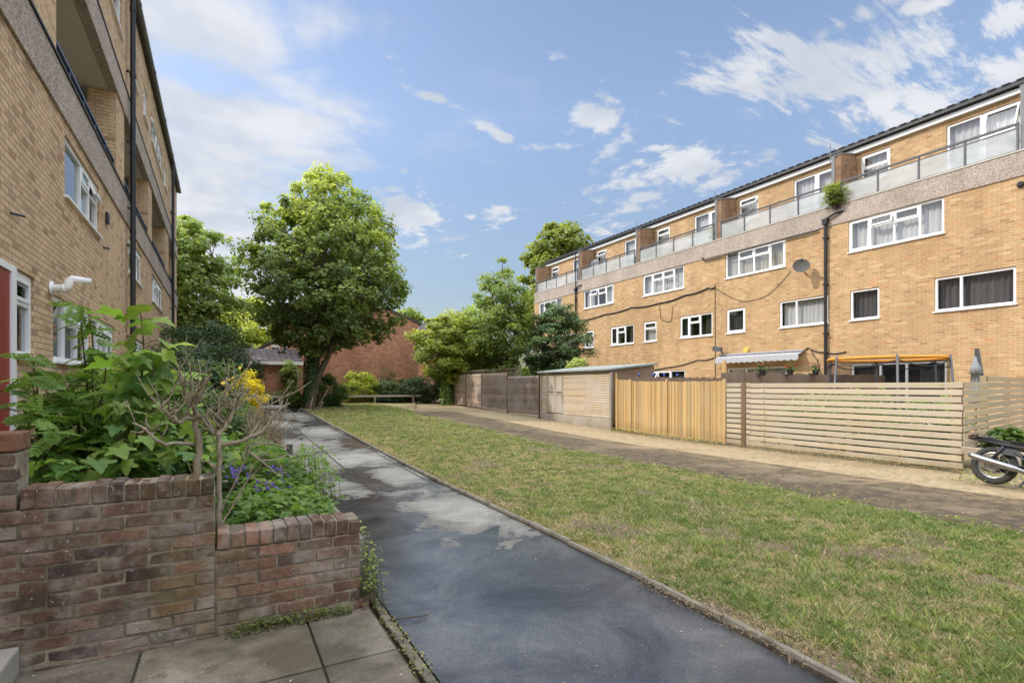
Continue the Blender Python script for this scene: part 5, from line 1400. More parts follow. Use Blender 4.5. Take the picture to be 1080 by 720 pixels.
def unit(a): return a / np.maximum(np.linalg.norm(a, axis=-1, keepdims=True), 1e-9)
def leaves(tmpl, P, N, T, S, C):
    """instances of one leaf template as plain mesh arrays"""
    tv, tf = tmpl; n = len(P)
    N = unit(N); X = unit(np.cross(T, N)); Y = np.cross(N, X)
    v = P[:, None, :] + (tv[None, :, 0:1] * X[:, None, :] + tv[None, :, 1:2] * Y[:, None, :] + tv[None, :, 2:3] * N[:, None, :]) * S[:, None, None]
    f = (tf[None] + (np.arange(n) * len(tv))[:, None, None]).reshape(-1, 3)
    return v.reshape(-1, 3), f, np.repeat(C, len(tv), axis=0)
def join(parts):
    vs, fs, cs = [], [], []; o = 0
    for v, f, c in parts: vs.append(v); fs.append(f + o); cs.append(c); o += len(v)
    return np.concatenate(vs), np.concatenate(fs), np.concatenate(cs)

LEAF = {'main': leaf_mat('sycamore_leaf', (2.0, 1.85, 1.9), trans=0.5), 'dark': leaf_mat('glossy_dark_leaf', (1.7, 1.65, 1.7), trans=0.25, gloss=0.35), 'soft': leaf_mat('soft_leaf', (1.8, 1.65, 1.8), trans=0.45), 'petal': leaf_mat('petal', trans=0.3, gloss=0.6)}
def bark_mat(name, a, b, moss=0.0):
    t = NT(name); p = t.pos(); n = t.noise(9, 7, 0.75, t.vscale(p, (1, 1, 0.35))); g = t.noise(40, 5, 0.7, t.vscale(p, (1, 1, 0.4)))
    c = t.mix(n, a, b); c = t.mix(0.6, c, t.ramp(g, [(0.3, (0.5,) * 3), (0.7, (1.3,) * 3)]), 'MULTIPLY')
    if moss: c = t.mix(t.math('MULTIPLY', t.ramp(t.noise(3, 4, 0.6, p), [(0.45, (0,) * 3), (0.6, (1,) * 3)]), moss), c, (0.12, 0.13, 0.04))
    return t.done(t.principled(c, 0.9, 0, t.bump(t.math('ADD', n, g), 0.8, 0.02), 0.2))
M['bark'] = bark_mat('grey_brown_bark', (0.085, 0.065, 0.05), (0.2, 0.16, 0.125), 0.3)
M['twig'] = bark_mat('pale_pruned_bark', (0.24, 0.195, 0.135), (0.62, 0.525, 0.39), 0.25)
M['green_stem'] = bark_mat('green_brown_stem', (0.06, 0.05, 0.025), (0.14, 0.12, 0.05))

def env_r(env, z):
    zs = [e[0] for e in env]; return np.interp(z, zs, [e[1] for e in env])
def crown_points(rng, cx, cy, env, n, shell=0.42, lump=0.22, mind=0.0):
    zs = np.linspace(env[0][0], env[-1][0], 200); w = env_r(env, zs) ** 1.6 + 0.05; w /= w.sum()
    out = []; tries = 0; ph = rng.random(6) * 6.28
    while len(out) < n and tries < n * 40:
        tries += 1
        z = rng.choice(zs, p=w); a = rng.random() * 2 * np.pi
        lobes = 1 + lump * (0.6 * math.sin(3 * a + ph[0] + z * 0.9) + 0.5 * math.sin(5 * a + ph[1] - z * 1.7) + 0.4 * math.sin(2 * z + ph[2]))
        r = env_r(env, z) * lobes * rng.random() ** shell
        p = np.array([cx + r * math.cos(a), cy + r * math.sin(a), z])
        if mind and out and np.min(np.sum((np.array(out) - p) ** 2, 1)) < mind ** 2 and rng.random() < 0.85: continue
        out.append(p)
    return np.array(out)

def foliage(rng, centres, axis_xy, per, csize, leaf, size, cols, up=0.7, flat=0.55, light_top=0.35, zlo=0, zhi=1, droop=0.3):
    """leaf clumps: cols = (dark, mid, light)"""
    n = len(centres) * per
    idx = np.repeat(np.arange(len(centres)), per)
    cs = csize * (0.6 + 0.8 * rng.random(len(centres)))
    g = rng.normal(0, 1, (n, 3)); g = unit(g) * (rng.random((n, 1)) ** 0.45)
    P = centres[idx] + g * cs[idx][:, None] * np.array([1, 1, flat])
    out = P - np.stack([np.full(n, axis_xy[0]), np.full(n, axis_xy[1]), P[:, 2] - 0.3], 1); out = unit(out)
    N = np.array([0, 0, 1.0]) * up + out * 0.45 + g * 0.35 + rng.normal(0, 0.38, (n, 3))
    T = out * 0.7 + rng.normal(0, 0.6, (n, 3)) + np.array([0, 0, -droop])
    T = T - unit(N) * np.sum(T * unit(N), 1, keepdims=True)
    S = size * (0.45 + 0.95 * rng.random(n))
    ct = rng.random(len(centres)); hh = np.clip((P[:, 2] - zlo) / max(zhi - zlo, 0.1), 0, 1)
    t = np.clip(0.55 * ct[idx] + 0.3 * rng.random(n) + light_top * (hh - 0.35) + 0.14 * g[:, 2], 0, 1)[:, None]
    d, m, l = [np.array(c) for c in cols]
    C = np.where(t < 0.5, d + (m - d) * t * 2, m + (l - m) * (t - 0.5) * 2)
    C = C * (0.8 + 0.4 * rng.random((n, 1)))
    return leaves(leaf, P, N, unit(T), S, C)

def limb(m, rng, a, b, r0, r1, n=5, bend=0.18, sides=6):
    a = np.array(a); b = np.array(b); L = np.linalg.norm(b - a); pts = []
    off = rng.normal(0, 1, 3) * bend * L * 0.4
    for i in range(n + 1):
        q = i / n; p = a + (b - a) * q + off * math.sin(math.pi * q); p[2] += -bend * L * 0.5 * math.sin(math.pi * q) * 0.6
        pts.append(p)
    m.tube(pts, [r0 + (r1 - r0) * i / n for i in range(n + 1)], sides, caps=False)

def tree(name, label, trunk, radii, env, centre, nclump, per, csize, size, cols, seed, leaf=L_BROAD, mat='main', forks=0, light_top=0.4, group=None, shell=0.42, lump=0.2, mind=0.0, cat='tree', flat=0.55, limb_r=0.045, extra=None):
    rng = np.random.default_rng(seed)
    base = Vector(trunk[0]); t = thing(name, label, cat, base, group=group)
    m = MB(); m.tube(trunk, radii, 12)
    cen = crown_points(rng, centre[0], centre[1], env, nclump, shell, lump, mind)
    if extra is not None: cen = np.concatenate([cen, np.array(extra)])
    tr = np.array([list(p) for p in trunk]); z0, z1 = env[0][0], env[-1][0]
    axis = [np.array(p) for p in tr if p[2] > z0 - 1.5] or [tr[-1]]
    # main limbs
    mains = []
    for k in range(forks):
        A = 2 * np.pi * (k + rng.random() * 0.6) / max(forks, 1); i = rng.integers(max(0, len(tr) - 4), len(tr))
        rr = 0.55 * env_r(env, z0 + (z1 - z0) * 0.5); e = np.array([centre[0] + rr * math.cos(A), centre[1] + rr * math.sin(A), z0 + (z1 - z0) * rng.uniform(0.35, 0.75)])
        s = tr[min(i, len(tr) - 1)]; r_s = radii[min(i, len(tr) - 1)]
        pts = [s + (e - s) * q + np.array([0, 0, 0.12 * np.linalg.norm(e - s) * math.sin(math.pi * q)]) + rng.normal(0, 0.03, 3) * np.linalg.norm(e - s) * q for q in np.linspace(0, 1, 7)]
        m.tube(pts, list(np.linspace(r_s * 0.62, limb_r * 0.7, 7)), 8, caps=False); mains += pts[2:]
    nodes = np.array(mains + [p for p in tr if p[2] > z0 - 2.0] + [tr[-1]])
    for c in cen:
        below = nodes[nodes[:, 2] < c[2] + 0.3]
        if len(below) == 0: below = nodes
        d = np.linalg.norm((below - c) * np.array([1, 1, 0.6]), axis=1); s = below[np.argmin(d)]
        limb(m, rng, s, c, limb_r * rng.uniform(0.5, 1.0), limb_r * 0.15, 5, 0.15, 5)
    m.build('trunk', M['bark'], t, smooth_sh=True)
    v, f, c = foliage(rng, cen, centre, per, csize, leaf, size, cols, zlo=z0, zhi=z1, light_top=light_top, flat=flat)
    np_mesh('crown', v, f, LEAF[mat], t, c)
    return t

def shrub(label, c, rx, ry, z0, z1, n, per, csize, size, cols, seed, leaf=L_OVAL, mat='main', name='shrub', cat='shrub', top=1.0, light_top=0.5, group=None, extra=None, flat=0.7, shell=0.35, lump=0.15):
    rng = np.random.default_rng(seed)
    t = thing(name, label, cat, (c[0], c[1], z0), group=group)
    h = z1 - z0
    env = [(z0, 0.55), (z0 + .25 * h, 0.95), (z0 + .5 * h, 1.0), (z0 + .75 * h, 0.8), (z0 + .92 * h, 0.5), (z1 - csize * 0.4, 0.12 * top)]
    cen = crown_points(rng, 0, 0, env, n, shell, lump); cen = cen * np.array([rx, ry, 1]) + np.array([c[0], c[1], 0])
    m = MB()
    for k in range(min(60, n)):
        limb(m, rng, (c[0] + rng.normal(0, .06), c[1] + rng.normal(0, .06), z0 - .05), cen[k], 0.018, 0.005, 4, 0.15, 5)
    m.build('stem', M['bark'], t, smooth_sh=True)
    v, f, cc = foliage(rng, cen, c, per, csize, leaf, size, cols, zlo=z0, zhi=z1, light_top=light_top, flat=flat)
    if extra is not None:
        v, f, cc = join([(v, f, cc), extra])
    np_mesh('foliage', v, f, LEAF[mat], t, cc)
    return t

# ================================================================== trees
YT = 24.5
trunk = [at(326, 431, YT), at(327.5, 424, YT), at(330.5, 410, YT), at(332, 396, YT), at(332.5, 382, YT), at(334, 362, YT), at(337, 335, YT), at(340, 300, YT), at(341, 260, YT), at(340, 220, YT), at(337, 190, YT)]
trunk[0].z = gz(trunk[0].x, YT) - 0.1
rad = [0.3, 0.22, 0.19, 0.18, 0.175, 0.155, 0.155, 0.125, 0.09, 0.06, 0.03]
G_MAIN = ((0.065, 0.10, 0.036), (0.125, 0.178, 0.052), (0.25, 0.295, 0.065))
env = [(2.9, 1.3), (3.5, 2.2), (4.2, 2.9), (5.1, 3.45), (6.8, 3.3), (8.4, 2.85), (9.3, 2.3), (10.1, 1.4), (10.8, 0.65), (11.3, 0.2)]
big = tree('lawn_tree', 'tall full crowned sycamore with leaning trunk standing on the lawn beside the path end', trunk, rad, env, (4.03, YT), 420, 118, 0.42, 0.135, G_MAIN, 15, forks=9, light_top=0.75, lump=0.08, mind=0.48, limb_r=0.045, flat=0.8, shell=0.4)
# the second stem that leaves the trunk to the right
sm = MB(); sp_ = [at(329, 415, YT), at(334, 402, YT - .1), at(340, 388, YT - .2), at(346, 376, YT - .3), at(352, 355, YT - .3), at(358, 325, YT - .3), at(362, 290, YT)]
sm.tube(sp_, [0.16, 0.13, 0.125, 0.115, 0.11, 0.08, 0.04], 10); sm.build('side_stem', M['bark'], big, smooth_sh=True)

def ivy(label, pts, rads, n, seed, size=0.09, cols=((0.012, 0.03, 0.01), (0.03, 0.065, 0.018), (0.06, 0.11, 0.03)), group=None):
    rng = np.random.default_rng(seed); pts = np.array([list(p) for p in pts]); t = thing('ivy', label, 'ivy', pts[0])
    q = rng.random(n) * (len(pts) - 1); i = np.minimum(q.astype(int), len(pts) - 2); f = q - i
    ax = pts[i] + (pts[i + 1] - pts[i]) * f[:, None]; rr = np.array(rads)[i] + (np.array(rads)[i + 1] - np.array(rads)[i]) * f
    a = rng.random(n) * 2 * np.pi; d = np.stack([np.cos(a), np.sin(a), np.zeros(n)], 1)
    P = ax + d * (rr * (0.75 + 0.45 * rng.random(n)))[:, None]
    N = d + rng.normal(0, .4, (n, 3)) + np.array([0, 0, .3]); T = np.array([0, 0, -1.0]) + rng.normal(0, .5, (n, 3))
    tt = rng.random((n, 1)); C = np.where(tt < .5, np.array(cols[0]) + (np.array(cols[1]) - np.array(cols[0])) * tt * 2, np.array(cols[1]) + (np.array(cols[2]) - np.array(cols[1])) * (tt * 2 - 1))
    v, fc, c = leaves(L_BROAD, P, N, unit(T), size * (0.6 + .7 * rng.random(n)), C)
    np_mesh('foliage', v, fc, LEAF['dark'], t, c)
    m = MB(); 
    for k in range(3): m.tube([p + np.array([math.cos(k * 2.1) * rads[j] * .7, math.sin(k * 2.1) * rads[j] * .7, 0]) for j, p in enumerate(pts)], 0.015, 5)
    m.build('stem', M['bark'], t); return t
ivy('dark ivy sleeve climbing the trunk of the big lawn tree', [Vector((-.12, 0.05, 0)) + p_ for p_ in trunk[1:7]], [0.2, 0.25, 0.3, 0.3, 0.26, 0.15], 3600, 3, size=0.075)

G_ASH = ((0.05, 0.08, 0.02), (0.11, 0.16, 0.036), (0.19, 0.24, 0.06))
G_LIME = ((0.075, 0.11, 0.02), (0.16, 0.2, 0.038), (0.27, 0.3, 0.07))
G_DARK = ((0.012, 0.026, 0.01), (0.028, 0.055, 0.018), (0.065, 0.11, 0.03))
G_BRIGHT = ((0.06, 0.095, 0.026), (0.125, 0.175, 0.045), (0.2, 0.26, 0.07))
def gtree(name, label, x, y, z0, z1, r, n, per, cs, size, cols, seed, lean=(0, 0), **k):
    g = gz(min(x, 12), min(y, 40)) - .1; h = z1 - z0
    tr = [(x, y, g), (x + lean[0] * .3, y + lean[1] * .3, g + (z0 - g) * .6), (x + lean[0] * .6, y, z0 + .1 * h), (x + lean[0], y + lean[1], z0 + h * .5), (x + lean[0], y + lean[1], z1 - .15 * h)]
    e = [(z0, .35 * r), (z0 + .15 * h, .8 * r), (z0 + .35 * h, r), (z0 + .6 * h, .92 * r), (z0 + .8 * h, .66 * r), (z0 + .93 * h, .36 * r), (z1 - cs * .3, .1 * r)]
    return tree(name, label, tr, [.05 * h * .45 + .05, .05 * h * .4 + .03, .05 * h * .33, .05 * h * .2, .02], e, (x + lean[0], y + lean[1]), n, per, cs, size, cols, seed, **k)
gtree('garden_tree', 'yellow green small tree with ivy clad trunk at the far end of the panel fence', 11.0, 27.9, 1.9, 5.9, 1.95, 105, 130, .48, .15, G_LIME, 31, forks=5, light_top=.35, mind=.3)
ivy('ivy hanging down the trunk at the far end of the panel fence', [(11.0, 27.9, 0.5), (11.0, 27.9, 1.4), (11.05, 27.9, 2.5)], [0.32, 0.28, 0.3], 1500, 8, size=0.12, cols=((0.03, 0.06, 0.015), (0.08, 0.13, 0.03), (0.16, 0.22, 0.05)))
gtree('ash_tree', 'tall loose feathery green tree rising above the panel fence left of the sunlit block', 13.3, 25.6, 2.0, 8.5, 1.75, 150, 110, .5, .17, G_ASH, 33, forks=6, lump=.35, leaf=L_OVAL, light_top=.3, mind=.35)
gtree('young_tree', 'bright leafy tree filling the gap between the small ivy tree and the feathery tree', 13.2, 28.8, 1.6, 6.2, 1.6, 80, 110, .5, .16, G_BRIGHT, 34, forks=4)
gtree('evergreen_oak', 'dense dark evergreen tree against the end of the sunlit brick block', 15.6, 23.6, 1.2, 6.1, 1.85, 260, 150, .42, .12, ((0.022, 0.042, 0.014), (0.05, 0.085, 0.025), (0.11, 0.16, 0.045)), 35, forks=6, leaf=L_OVAL, mat='dark', light_top=.25)
gtree('broad_tree', 'big round yellow green tree rising behind the far end of the sunlit block', 25.2, 37.6, 5, 15.9, 3.3, 190, 130, .8, .27, ((.07, .1, .02), (.135, .17, .034), (.2, .235, .05)), 36, forks=6, light_top=.2, mind=.6)
gtree('lime_tree', 'bright green tree beyond the end of the shaded block on the left', -2.0, 38, 2.5, 12.4, 3.3, 210, 120, .7, .22, G_BRIGHT, 37, forks=7, lump=.3, mind=.5)
gtree('far_tree', 'pale yellow green distant tree behind the dark yew and the garage', 2.2, 56, 2, 10.2, 4.6, 160, 110, 1.0, .3, ((.14, .18, .03), (.27, .31, .06), (.38, .4, .1)), 38, forks=5)
gtree('far_tree', 'pale distant tree at the left end of the skyline behind the yew hedge', -3.6, 52, 1, 8.5, 4.0, 120, 110, 1.0, .3, ((.1, .15, .03), (.2, .26, .05), (.32, .36, .09)), 39, forks=5)
gtree('far_tree', 'distant green tree peeping over the right slope of the gable house', 13.2, 43, 3, 7.9, 2.0, 60, 100, .7, .26, G_ASH, 40, forks=4)
gtree('far_tree', 'distant round green tree behind the tiled roof of the far red house', 20.5, 47, 3, 9.3, 3.0, 90, 100, .9, .3, G_BRIGHT, 41, forks=4)
gtree('far_tree', 'distant tree showing faintly below the big lawn tree crown', 8.2, 52, 2, 9.5, 4.0, 90, 100, 1.0, .3, G_ASH, 42, forks=4)

# ================================================================== shrubs at the far end
shrub('large dark yew bush overhanging the end of the planting bed left of the path', (-0.6, 24.2), 2.0, 1.7, 0.4, 4.15, 230, 120, .42, .13, ((.012, .028, .01), (.026, .055, .017), (.055, .095, .026)), 51, leaf=L_NEEDLE, mat='dark', name='yew_bush', cat='bush')
shrub('dark evergreen bush under the end of the shaded block behind the roses', (-1.1, 19.0), 1.15, 1.6, 0.4, 2.9, 90, 110, .38, .12, G_DARK, 52, leaf=L_OVAL, mat='dark', name='evergreen_bush', cat='bush')
shrub('golden yellow leaved shrub at the path edge in front of the yew', (0.62, 18.0), .52, .5, 0.3, 2.02, 110, 120, .16, .055, ((.26, .22, .012), (.42, .37, .02), (.52, .49, .05)), 53, name='golden_shrub')
shrub('round clipped yellow green bush against the gable wall', (6.75, 30.4), 1.02, .9, 0.55, 2.35, 110, 110, .26, .085, ((.07, .1, .012), (.17, .22, .025), (.3, .35, .055)), 54, leaf=L_OVAL, name='round_bush', cat='bush', shell=.25, lump=.06)
for i, (x, y, rx, z1, lab) in enumerate(((8.3, 30.5, .85, 1.75, 'dark green spreading shrub right of the round yellow green bush'), (9.5, 30.3, .9, 1.95, 'dark shrub in the middle of the row under the gable wall'),
                                    (10.6, 29.9, 1.0, 2.3, 'tallest dark shrub of the row, next to the ivy clad trunk'), (11.9, 29.4, .9, 2.6, 'dark shrub at the right end of the row behind the fence end'))):
    shrub(lab, (x, y), rx, .8, 0.5, z1, 75, 100, .3, .1, ((.02, .042, .014), (.045, .08, .025), (.09, .14, .045)), 60 + i, leaf=L_OVAL, mat='dark', name='dark_shrub', group='dark shrubs under the gable wall')
shrub('thin tall climber shoots against the gable wall behind the dark shrubs', (8.6, 31.4), .5, .3, 0.6, 2.6, 22, 60, .25, .09, G_DARK, 64, name='wall_climber', cat='climber')
shrub('low clipped dark hedge in front of the brick garage', (1.7, 30.6), 1.6, .5, 0.5, 1.25, 120, 90, .22, .07, ((.03, .05, .02), (.06, .09, .035), (.1, .14, .05)), 65, name='low_hedge', cat='hedge')
shrub('leafy climber growing up the corner of the brick garage', (3.2, 31.2), .5, .3, 0.55, 3.0, 55, 80, .25, .1, G_BRIGHT, 66, name='wall_climber', cat='climber')
shrub('bushy green undergrowth around the foot of the big lawn tree', (4.3, 25.6), .85, .6, 0.35, 2.05, 90, 90, .3, .1, ((.02, .045, .013), (.055, .1, .025), (.12, .18, .045)), 67, name='undergrowth', cat='shrub')
shrub('small green suckers at the path side of the big lawn tree trunk', (2.8, 25.3), .35, .35, 0.4, 1.5, 35, 70, .22, .09, ((.04, .08, .02), (.09, .15, .03), (.16, .23, .05)), 68, name='undergrowth', cat='shrub')

# behind the fences
shrub('leafy garden shrub showing above the shed roof beside the dark evergreen', (13.9, 19.2), .7, .7, 0.3, 2.75, 60, 80, .3, .1, ((.06, .1, .02), (.13, .19, .04), (.3, .33, .14)), 70, name='garden_shrub')
for i, (x, y, z1, lab) in enumerate(((12.6, 8.0, 1.35, 'green garden plant seen through the slats at the left of the pale fence'), (12.5, 6.6, 1.45, 'green garden plant seen through the slats at the middle of the pale fence'),
                                    (12.4, 5.35, 1.3, 'green garden plant seen through the slats near the fence corner'), (14.6, 3.75, 1.2, 'low green plant in front of the return fence panel beyond the motorcycle'))):
    shrub(lab, (x, y), .55, .6, 0.02, z1, 45, 70, .25, .1, ((.03, .06, .015), (.08, .14, .03), (.18, .25, .06)), 74 + i, name='garden_shrub')
shrub('dark leaved bush at the foot of the return fence behind the motorcycle tail', (12.4, 4.15), .26, .2, 0.0, .78, 30, 50, .16, .1, ((.02, .05, .012), (.05, .1, .025), (.1, .16, .04)), 80, leaf=L_BROAD, name='dark_bush', cat='bush')
shrub('pale lime green leafy bush behind the motorcycle at the right edge', (13.2, 3.45), .55, .3, 0.0, 1.0, 50, 60, .2, .1, ((.12, .19, .03), (.25, .34, .06), (.42, .5, .14)), 81, leaf=L_BROAD, name='lime_bush', cat='bush')
shrub('green plant spilling over the balcony edge beside the nearest brick fin', (19.42, 11.2), .3, .38, 7.95, 8.95, 40, 60, .17, .07, ((.07, .1, .02), (.14, .18, .035), (.22, .25, .06)), 82, name='balcony_plant', cat='plant')
shrub('small sparse plant behind the glass at the second brick fin', (19.75, 16.95), .18, .3, 8.06, 9.0, 16, 30, .16, .06, ((.12, .15, .03), (.22, .26, .06), (.32, .35, .1)), 83, name='balcony_plant', cat='plant')
shrub('small dark plant behind the glass at the third brick fin', (19.75, 22.1), .15, .2, 8.06, 8.7, 12, 30, .14, .06, ((.08, .1, .03), (.15, .18, .05), (.25, .28, .09)), 84, name='balcony_plant', cat='plant')

for i, (x, y, z1, lab) in enumerate(((12.7, 30.6, 3.6, 'tall green hedge bush behind the ivy clad trunk, left of the feathery tree'), (14.3, 30.2, 3.8, 'tall green hedge bush behind the feathery tree'), (16.2, 28.6, 3.6, 'tall green hedge bush between the feathery tree and the dark evergreen'))):
    shrub(lab, (x, y), 1.2, .9, 0.4, z1, 80, 90, .4, .14, ((.05, .09, .02), (.11, .18, .035), (.2, .27, .06)), 95 + i, leaf=L_OVAL, name='hedge_bush', cat='bush')
# ================================================================== near planting bed
def stems_with(label, name, cat, stems, spacing, place, seed, mat='soft', stem_r=0.012, skip=0.25):
    """stems: list of polylines; place(rng, point, dir, q) -> list of (template, P, N, T, S, C)"""
    rng = np.random.default_rng(seed); t = thing(name, label, cat, stems[0][0]); m = MB(); parts = []
    for st in stems:
        pts = np.array([list(p) for p in st]); seg = np.linalg.norm(np.diff(pts, axis=0), axis=1); L = seg.sum(); cum = np.concatenate([[0], np.cumsum(seg)])
        m.tube([tuple(p) for p in pts], list(np.linspace(stem_r, stem_r * 0.3, len(pts))), 6)
        s = L * skip; k = 0
        while s < L:
            p = np.array([np.interp(s, cum, pts[:, j]) for j in range(3)]); p2 = np.array([np.interp(min(s + .02, L), cum, pts[:, j]) for j in range(3)])
            for item in place(rng, p, unit(p2 - p + np.array([0, 0, 1e-6])), s / L, k, m): parts.append(item)
            s += spacing * rng.uniform(0.7, 1.3); k += 1
        for item in place(rng, pts[-1], np.array([0, 0, 1.0]), 1.0, k, m): parts.append(item)
    m.build('stem', M['green_stem'], t, smooth_sh=True)
    by = {}
    for tm, P, N, T, S, C in parts: by.setdefault(id(tm), (tm, [], [], [], [], []))[1].append(P); q = by[id(tm)]; q[2].append(N); q[3].append(T); q[4].append(S); q[5].append(C)
    v, f, c = join([leaves(q[0], np.array(q[1]), np.array(q[2]), np.array(q[3]), np.array(q[4]), np.array(q[5])) for q in by.values()])
    np_mesh('foliage', v, f, LEAF[mat], t, c); return t

def lerp3(c, t):
    c = [np.array(x) for x in c]; return c[0] + (c[1] - c[0]) * t * 2 if t < .5 else c[1] + (c[2] - c[1]) * (t * 2 - 1)
C_SYC = ((0.035, 0.085, 0.028), (0.085, 0.175, 0.04), (0.21, 0.33, 0.06))
def place_palm(size0, size1, cols=C_SYC, horiz=0.85, drop=0.45):
    def f(rng, p, d, q, k, m):
        out = []; a0 = k * 1.57 + rng.uniform(-.4, .4)
        for j in range(2 if q < 1 else 3):
            a = a0 + (math.pi if j == 1 else 0) + (1.5 if j == 2 else 0) + rng.uniform(-.3, .3); h = np.array([math.cos(a), math.sin(a), 0])
            S = (size0 + (size1 - size0) * q) * rng.uniform(.75, 1.2); pet = S * rng.uniform(.35, .7)
            b = p + h * pet + np.array([0, 0, pet * rng.uniform(.0, .5)]); m.tube([p, (p + b) / 2 + np.array([0, 0, .01]), b], 0.0025, 4, caps=False)
            T = unit(h + np.array([0, 0, -drop * rng.uniform(.1, 2.6)])); N = unit(np.array([0, 0, 1.0]) * horiz + h * .35 + rng.normal(0, .38, 3))
            tt = np.clip(0.18 + 0.6 * q ** 1.5 + rng.normal(0, .16), 0, 1)
            out.append((PALMS[rng.integers(0, 5)], b, N, T, S, lerp3(cols, tt) * rng.uniform(.75, 1.25) * np.array([rng.uniform(.85, 1.25), 1, rng.uniform(.8, 1.1)])))
        return out
    return f
def place_pinn(size, cols):
    def f(rng, p, d, q, k, m):
        out = []; a0 = k * 2.4 + rng.uniform(-.4, .4)
        for j in range(1 if q < 1 else 4):
            a = a0 + j * 1.57; h = np.array([math.cos(a), math.sin(a), 0]); S = size * rng.uniform(.75, 1.2)
            T = unit(h + np.array([0, 0, rng.uniform(-.9, .45)])); N = unit(np.array([0, 0, 1.0]) + rng.normal(0, .42, 3))
            out.append((L_PINN, p, N, T, S, lerp3(cols, np.clip(.3 + .45 * q + rng.normal(0, .15), 0, 1)) * rng.uniform(.85, 1.15)))
        return out
    return f
def stem_px(pts, Y, zbase=0.35, jit=0.0):
    return [at(x, y, Y + (i * jit)) for i, (x, y) in enumerate(pts)]

# pinnate leaved shrub, left: two plants
C_PIN = ((0.035, 0.085, 0.022), (0.085, 0.165, 0.035), (0.17, 0.27, 0.06))
rs = random.Random(77)
def fan(base_px, tops, Y, spread=0.0, side=True):
    st = []
    for (tx, ty, dy) in tops:
        b = at(base_px[0] + rs.uniform(-6, 6), base_px[1], Y); e = at(tx, ty, Y + dy)
        pts = []
        for i in range(6):
            q = i / 5; pts.append(tuple(b + (e - b) * q + Vector((rs.uniform(-.02, .02), rs.uniform(-.02, .02), 0.1 * math.sin(math.pi * q) * (e - b).length * (0.6 if side else .2)))))
        st.append(pts)
    return st
stems_with('tall feathery leaved shrub in front of the ground floor windows', 'feathery_shrub', 'shrub',
           fan((98, 515), [(82, 322, .1), (97, 335, .3), (113, 372, .0), (62, 395, -.2), (108, 412, -.3), (72, 425, .2), (128, 395, .3), (60, 440, -.1), (122, 430, -.2), (85, 435, -.3), (100, 450, -.35), (75, 465, -.3), (120, 460, -.3), (90, 470, -.4)], 5.6), 0.062, place_pinn(.2, C_PIN), 1, stem_r=.013, skip=.22)
stems_with('smaller feathery leaved shrub beside the red door', 'feathery_shrub', 'shrub',
           fan((52, 520), [(37, 376, .1), (30, 398, -.1), (48, 398, .2), (22, 425, -.1), (60, 425, .1), (35, 440, -.2), (58, 455, -.3), (42, 470, -.3), (68, 470, -.2)], 5.3), 0.06, place_pinn(.18, C_PIN), 2, stem_r=.01, skip=.22)
# sycamore saplings with large lobed leaves
stems_with('tall sycamore sapling with big pale lobed leaves at its tip', 'sycamore_sapling', 'sapling',
           fan((152, 520), [(149, 335, 0), (160, 372, -.15), (138, 392, .1), (172, 400, -.1)], 5.0, side=False), 0.09, place_palm(.13, .185), 3, stem_r=.012, skip=.2)
stems_with('broad sycamore sapling with dark blue green lobed leaves just behind the wall', 'sycamore_sapling', 'sapling',
           fan((120, 530), [(130, 428, -.1), (168, 425, 0), (182, 445, -.1), (150, 458, -.2), (118, 474, -.3), (70, 486, -.2), (176, 478, -.3), (140, 485, -.35), (48, 492, -.1), (100, 492, -.35)], 4.75), 0.075, place_palm(.105, .135, ((0.035, 0.085, 0.032), (0.085, 0.165, 0.045), (0.16, 0.27, 0.06))), 4, stem_r=.009, skip=.1)
stems_with('sycamore sapling with dense leaves behind the pruned shrub', 'sycamore_sapling', 'sapling',
           fan((205, 520), [(188, 395, .3), (200, 425, .2), (215, 445, .4), (190, 455, 0), (222, 470, .2), (205, 480, 0), (238, 480, .5)], 5.4), 0.075, place_palm(.11, .13), 6, stem_r=.009, skip=.1)

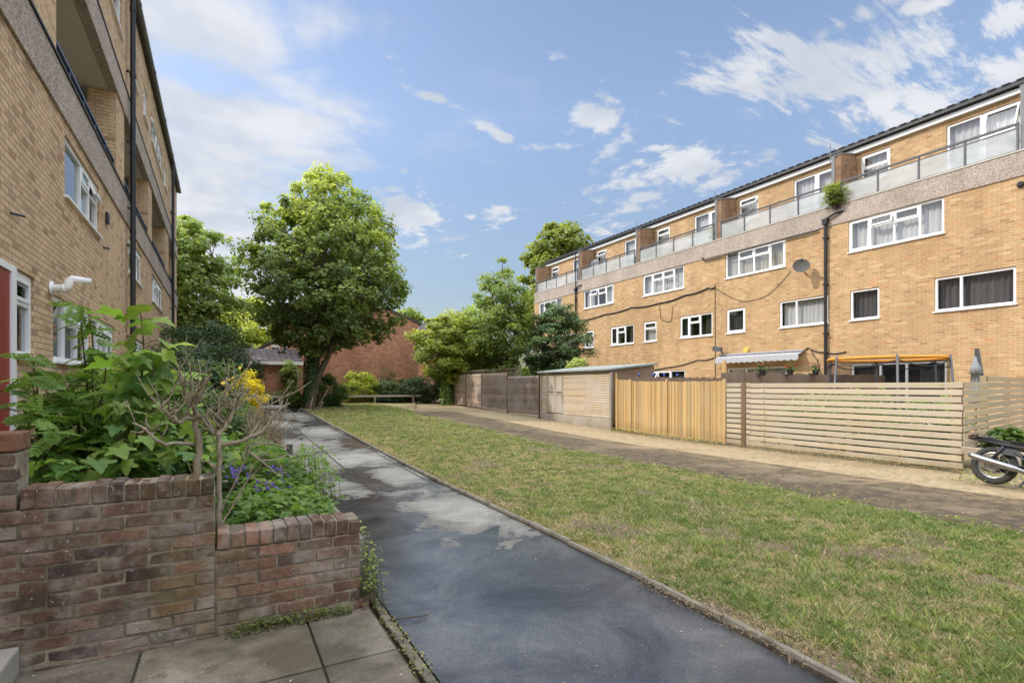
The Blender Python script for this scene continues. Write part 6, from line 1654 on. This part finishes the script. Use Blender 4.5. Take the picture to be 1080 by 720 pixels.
# ---- pruned shrub: two bare stems with stubby spurs
def pruned_shrub():
    rng = random.Random(31); t = thing('pruned_shrub', 'hard pruned bare shrub with knobbly pale branches behind the step in the wall', 'shrub', at(208, 520, 4.2))
    m = MB(); Z = lambda x, y, Y: at(180 + x / 4.0, 380 + y / 4.0, Y)       # survey from the enlarged corner of the photograph
    def br(pts, r0, r1, Y, sides=9, knob=True):
        P = [Z(x, y, Y + d) for x, y, d in pts]; n = len(P); r = [r0 + (r1 - r0) * i / (n - 1) for i in range(n)]
        # finer, slightly wandering polyline
        Q, rr = [], []
        for i in range(n - 1):
            for j in range(4):
                q = j / 4; Q.append(P[i] + (P[i + 1] - P[i]) * q + Vector((rng.uniform(-1, 1), rng.uniform(-1, 1), rng.uniform(-1, 1))) * r0 * 0.3)
                rr.append((r[i] + (r[i + 1] - r[i]) * q) * rng.uniform(.84, 1.18) * .78)
        Q.append(P[-1]); rr.append(r[-1]); m.tube(Q, rr, sides)
        if r0 > .0055 and len(Q) > 5:          # fine side twigs along the branch
            L = sum((Q[i + 1] - Q[i]).length for i in range(len(Q) - 1))
            for _k in range(int(L * 12)):
                i = rng.randrange(2, len(Q)); p = Q[i]
                d = Vector((rng.uniform(-.8, .8), rng.uniform(-.5, .5), rng.uniform(.1, 1.0))).normalized(); l_ = rng.uniform(.05, .22)
                k1 = p + d * l_ * .5 + Vector((rng.uniform(-1, 1), rng.uniform(-1, 1), rng.uniform(-.4, .8))) * l_ * .12
                k2 = k1 + (d + Vector((rng.uniform(-.5, .5), rng.uniform(-.5, .5), .35))).normalized() * l_ * .55
                m.tube([p, k1, k2], [.0036, .0028, .0014], 5)
                if rng.random() < .45: m.tube([k1, k1 + Vector((rng.uniform(-1, 1), rng.uniform(-1, 1), rng.uniform(0, 1.2))).normalized() * l_ * .4], [.0024, .0011], 4)
    br([(118, 640, 0), (118, 480, 0), (114, 360, 0), (108, 250, 0), (103, 190, 0), (101, 150, 0)], .035, .017, 4.2, 12)
    br([(108, 245, 0), (70, 240, -.05), (35, 262, -.08), (8, 235, -.1)], .024, .013, 4.2)
    br([(70, 240, -.05), (78, 190, 0), (60, 110, 0), (38, 50, .05), (30, 15, .05)], .016, .007, 4.2)
    br([(78, 190, 0), (95, 120, .03), (84, 60, .05), (80, 10, .05)], .014, .006, 4.2)
    br([(103, 190, 0), (125, 130, 0), (150, 85, 0), (172, 55, 0)], .013, .005, 4.2)
    br([(101, 160, 0), (112, 80, .03), (118, 70, 0), (124, 130, 0)], .008, .004, 4.2)
    br([(95, 356, 0), (40, 348, -.1), (-20, 355, -.15), (-70, 330, -.2), (-105, 290, -.2), (-140, 275, -.2), (-160, 262, -.2)], .017, .007, 4.2)
    br([(-105, 290, -.2), (-130, 305, -.2), (-165, 300, -.2)], .008, .005, 4.2)
    br([(15, 262, -.08), (-10, 225, -.1), (-50, 190, -.1), (-85, 155, -.1)], .013, .007, 4.2)
    br([(-10, 225, -.1), (30, 210, -.1), (60, 180, -.1), (70, 130, -.1)], .01, .005, 4.2)
    br([(-40, 200, -.1), (0, 150, -.1), (20, 100, -.1), (40, 95, -.1)], .009, .004, 4.2)
    br([(110, 230, 0), (150, 265, -.04), (185, 315, -.06)], .018, .014, 4.2)
    br([(118, 420, 0), (160, 425, -.05), (195, 460, -.08), (230, 470, -.08)], .012, .008, 4.2)
    # second stem
    br([(205, 720, -.05), (205, 560, -.05), (206, 440, -.05), (205, 360, -.05), (208, 300, -.05)], .024, .018, 4.15, 11)
    br([(206, 360, -.05), (280, 345, -.08), (340, 322, -.1), (400, 285, -.1), (425, 245, -.1), (432, 215, -.1)], .02, .009, 4.15)
    br([(208, 305, -.05), (240, 265, 0), (262, 215, 0), (275, 160, 0)], .02, .01, 4.15)
    br([(262, 215, 0), (250, 160, 0)], .01, .006, 4.15)
    br([(400, 285, -.1), (450, 265, -.1), (500, 250, -.1), (560, 240, -.1), (620, 208, -.1)], .006, .003, 4.15)
    br([(235, 270, 0), (200, 240, 0), (205, 160, .05), (250, 115, .05), (310, 60, .05), (340, 5, .1)], .009, .004, 4.15)
    br([(180, 240, 0), (230, 190, 0), (235, 70, 0)], .008, .004, 4.15)
    br([(190, 310, 0), (150, 240, 0), (160, 200, 0)], .012, .008, 4.15)
    br([(275, 160, 0), (300, 130, 0), (310, 95, 0)], .006, .003, 4.15)
    br([(240, 150, 0), (260, 140, 0), (300, 140, 0), (360, 150, 0), (420, 190, 0)], .005, .003, 4.15)
    # long pale suckers leaning towards the path
    for pts in ([(190, 680, 0), (230, 600, 0), (290, 470, 0), (345, 350, 0)], [(205, 710, -.05), (255, 620, 0), (320, 510, .05), (385, 440, .1)], [(330, 385, 0), (380, 420, 0), (440, 420, 0), (500, 395, .1)],
                [(320, 380, 0), (390, 430, 0), (450, 480, 0), (490, 470, 0)], [(345, 350, 0), (430, 350, .1), (500, 370, .1)], [(240, 510, 0), (210, 510, 0), (205, 480, 0)], [(345, 440, 0), (330, 480, 0), (420, 540, 0)],
                [(300, 420, 0), (330, 320, 0), (430, 180, .1), (530, 130, .1)], [(350, 330, 0), (400, 250, .1), (500, 180, .1)]):
        br(pts, .009, .004, 4.1, 7)
    for _ in range(48):          # thin pale whips
        x, y = rng.choice([(60, 110), (35, 262), (340, 322), (275, 160), (265, 215), (400, 285), (103, 160), (205, 320), (-10, 225)])
        a = rng.uniform(-2.9, -.2); L = rng.uniform(50, 150); dx, dy = math.cos(a) * L, math.sin(a) * L
        br([(x, y, 0), (x + dx * .4, y + dy * .55, rng.uniform(-.12, .12)), (x + dx, y + dy, rng.uniform(-.25, .25))], .0045, .0018, 4.18, 5)
    for _ in range(46):          # spurs and cut stubs
        x, y = rng.choice([(103, 180), (60, 110), (35, 262), (78, 200), (205, 320), (265, 215), (340, 322), (420, 260), (240, 265), (15, 250), (100, 230), (150, 265), (-80, 315), (-40, 200)])
        a = rng.uniform(-2.6, -.5); L = rng.uniform(18, 70); dx, dy = math.cos(a) * L, math.sin(a) * L
        br([(x, y, 0), (x + dx * .5, y + dy * .6, rng.uniform(-.1, .1)), (x + dx, y + dy, rng.uniform(-.15, .15))], rng.uniform(.005, .011), .004, 4.18, 7)
    m.build('branch', M['twig'], t, smooth_sh=True)
pruned_shrub()

# ---- ground layer of the bed
def herb(label, name, cat, box, n, size, cols, seed, leaf=L_BROAD, h=(0.05, 0.3), flowers=None, mat='soft', group=None, bz=None):
    rng = np.random.default_rng(seed); x0, x1, y0, y1 = box
    x = x0 + (x1 - x0) * rng.random(n); y = y0 + (y1 - y0) * rng.random(n)
    base = np.array([gz(a, b) for a, b in zip(x, y)]) + (bed_z(x, y) if bz is None else bz)
    mound = 1 - 0.6 * (np.abs((x - (x0 + x1) / 2) / (x1 - x0) * 2) ** 3) * 1
    lump = 0.45 + 0.9 * fbm(x * 3, y * 3, seed)
    H = h[0] + (h[1] - h[0]) * rng.random(n) ** .7 * mound * lump
    P = np.stack([x, y, base + H], 1); a = rng.random(n) * 2 * np.pi; hd = np.stack([np.cos(a), np.sin(a), np.zeros(n)], 1)
    N = np.array([0, 0, 1.0]) + rng.normal(0, .4, (n, 3)); T = hd + np.array([0, 0, -.2]); t = np.clip(H / h[1] * .6 + rng.random(n) * .4, 0, 1)[:, None]
    C = np.where(t < .5, np.array(cols[0]) + (np.array(cols[1]) - np.array(cols[0])) * t * 2, np.array(cols[1]) + (np.array(cols[2]) - np.array(cols[1])) * (t * 2 - 1))
    v, f, c = leaves(leaf, P, N, T, size * (.6 + .7 * rng.random(n)), C)
    t_ = thing(name, label, cat, ((x0 + x1) / 2, (y0 + y1) / 2, float(base.mean())), group=group)
    np_mesh('foliage', v, f, LEAF[mat], t_, c)
    m = MB()
    for i in range(0, n, 5): m.tube([(P[i, 0] + .02, P[i, 1], base[i] - .02), tuple(P[i])], .0022, 3, caps=False)
    m.build('stem', M['green_stem'], t_)
    if flowers:
        nf, fc, fs, ctr = flowers; vv = []; k = 5
        parts = []
        for (cx, cy, cz, sp) in ctr:
            for j in range(nf):
                p = np.array([cx, cy, cz]) + rng.normal(0, 1, 3) * np.array([sp, sp, sp * .6]); ax = unit(rng.normal(0, .5, 3) + np.array([.1, -.6, .7])); s = unit(np.cross(ax, np.array([0, 0, 1.0]))); u = np.cross(ax, s)
                A = np.arange(k) * 2 * np.pi / k; T = np.cos(A)[:, None] * s + np.sin(A)[:, None] * u
                parts.append(leaves(L_BROAD, np.repeat(p[None], k, 0), np.repeat(ax[None], k, 0) + .2 * T, T, np.full(k, fs * rng.uniform(.8, 1.2)), np.repeat((np.array(fc) * rng.uniform(.75, 1.25))[None], k, 0)))
        for v, f, c in parts: np_mesh('flower', v, f, LEAF['petal'], t_, c)
    return t_
C_HERB = ((0.03, 0.07, 0.015), (0.075, 0.145, 0.03), (0.17, 0.26, 0.055))
fl = [tuple(at(180 + x / 4, 380 + y / 4, Y)) + (.045,) for x, y, Y in ((270, 455, 5.2), (290, 485, 5.0), (455, 465, 5.6), (470, 480, 5.5), (460, 520, 5.2), (380, 535, 4.8), (300, 460, 5.3))]
herb('purple flowered cranesbill clump inside the corner of the low wall', 'cranesbill', 'flowers', (0.02, 0.82, 3.92, 5.6), 2600, .055, C_HERB, 5, h=(.03, .36), leaf=L_PALM, flowers=(9, (0.2, 0.13, 0.5), .017, fl))
herb('low leafy ground cover under the pruned shrub and saplings', 'ground_cover_plant', 'plant', (-1.9, 0.05, 3.95, 6.0), 2600, .075, C_HERB, 6, h=(.02, .35), leaf=L_PALM)
herb('leafy green clump in the bed halfway to the dry grass', 'leafy_clump', 'plant', (-0.9, 0.8, 5.7, 8.3), 2400, .075, C_HERB, 7, h=(.05, .6), leaf=L_PALM)
herb('ragged green growth in the middle of the long bed', 'leafy_clump', 'plant', (-1.7, 0.7, 8.4, 13.0), 2600, .08, ((.035, .07, .018), (.08, .14, .03), (.17, .23, .06)), 8, h=(.05, .7))
herb('green growth at the far part of the long bed before the golden shrub', 'leafy_clump', 'plant', (-1.7, 0.8, 13.0, 17.5), 2600, .085, ((.035, .07, .018), (.08, .14, .03), (.17, .23, .06)), 9, h=(.05, .75))
herb('pale tall leafy stems leaning over the edging board onto the path', 'leaning_weed', 'plant', (0.72, 1.02, 5.0, 7.2), 330, .055, ((.06, .11, .03), (.12, .2, .05), (.2, .3, .08)), 10, h=(.05, .55), leaf=L_PALM)

# dry grass / lavender clump
def dry_clump():
    rng = np.random.default_rng(9); t = thing('dry_grass_clump', 'fountain of dry straw coloured stems at the path edge of the bed', 'grass clump', (0.62, 9.6, 0.5)); m = MB()
    for i in range(380):
        bx, by = 0.55 + rng.normal(0, .15), 9.7 + rng.normal(0, .45); b = np.array([bx, by, gz(bx, by) + .3]); a = rng.random() * 6.28; L = rng.uniform(.45, .85); sp = rng.uniform(.05, .4)
        e = b + np.array([math.cos(a) * sp, math.sin(a) * sp, L * rng.uniform(.75, 1)]); mid = (b + e) / 2 + np.array([-math.cos(a), -math.sin(a), 0]) * sp * .2
        k = rng.uniform(.7, 1.2); m.tube([b, mid, e], [.004, .0035, .002], 3, caps=False, col=(0.42 * k, 0.32 * k, 0.21 * k) if rng.random() < .8 else (.2 * k, .22 * k, .1 * k))
        if rng.random() < .5: m.tube([e, e + (e - mid) * .22], [.008, .003], 4, caps=False, col=(.33 * k, .26 * k, .2 * k))
    m.build('stalk', leaf_mat('dry_stalk', trans=.1, gloss=.8), t)
dry_clump()
# roses
ex = []
rr_ = np.random.default_rng(15)
for (x, y, Y) in ((292, 30, 9.2), (222, 95, 9.0), (265, 75, 9.3), (245, 80, 9.3), (300, 225, 9.5), (262, 100, 9.2)):
    p = np.array(at(180 + x / 4, 380 + y / 4, Y)); n = 14; d = unit(rr_.normal(0, 1, (n, 3))); ex.append(leaves(L_BROAD, p + d * .012, d, unit(np.cross(d, rr_.normal(0, 1, (n, 3)))), np.full(n, .034), np.array([(0.6, 0.52, 0.24)]) * (.8 + .4 * rr_.random((n, 1)))))
shrub('yellow flowered rose bush in the bed left of the golden shrub', (-0.05, 9.3), .5, .5, .4, 2.0, 55, 45, .2, .065, ((.02, .045, .015), (.05, .095, .03), (.1, .16, .05)), 90, name='rose_bush', cat='bush', extra=join(ex))
shrub('loose green bush in the bed beyond the saplings along the shaded block', (-1.15, 9.2), .6, 1.2, .4, 1.9, 90, 70, .25, .08, C_HERB, 91, name='garden_bush', cat='bush')
shrub('rounded green bush along the shaded block beyond the drainpipe', (-0.9, 13.5), .75, 1.3, .45, 1.75, 90, 70, .28, .09, ((.03, .06, .018), (.07, .12, .03), (.13, .2, .05)), 92, name='garden_bush', cat='bush')

# weeds at wall foot, wall end, kerb and fence line
herb('straggling weeds along the foot of the brick garden wall', 'weed_patch', 'weeds', (0.02, 0.74, 3.55, 3.645), 520, .022, ((.05, .08, .02), (.12, .17, .04), (.24, .27, .09)), 20, h=(.0, .09), leaf=L_OVAL, bz=0.01)
herb('tall weeds climbing the broken end of the brick garden wall beside the path', 'weed_patch', 'weeds', (0.84, 0.96, 3.5, 4.1), 260, .034, ((.07, .11, .025), (.16, .22, .05), (.32, .38, .11)), 21, h=(.0, .5), leaf=L_OVAL, bz=0.01)
herb('small weeds in the gap between paving and path', 'weed_patch', 'weeds', (0.87, 0.98, 2.6, 3.5), 150, .022, ((.1, .11, .03), (.2, .22, .07), (.35, .33, .15)), 22, h=(.0, .05), leaf=L_OVAL, bz=0.0)
herb('dry weeds and tufts along the foot of the pale slat fence', 'weed_patch', 'weeds', (11.15, 11.4, 4.6, 9.2), 700, .04, ((.14, .14, .04), (.33, .3, .12), (.5, .42, .22)), 23, h=(.0, .12), leaf=L_NEEDLE, bz=0.0)
herb('green and straw tufts along the foot of the honey lath fence', 'weed_patch', 'weeds', (11.0, 11.36, 9.3, 13.8), 900, .05, ((.14, .16, .03), (.3, .3, .09), (.5, .42, .2)), 24, h=(.0, .16), leaf=L_NEEDLE, bz=0.0)
herb('low weeds around the motorcycle wheels', 'weed_patch', 'weeds', (10.2, 11.3, 1.9, 4.2), 500, .05, ((.07, .12, .02), (.2, .27, .06), (.36, .4, .12)), 25, h=(.0, .14), leaf=L_OVAL, bz=0.0)
herb('dead straw and roots lying over the kerb near the camera', 'straw_tuft', 'weeds', (2.68, 2.98, 1.7, 3.1), 700, .026, ((.13, .1, .06), (.3, .24, .14), (.42, .35, .22)), 26, h=(.0, .03), leaf=L_NEEDLE, bz=0.03)
herb('straw and green tufts growing over the kerb along the path', 'straw_tuft', 'weeds', (2.92, 3.12, 3.6, 14.0), 2200, .035, ((.12, .12, .03), (.3, .26, .11), (.5, .42, .22)), 27, h=(.0, .05), leaf=L_NEEDLE, bz=0.03)
herb('broad leaved weeds on the edge between lawn and asphalt', 'weed_patch', 'weeds', (6.7, 7.4, 1.0, 20), 1600, .045, ((.07, .12, .02), (.17, .24, .05), (.33, .33, .12)), 28, h=(.0, .05), leaf=L_OVAL, bz=0.0)
# single leaves and litter
def litter(n, box, cols, label, seed, size, name, cat, zz):
    rng = np.random.default_rng(seed); x = box[0] + (box[1] - box[0]) * rng.random(n); y = box[2] + (box[3] - box[2]) * rng.random(n); z = np.array([gz(a, b) for a, b in zip(x, y)]) + zz
    P = np.stack([x, y, z], 1); a = rng.random(n) * 6.28; T = np.stack([np.cos(a), np.sin(a), np.zeros(n)], 1); N = np.array([0, 0, 1.0]) + rng.normal(0, .15, (n, 3))
    C = np.array(cols)[rng.integers(0, len(cols), n)]
    v, f, c = leaves(L_OVAL, P, N, T, size * (.4 + rng.random(n)), C); tag(np_mesh(name, v, f, LEAF['soft'], None, c, origin=(float(x.mean()), float(y.mean()), 0)), label, cat, kind='stuff')
litter(260, (1.0, 2.8, 1.5, 14), [(.25, .2, .1), (.12, .1, .06), (.3, .32, .12), (.4, .35, .25)], 'tiny fallen leaves and bits scattered on the wet path', 1, .016, 'leaf_litter', 'litter', .006)
litter(160, (-.9, .88, 1.8, 3.6), [(.25, .2, .1), (.3, .34, .1), (.5, .48, .42), (.12, .1, .06)], 'tiny leaf bits scattered on the stone paving slabs', 2, .014, 'leaf_litter', 'litter', .012)
litter(2600, (7.2, 11.3, 1, 18), [(.3, .22, .12), (.14, .1, .06), (.4, .33, .2)], 'brown leaf bits scattered over the asphalt and earth strip', 3, .03, 'leaf_litter', 'litter', .004)
tw = MB(); tw.tube([(0.93, 3.33, .02), (1.05, 3.30, .02), (1.17, 3.29, .015)], .005, 6); tag(tw.build('fallen_twig', M['bark'], origin=(1.05, 3.3, .02)), 'short fallen twig lying across the path edge near the wall end', 'twig')
# ================================================================== camera, sun, sky
cam = bpy.data.cameras.new('camera'); cam.lens = 36.0 * 560 / 1080; cam.sensor_width = 36; cam.shift_y = 47.0 / 1080; cam.clip_start = 0.05; cam.clip_end = 3000
co = bpy.data.objects.new('camera', cam); COL.objects.link(co); co.location = (0, 0, CAM_H); co.rotation_euler = (R(90), 0, -YAW); scene.camera = co

SUN_DIR = Vector((1.0, -0.55, -1.06)).normalized()        # direction the light travels
sl = bpy.data.lights.new('sun', 'SUN'); sl.energy = 3.2; sl.angle = R(0.5); sl.color = (1.0, 0.93, 0.82)
so = bpy.data.objects.new('sun', sl); COL.objects.link(so); so.rotation_euler = SUN_DIR.to_track_quat('-Z', 'Y').to_euler(); so.location = (-20, 10, 30)
el = math.asin(-SUN_DIR.z); az = math.atan2(-SUN_DIR.x, -SUN_DIR.y)    # towards the sun, from +Y clockwise

w = bpy.data.worlds.new('World'); scene.world = w; w.cycles.sampling_method = 'MANUAL'; w.cycles.sample_map_resolution = 512; w.use_nodes = True; nt = w.node_tree; nt.nodes.clear()
def N(t, **k):
    n = nt.nodes.new(t)
    for a, b in k.items(): setattr(n, a, b)
    return n
def mth(op, a, b=None, clamp=False):
    n = N('ShaderNodeMath', operation=op); n.use_clamp = clamp
    for i, v in enumerate((a, b)):
        if v is None: continue
        if isinstance(v, (int, float)): n.inputs[i].default_value = v
        else: nt.links.new(v, n.inputs[i])
    return n.outputs[0]
out = N('ShaderNodeOutputWorld'); bg = N('ShaderNodeBackground')
sky = N('ShaderNodeTexSky', sky_type='NISHITA'); sky.sun_disc = False; sky.sun_elevation = el; sky.sun_rotation = az; sky.air_density = 1.0; sky.dust_density = 0.6; sky.ozone_density = 1.6; sky.altitude = 50
tc = N('ShaderNodeTexCoord'); gen = tc.outputs['Generated']
nrm = N('ShaderNodeVectorMath', operation='NORMALIZE'); nt.links.new(gen, nrm.inputs[0]); D = nrm.outputs[0]
sep = N('ShaderNodeSeparateXYZ'); nt.links.new(D, sep.inputs[0])
# cloud layer on a flat sheet high above the place
inv = mth('DIVIDE', 1.0, mth('ADD', mth('MAXIMUM', sep.outputs[2], 0.0), 0.16))
cx = mth('MULTIPLY', sep.outputs[0], inv); cy = mth('MULTIPLY', sep.outputs[1], inv)
comb = N('ShaderNodeCombineXYZ'); nt.links.new(cx, comb.inputs[0]); nt.links.new(cy, comb.inputs[1])
def noise(scale, detail, rough, dist, sx=1.0, sy=1.0, rot=0.0, off=(0, 0, 0)):
    mp = N('ShaderNodeMapping'); mp.inputs['Scale'].default_value = (sx, sy, 1); mp.inputs['Rotation'].default_value = (0, 0, rot); mp.inputs['Location'].default_value = off
    nt.links.new(comb.outputs[0], mp.inputs[0]); n = N('ShaderNodeTexNoise'); n.inputs['Scale'].default_value = scale; n.inputs['Detail'].default_value = detail; n.inputs['Roughness'].default_value = rough; n.inputs['Distortion'].default_value = dist
    nt.links.new(mp.outputs[0], n.inputs['Vector']); return n.outputs['Fac']
CR = Vector((CS, -SN, 0)); CF = Vector((SN, CS, 0))
def dirpx(px, py): return (CF + CR * ((px - 540) / 560.0) + Vector((0, 0, 1)) * ((407 - py) / 560.0)).normalized()
def vmath(op, a, b):
    n = N('ShaderNodeVectorMath', operation=op)
    for i, v in enumerate((a, b)):
        if isinstance(v, Vector): n.inputs[i].default_value = v
        else: nt.links.new(v, n.inputs[i])
    return n
def blob(px, py, rx, ry, rot=0.0):
    """soft elliptical patch of the sky around a direction; radii in units of the picture"""
    c = dirpx(px, py); right = Vector((c.y, -c.x, 0)).normalized(); up = right.cross(c).normalized()
    if up.z < 0: up = -up
    a = right * math.cos(rot) + up * math.sin(rot); b = up * math.cos(rot) - right * math.sin(rot)
    k = 560.0 / (1.0 / max(0.2, c.dot(CF)))
    df = vmath('SUBTRACT', D, c).outputs[0]
    ea = mth('DIVIDE', vmath('DOT_PRODUCT', df, a).outputs['Value'], rx / 560.0 * c.dot(CF)); eb = mth('DIVIDE', vmath('DOT_PRODUCT', df, b).outputs['Value'], ry / 560.0 * c.dot(CF))
    r2 = mth('ADD', mth('MULTIPLY', ea, ea), mth('MULTIPLY', eb, eb))
    return mth('EXPONENT', mth('MULTIPLY', r2, -1.0))
def mask(blobs):
    acc = None
    for b in blobs:
        m_ = mth('MULTIPLY', blob(*b[:4], b[4] if len(b) > 4 else 0.0), b[5] if len(b) > 5 else 1.0)
        acc = m_ if acc is None else mth('MAXIMUM', acc, m_)
    return acc
def sstep(v, a, b):
    n = N('ShaderNodeMapRange'); n.interpolation_type = 'SMOOTHSTEP'; nt.links.new(v, n.inputs[0]); n.inputs[1].default_value = a; n.inputs[2].default_value = b; return n.outputs[0]
# veil on the left
veil_m = mask([(140, 200, 190, 210), (215, 300, 150, 120), (300, 130, 140, 70, 0.3, .8), (210, 20, 150, 70, 0, .8), (350, 30, 120, 50, 0.2, .6)])
veil = mth('MULTIPLY', sstep(mth('ADD', veil_m, mth('ADD', mth('MULTIPLY', mth('SUBTRACT', noise(1.6, 6, .62, .6), .5), 2.0), mth('MULTIPLY', mth('SUBTRACT', noise(6.0, 5, .65, .3), .5), .7))), .3, .85), .9)
# streaky cirrus on the right and thin drifts elsewhere
cir_m = mask([(870, 70, 150, 42, -.12), (990, 100, 130, 40, .08), (790, 60, 90, 26, .1, .8), (1060, 25, 70, 25, .2, .8), (900, 20, 60, 16, .2, .8), (980, 3, 60, 14, 0, .7), (640, 60, 60, 14, .3, .35)])
cir_n = mth('ADD', mth('MULTIPLY', noise(2.6, 7, .7, .9, 1.0, 3.6, -.35), .6), mth('MULTIPLY', noise(6.5, 6, .66, .3, 1, 2.6, -.2), .4))
cir = mth('MULTIPLY', sstep(mth('ADD', cir_m, mth('MULTIPLY', mth('SUBTRACT', cir_n, .5), 4.2)), .42, .95), .92)
puff_m = mask([(628, 124, 44, 22, -.1), (430, 226, 44, 36, 0), (700, 178, 95, 34, .12, .8), (760, 190, 50, 26, .3, .75), (665, 218, 55, 22, .5, .75), (522, 226, 34, 18, 0, .7), (462, 105, 34, 7, -.22, .75), (520, 138, 30, 8, -.3, .7), (585, 155, 45, 7, -.05, .75), (690, 157, 60, 8, 0, .75), (400, 60, 90, 18, -.5, .5), (560, 40, 90, 16, -.6, .42), (470, 260, 70, 22, 0, .35)])
puff_n = mth('ADD', mth('MULTIPLY', noise(5.5, 6, .6, .35), .6), mth('MULTIPLY', noise(14, 4, .6, 0), .4))
puff = mth('MULTIPLY', sstep(mth('ADD', puff_m, mth('MULTIPLY', mth('SUBTRACT', puff_n, .52), 3.4)), .36, .8), .88)
# light drifts everywhere else in the sky
gen_c = mth('MULTIPLY', sstep(noise(1.3, 5, .6, .6, 1, 1.7, .4, (3, 1, 0)), .56, .85), .45)
cover = mth('MAXIMUM', mth('MAXIMUM', veil, cir), mth('MAXIMUM', puff, gen_c))
cover = mth('MULTIPLY', cover, sstep(sep.outputs[2], -.02, .1))
shade = noise(3.0, 3, .6, 0, off=(5, 2, 0))
cc = N('ShaderNodeMix', data_type='RGBA'); nt.links.new(sstep(shade, .35, .65), cc.inputs['Factor'])
ci_ = [i for i in cc.inputs if i.type == 'RGBA']; STR = 0.15
ci_[0].default_value = (0.62 / STR, 0.67 / STR, 0.75 / STR, 1); ci_[1].default_value = (0.86 / STR, 0.87 / STR, 0.9 / STR, 1)
# clear sky, brightened towards the even blue of the photograph
tint = N('ShaderNodeMix', data_type='RGBA', blend_type='MULTIPLY'); tint.inputs['Factor'].default_value = 1
ti = [i for i in tint.inputs if i.type == 'RGBA']; nt.links.new(sky.outputs[0], ti[0]); ti[1].default_value = (SKY_MUL[0], SKY_MUL[1], SKY_MUL[2], 1)
hz = N('ShaderNodeMapRange'); nt.links.new(sep.outputs[2], hz.inputs[0]); hz.inputs[1].default_value = 0.0; hz.inputs[2].default_value = 0.45; hz.inputs[3].default_value = 0.34; hz.inputs[4].default_value = 1.0
hzm = N('ShaderNodeVectorMath', operation='SCALE'); nt.links.new([o for o in tint.outputs if o.type == 'RGBA'][0], hzm.inputs[0]); nt.links.new(hz.outputs[0], hzm.inputs['Scale'])
# extra cloud brightness added out of view, overhead and behind, to lift the shade
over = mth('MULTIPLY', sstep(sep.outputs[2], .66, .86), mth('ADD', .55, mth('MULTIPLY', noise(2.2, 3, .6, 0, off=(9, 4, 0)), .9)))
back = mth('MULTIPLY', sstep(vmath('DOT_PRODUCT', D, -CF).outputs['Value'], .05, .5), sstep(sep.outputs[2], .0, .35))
lift = mth('ADD', 1.0, mth('ADD', mth('MULTIPLY', over, OVER_FILL), mth('MULTIPLY', back, BACK_FILL)))
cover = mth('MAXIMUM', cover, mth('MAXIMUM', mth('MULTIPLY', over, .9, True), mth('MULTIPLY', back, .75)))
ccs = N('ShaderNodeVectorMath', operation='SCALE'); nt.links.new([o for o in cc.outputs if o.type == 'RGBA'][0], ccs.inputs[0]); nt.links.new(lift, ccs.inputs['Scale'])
mixc = N('ShaderNodeMix', data_type='RGBA'); nt.links.new(cover, mixc.inputs['Factor'])
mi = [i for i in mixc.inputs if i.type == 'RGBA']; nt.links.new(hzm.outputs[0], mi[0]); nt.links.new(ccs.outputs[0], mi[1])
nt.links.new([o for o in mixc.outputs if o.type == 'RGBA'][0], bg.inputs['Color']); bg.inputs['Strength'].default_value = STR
nt.links.new(bg.outputs[0], out.inputs[0])

scene.view_settings.view_transform = 'Standard'; scene.view_settings.look = 'None'; scene.view_settings.exposure = 0; scene.view_settings.gamma = 1
scene.render.engine = 'CYCLES'
cy_ = scene.cycles
cy_.use_denoising = True; cy_.max_bounces = 5; cy_.diffuse_bounces = 3; cy_.glossy_bounces = 2; cy_.transmission_bounces = 3; cy_.transparent_max_bounces = 8
cy_.caustics_reflective = False; cy_.caustics_refractive = False; cy_.use_adaptive_sampling = True; cy_.adaptive_threshold = 0.015
try: cy_.denoiser = 'OPENIMAGEDENOISE'; cy_.denoising_input_passes = 'RGB_ALBEDO_NORMAL'
except Exception: pass
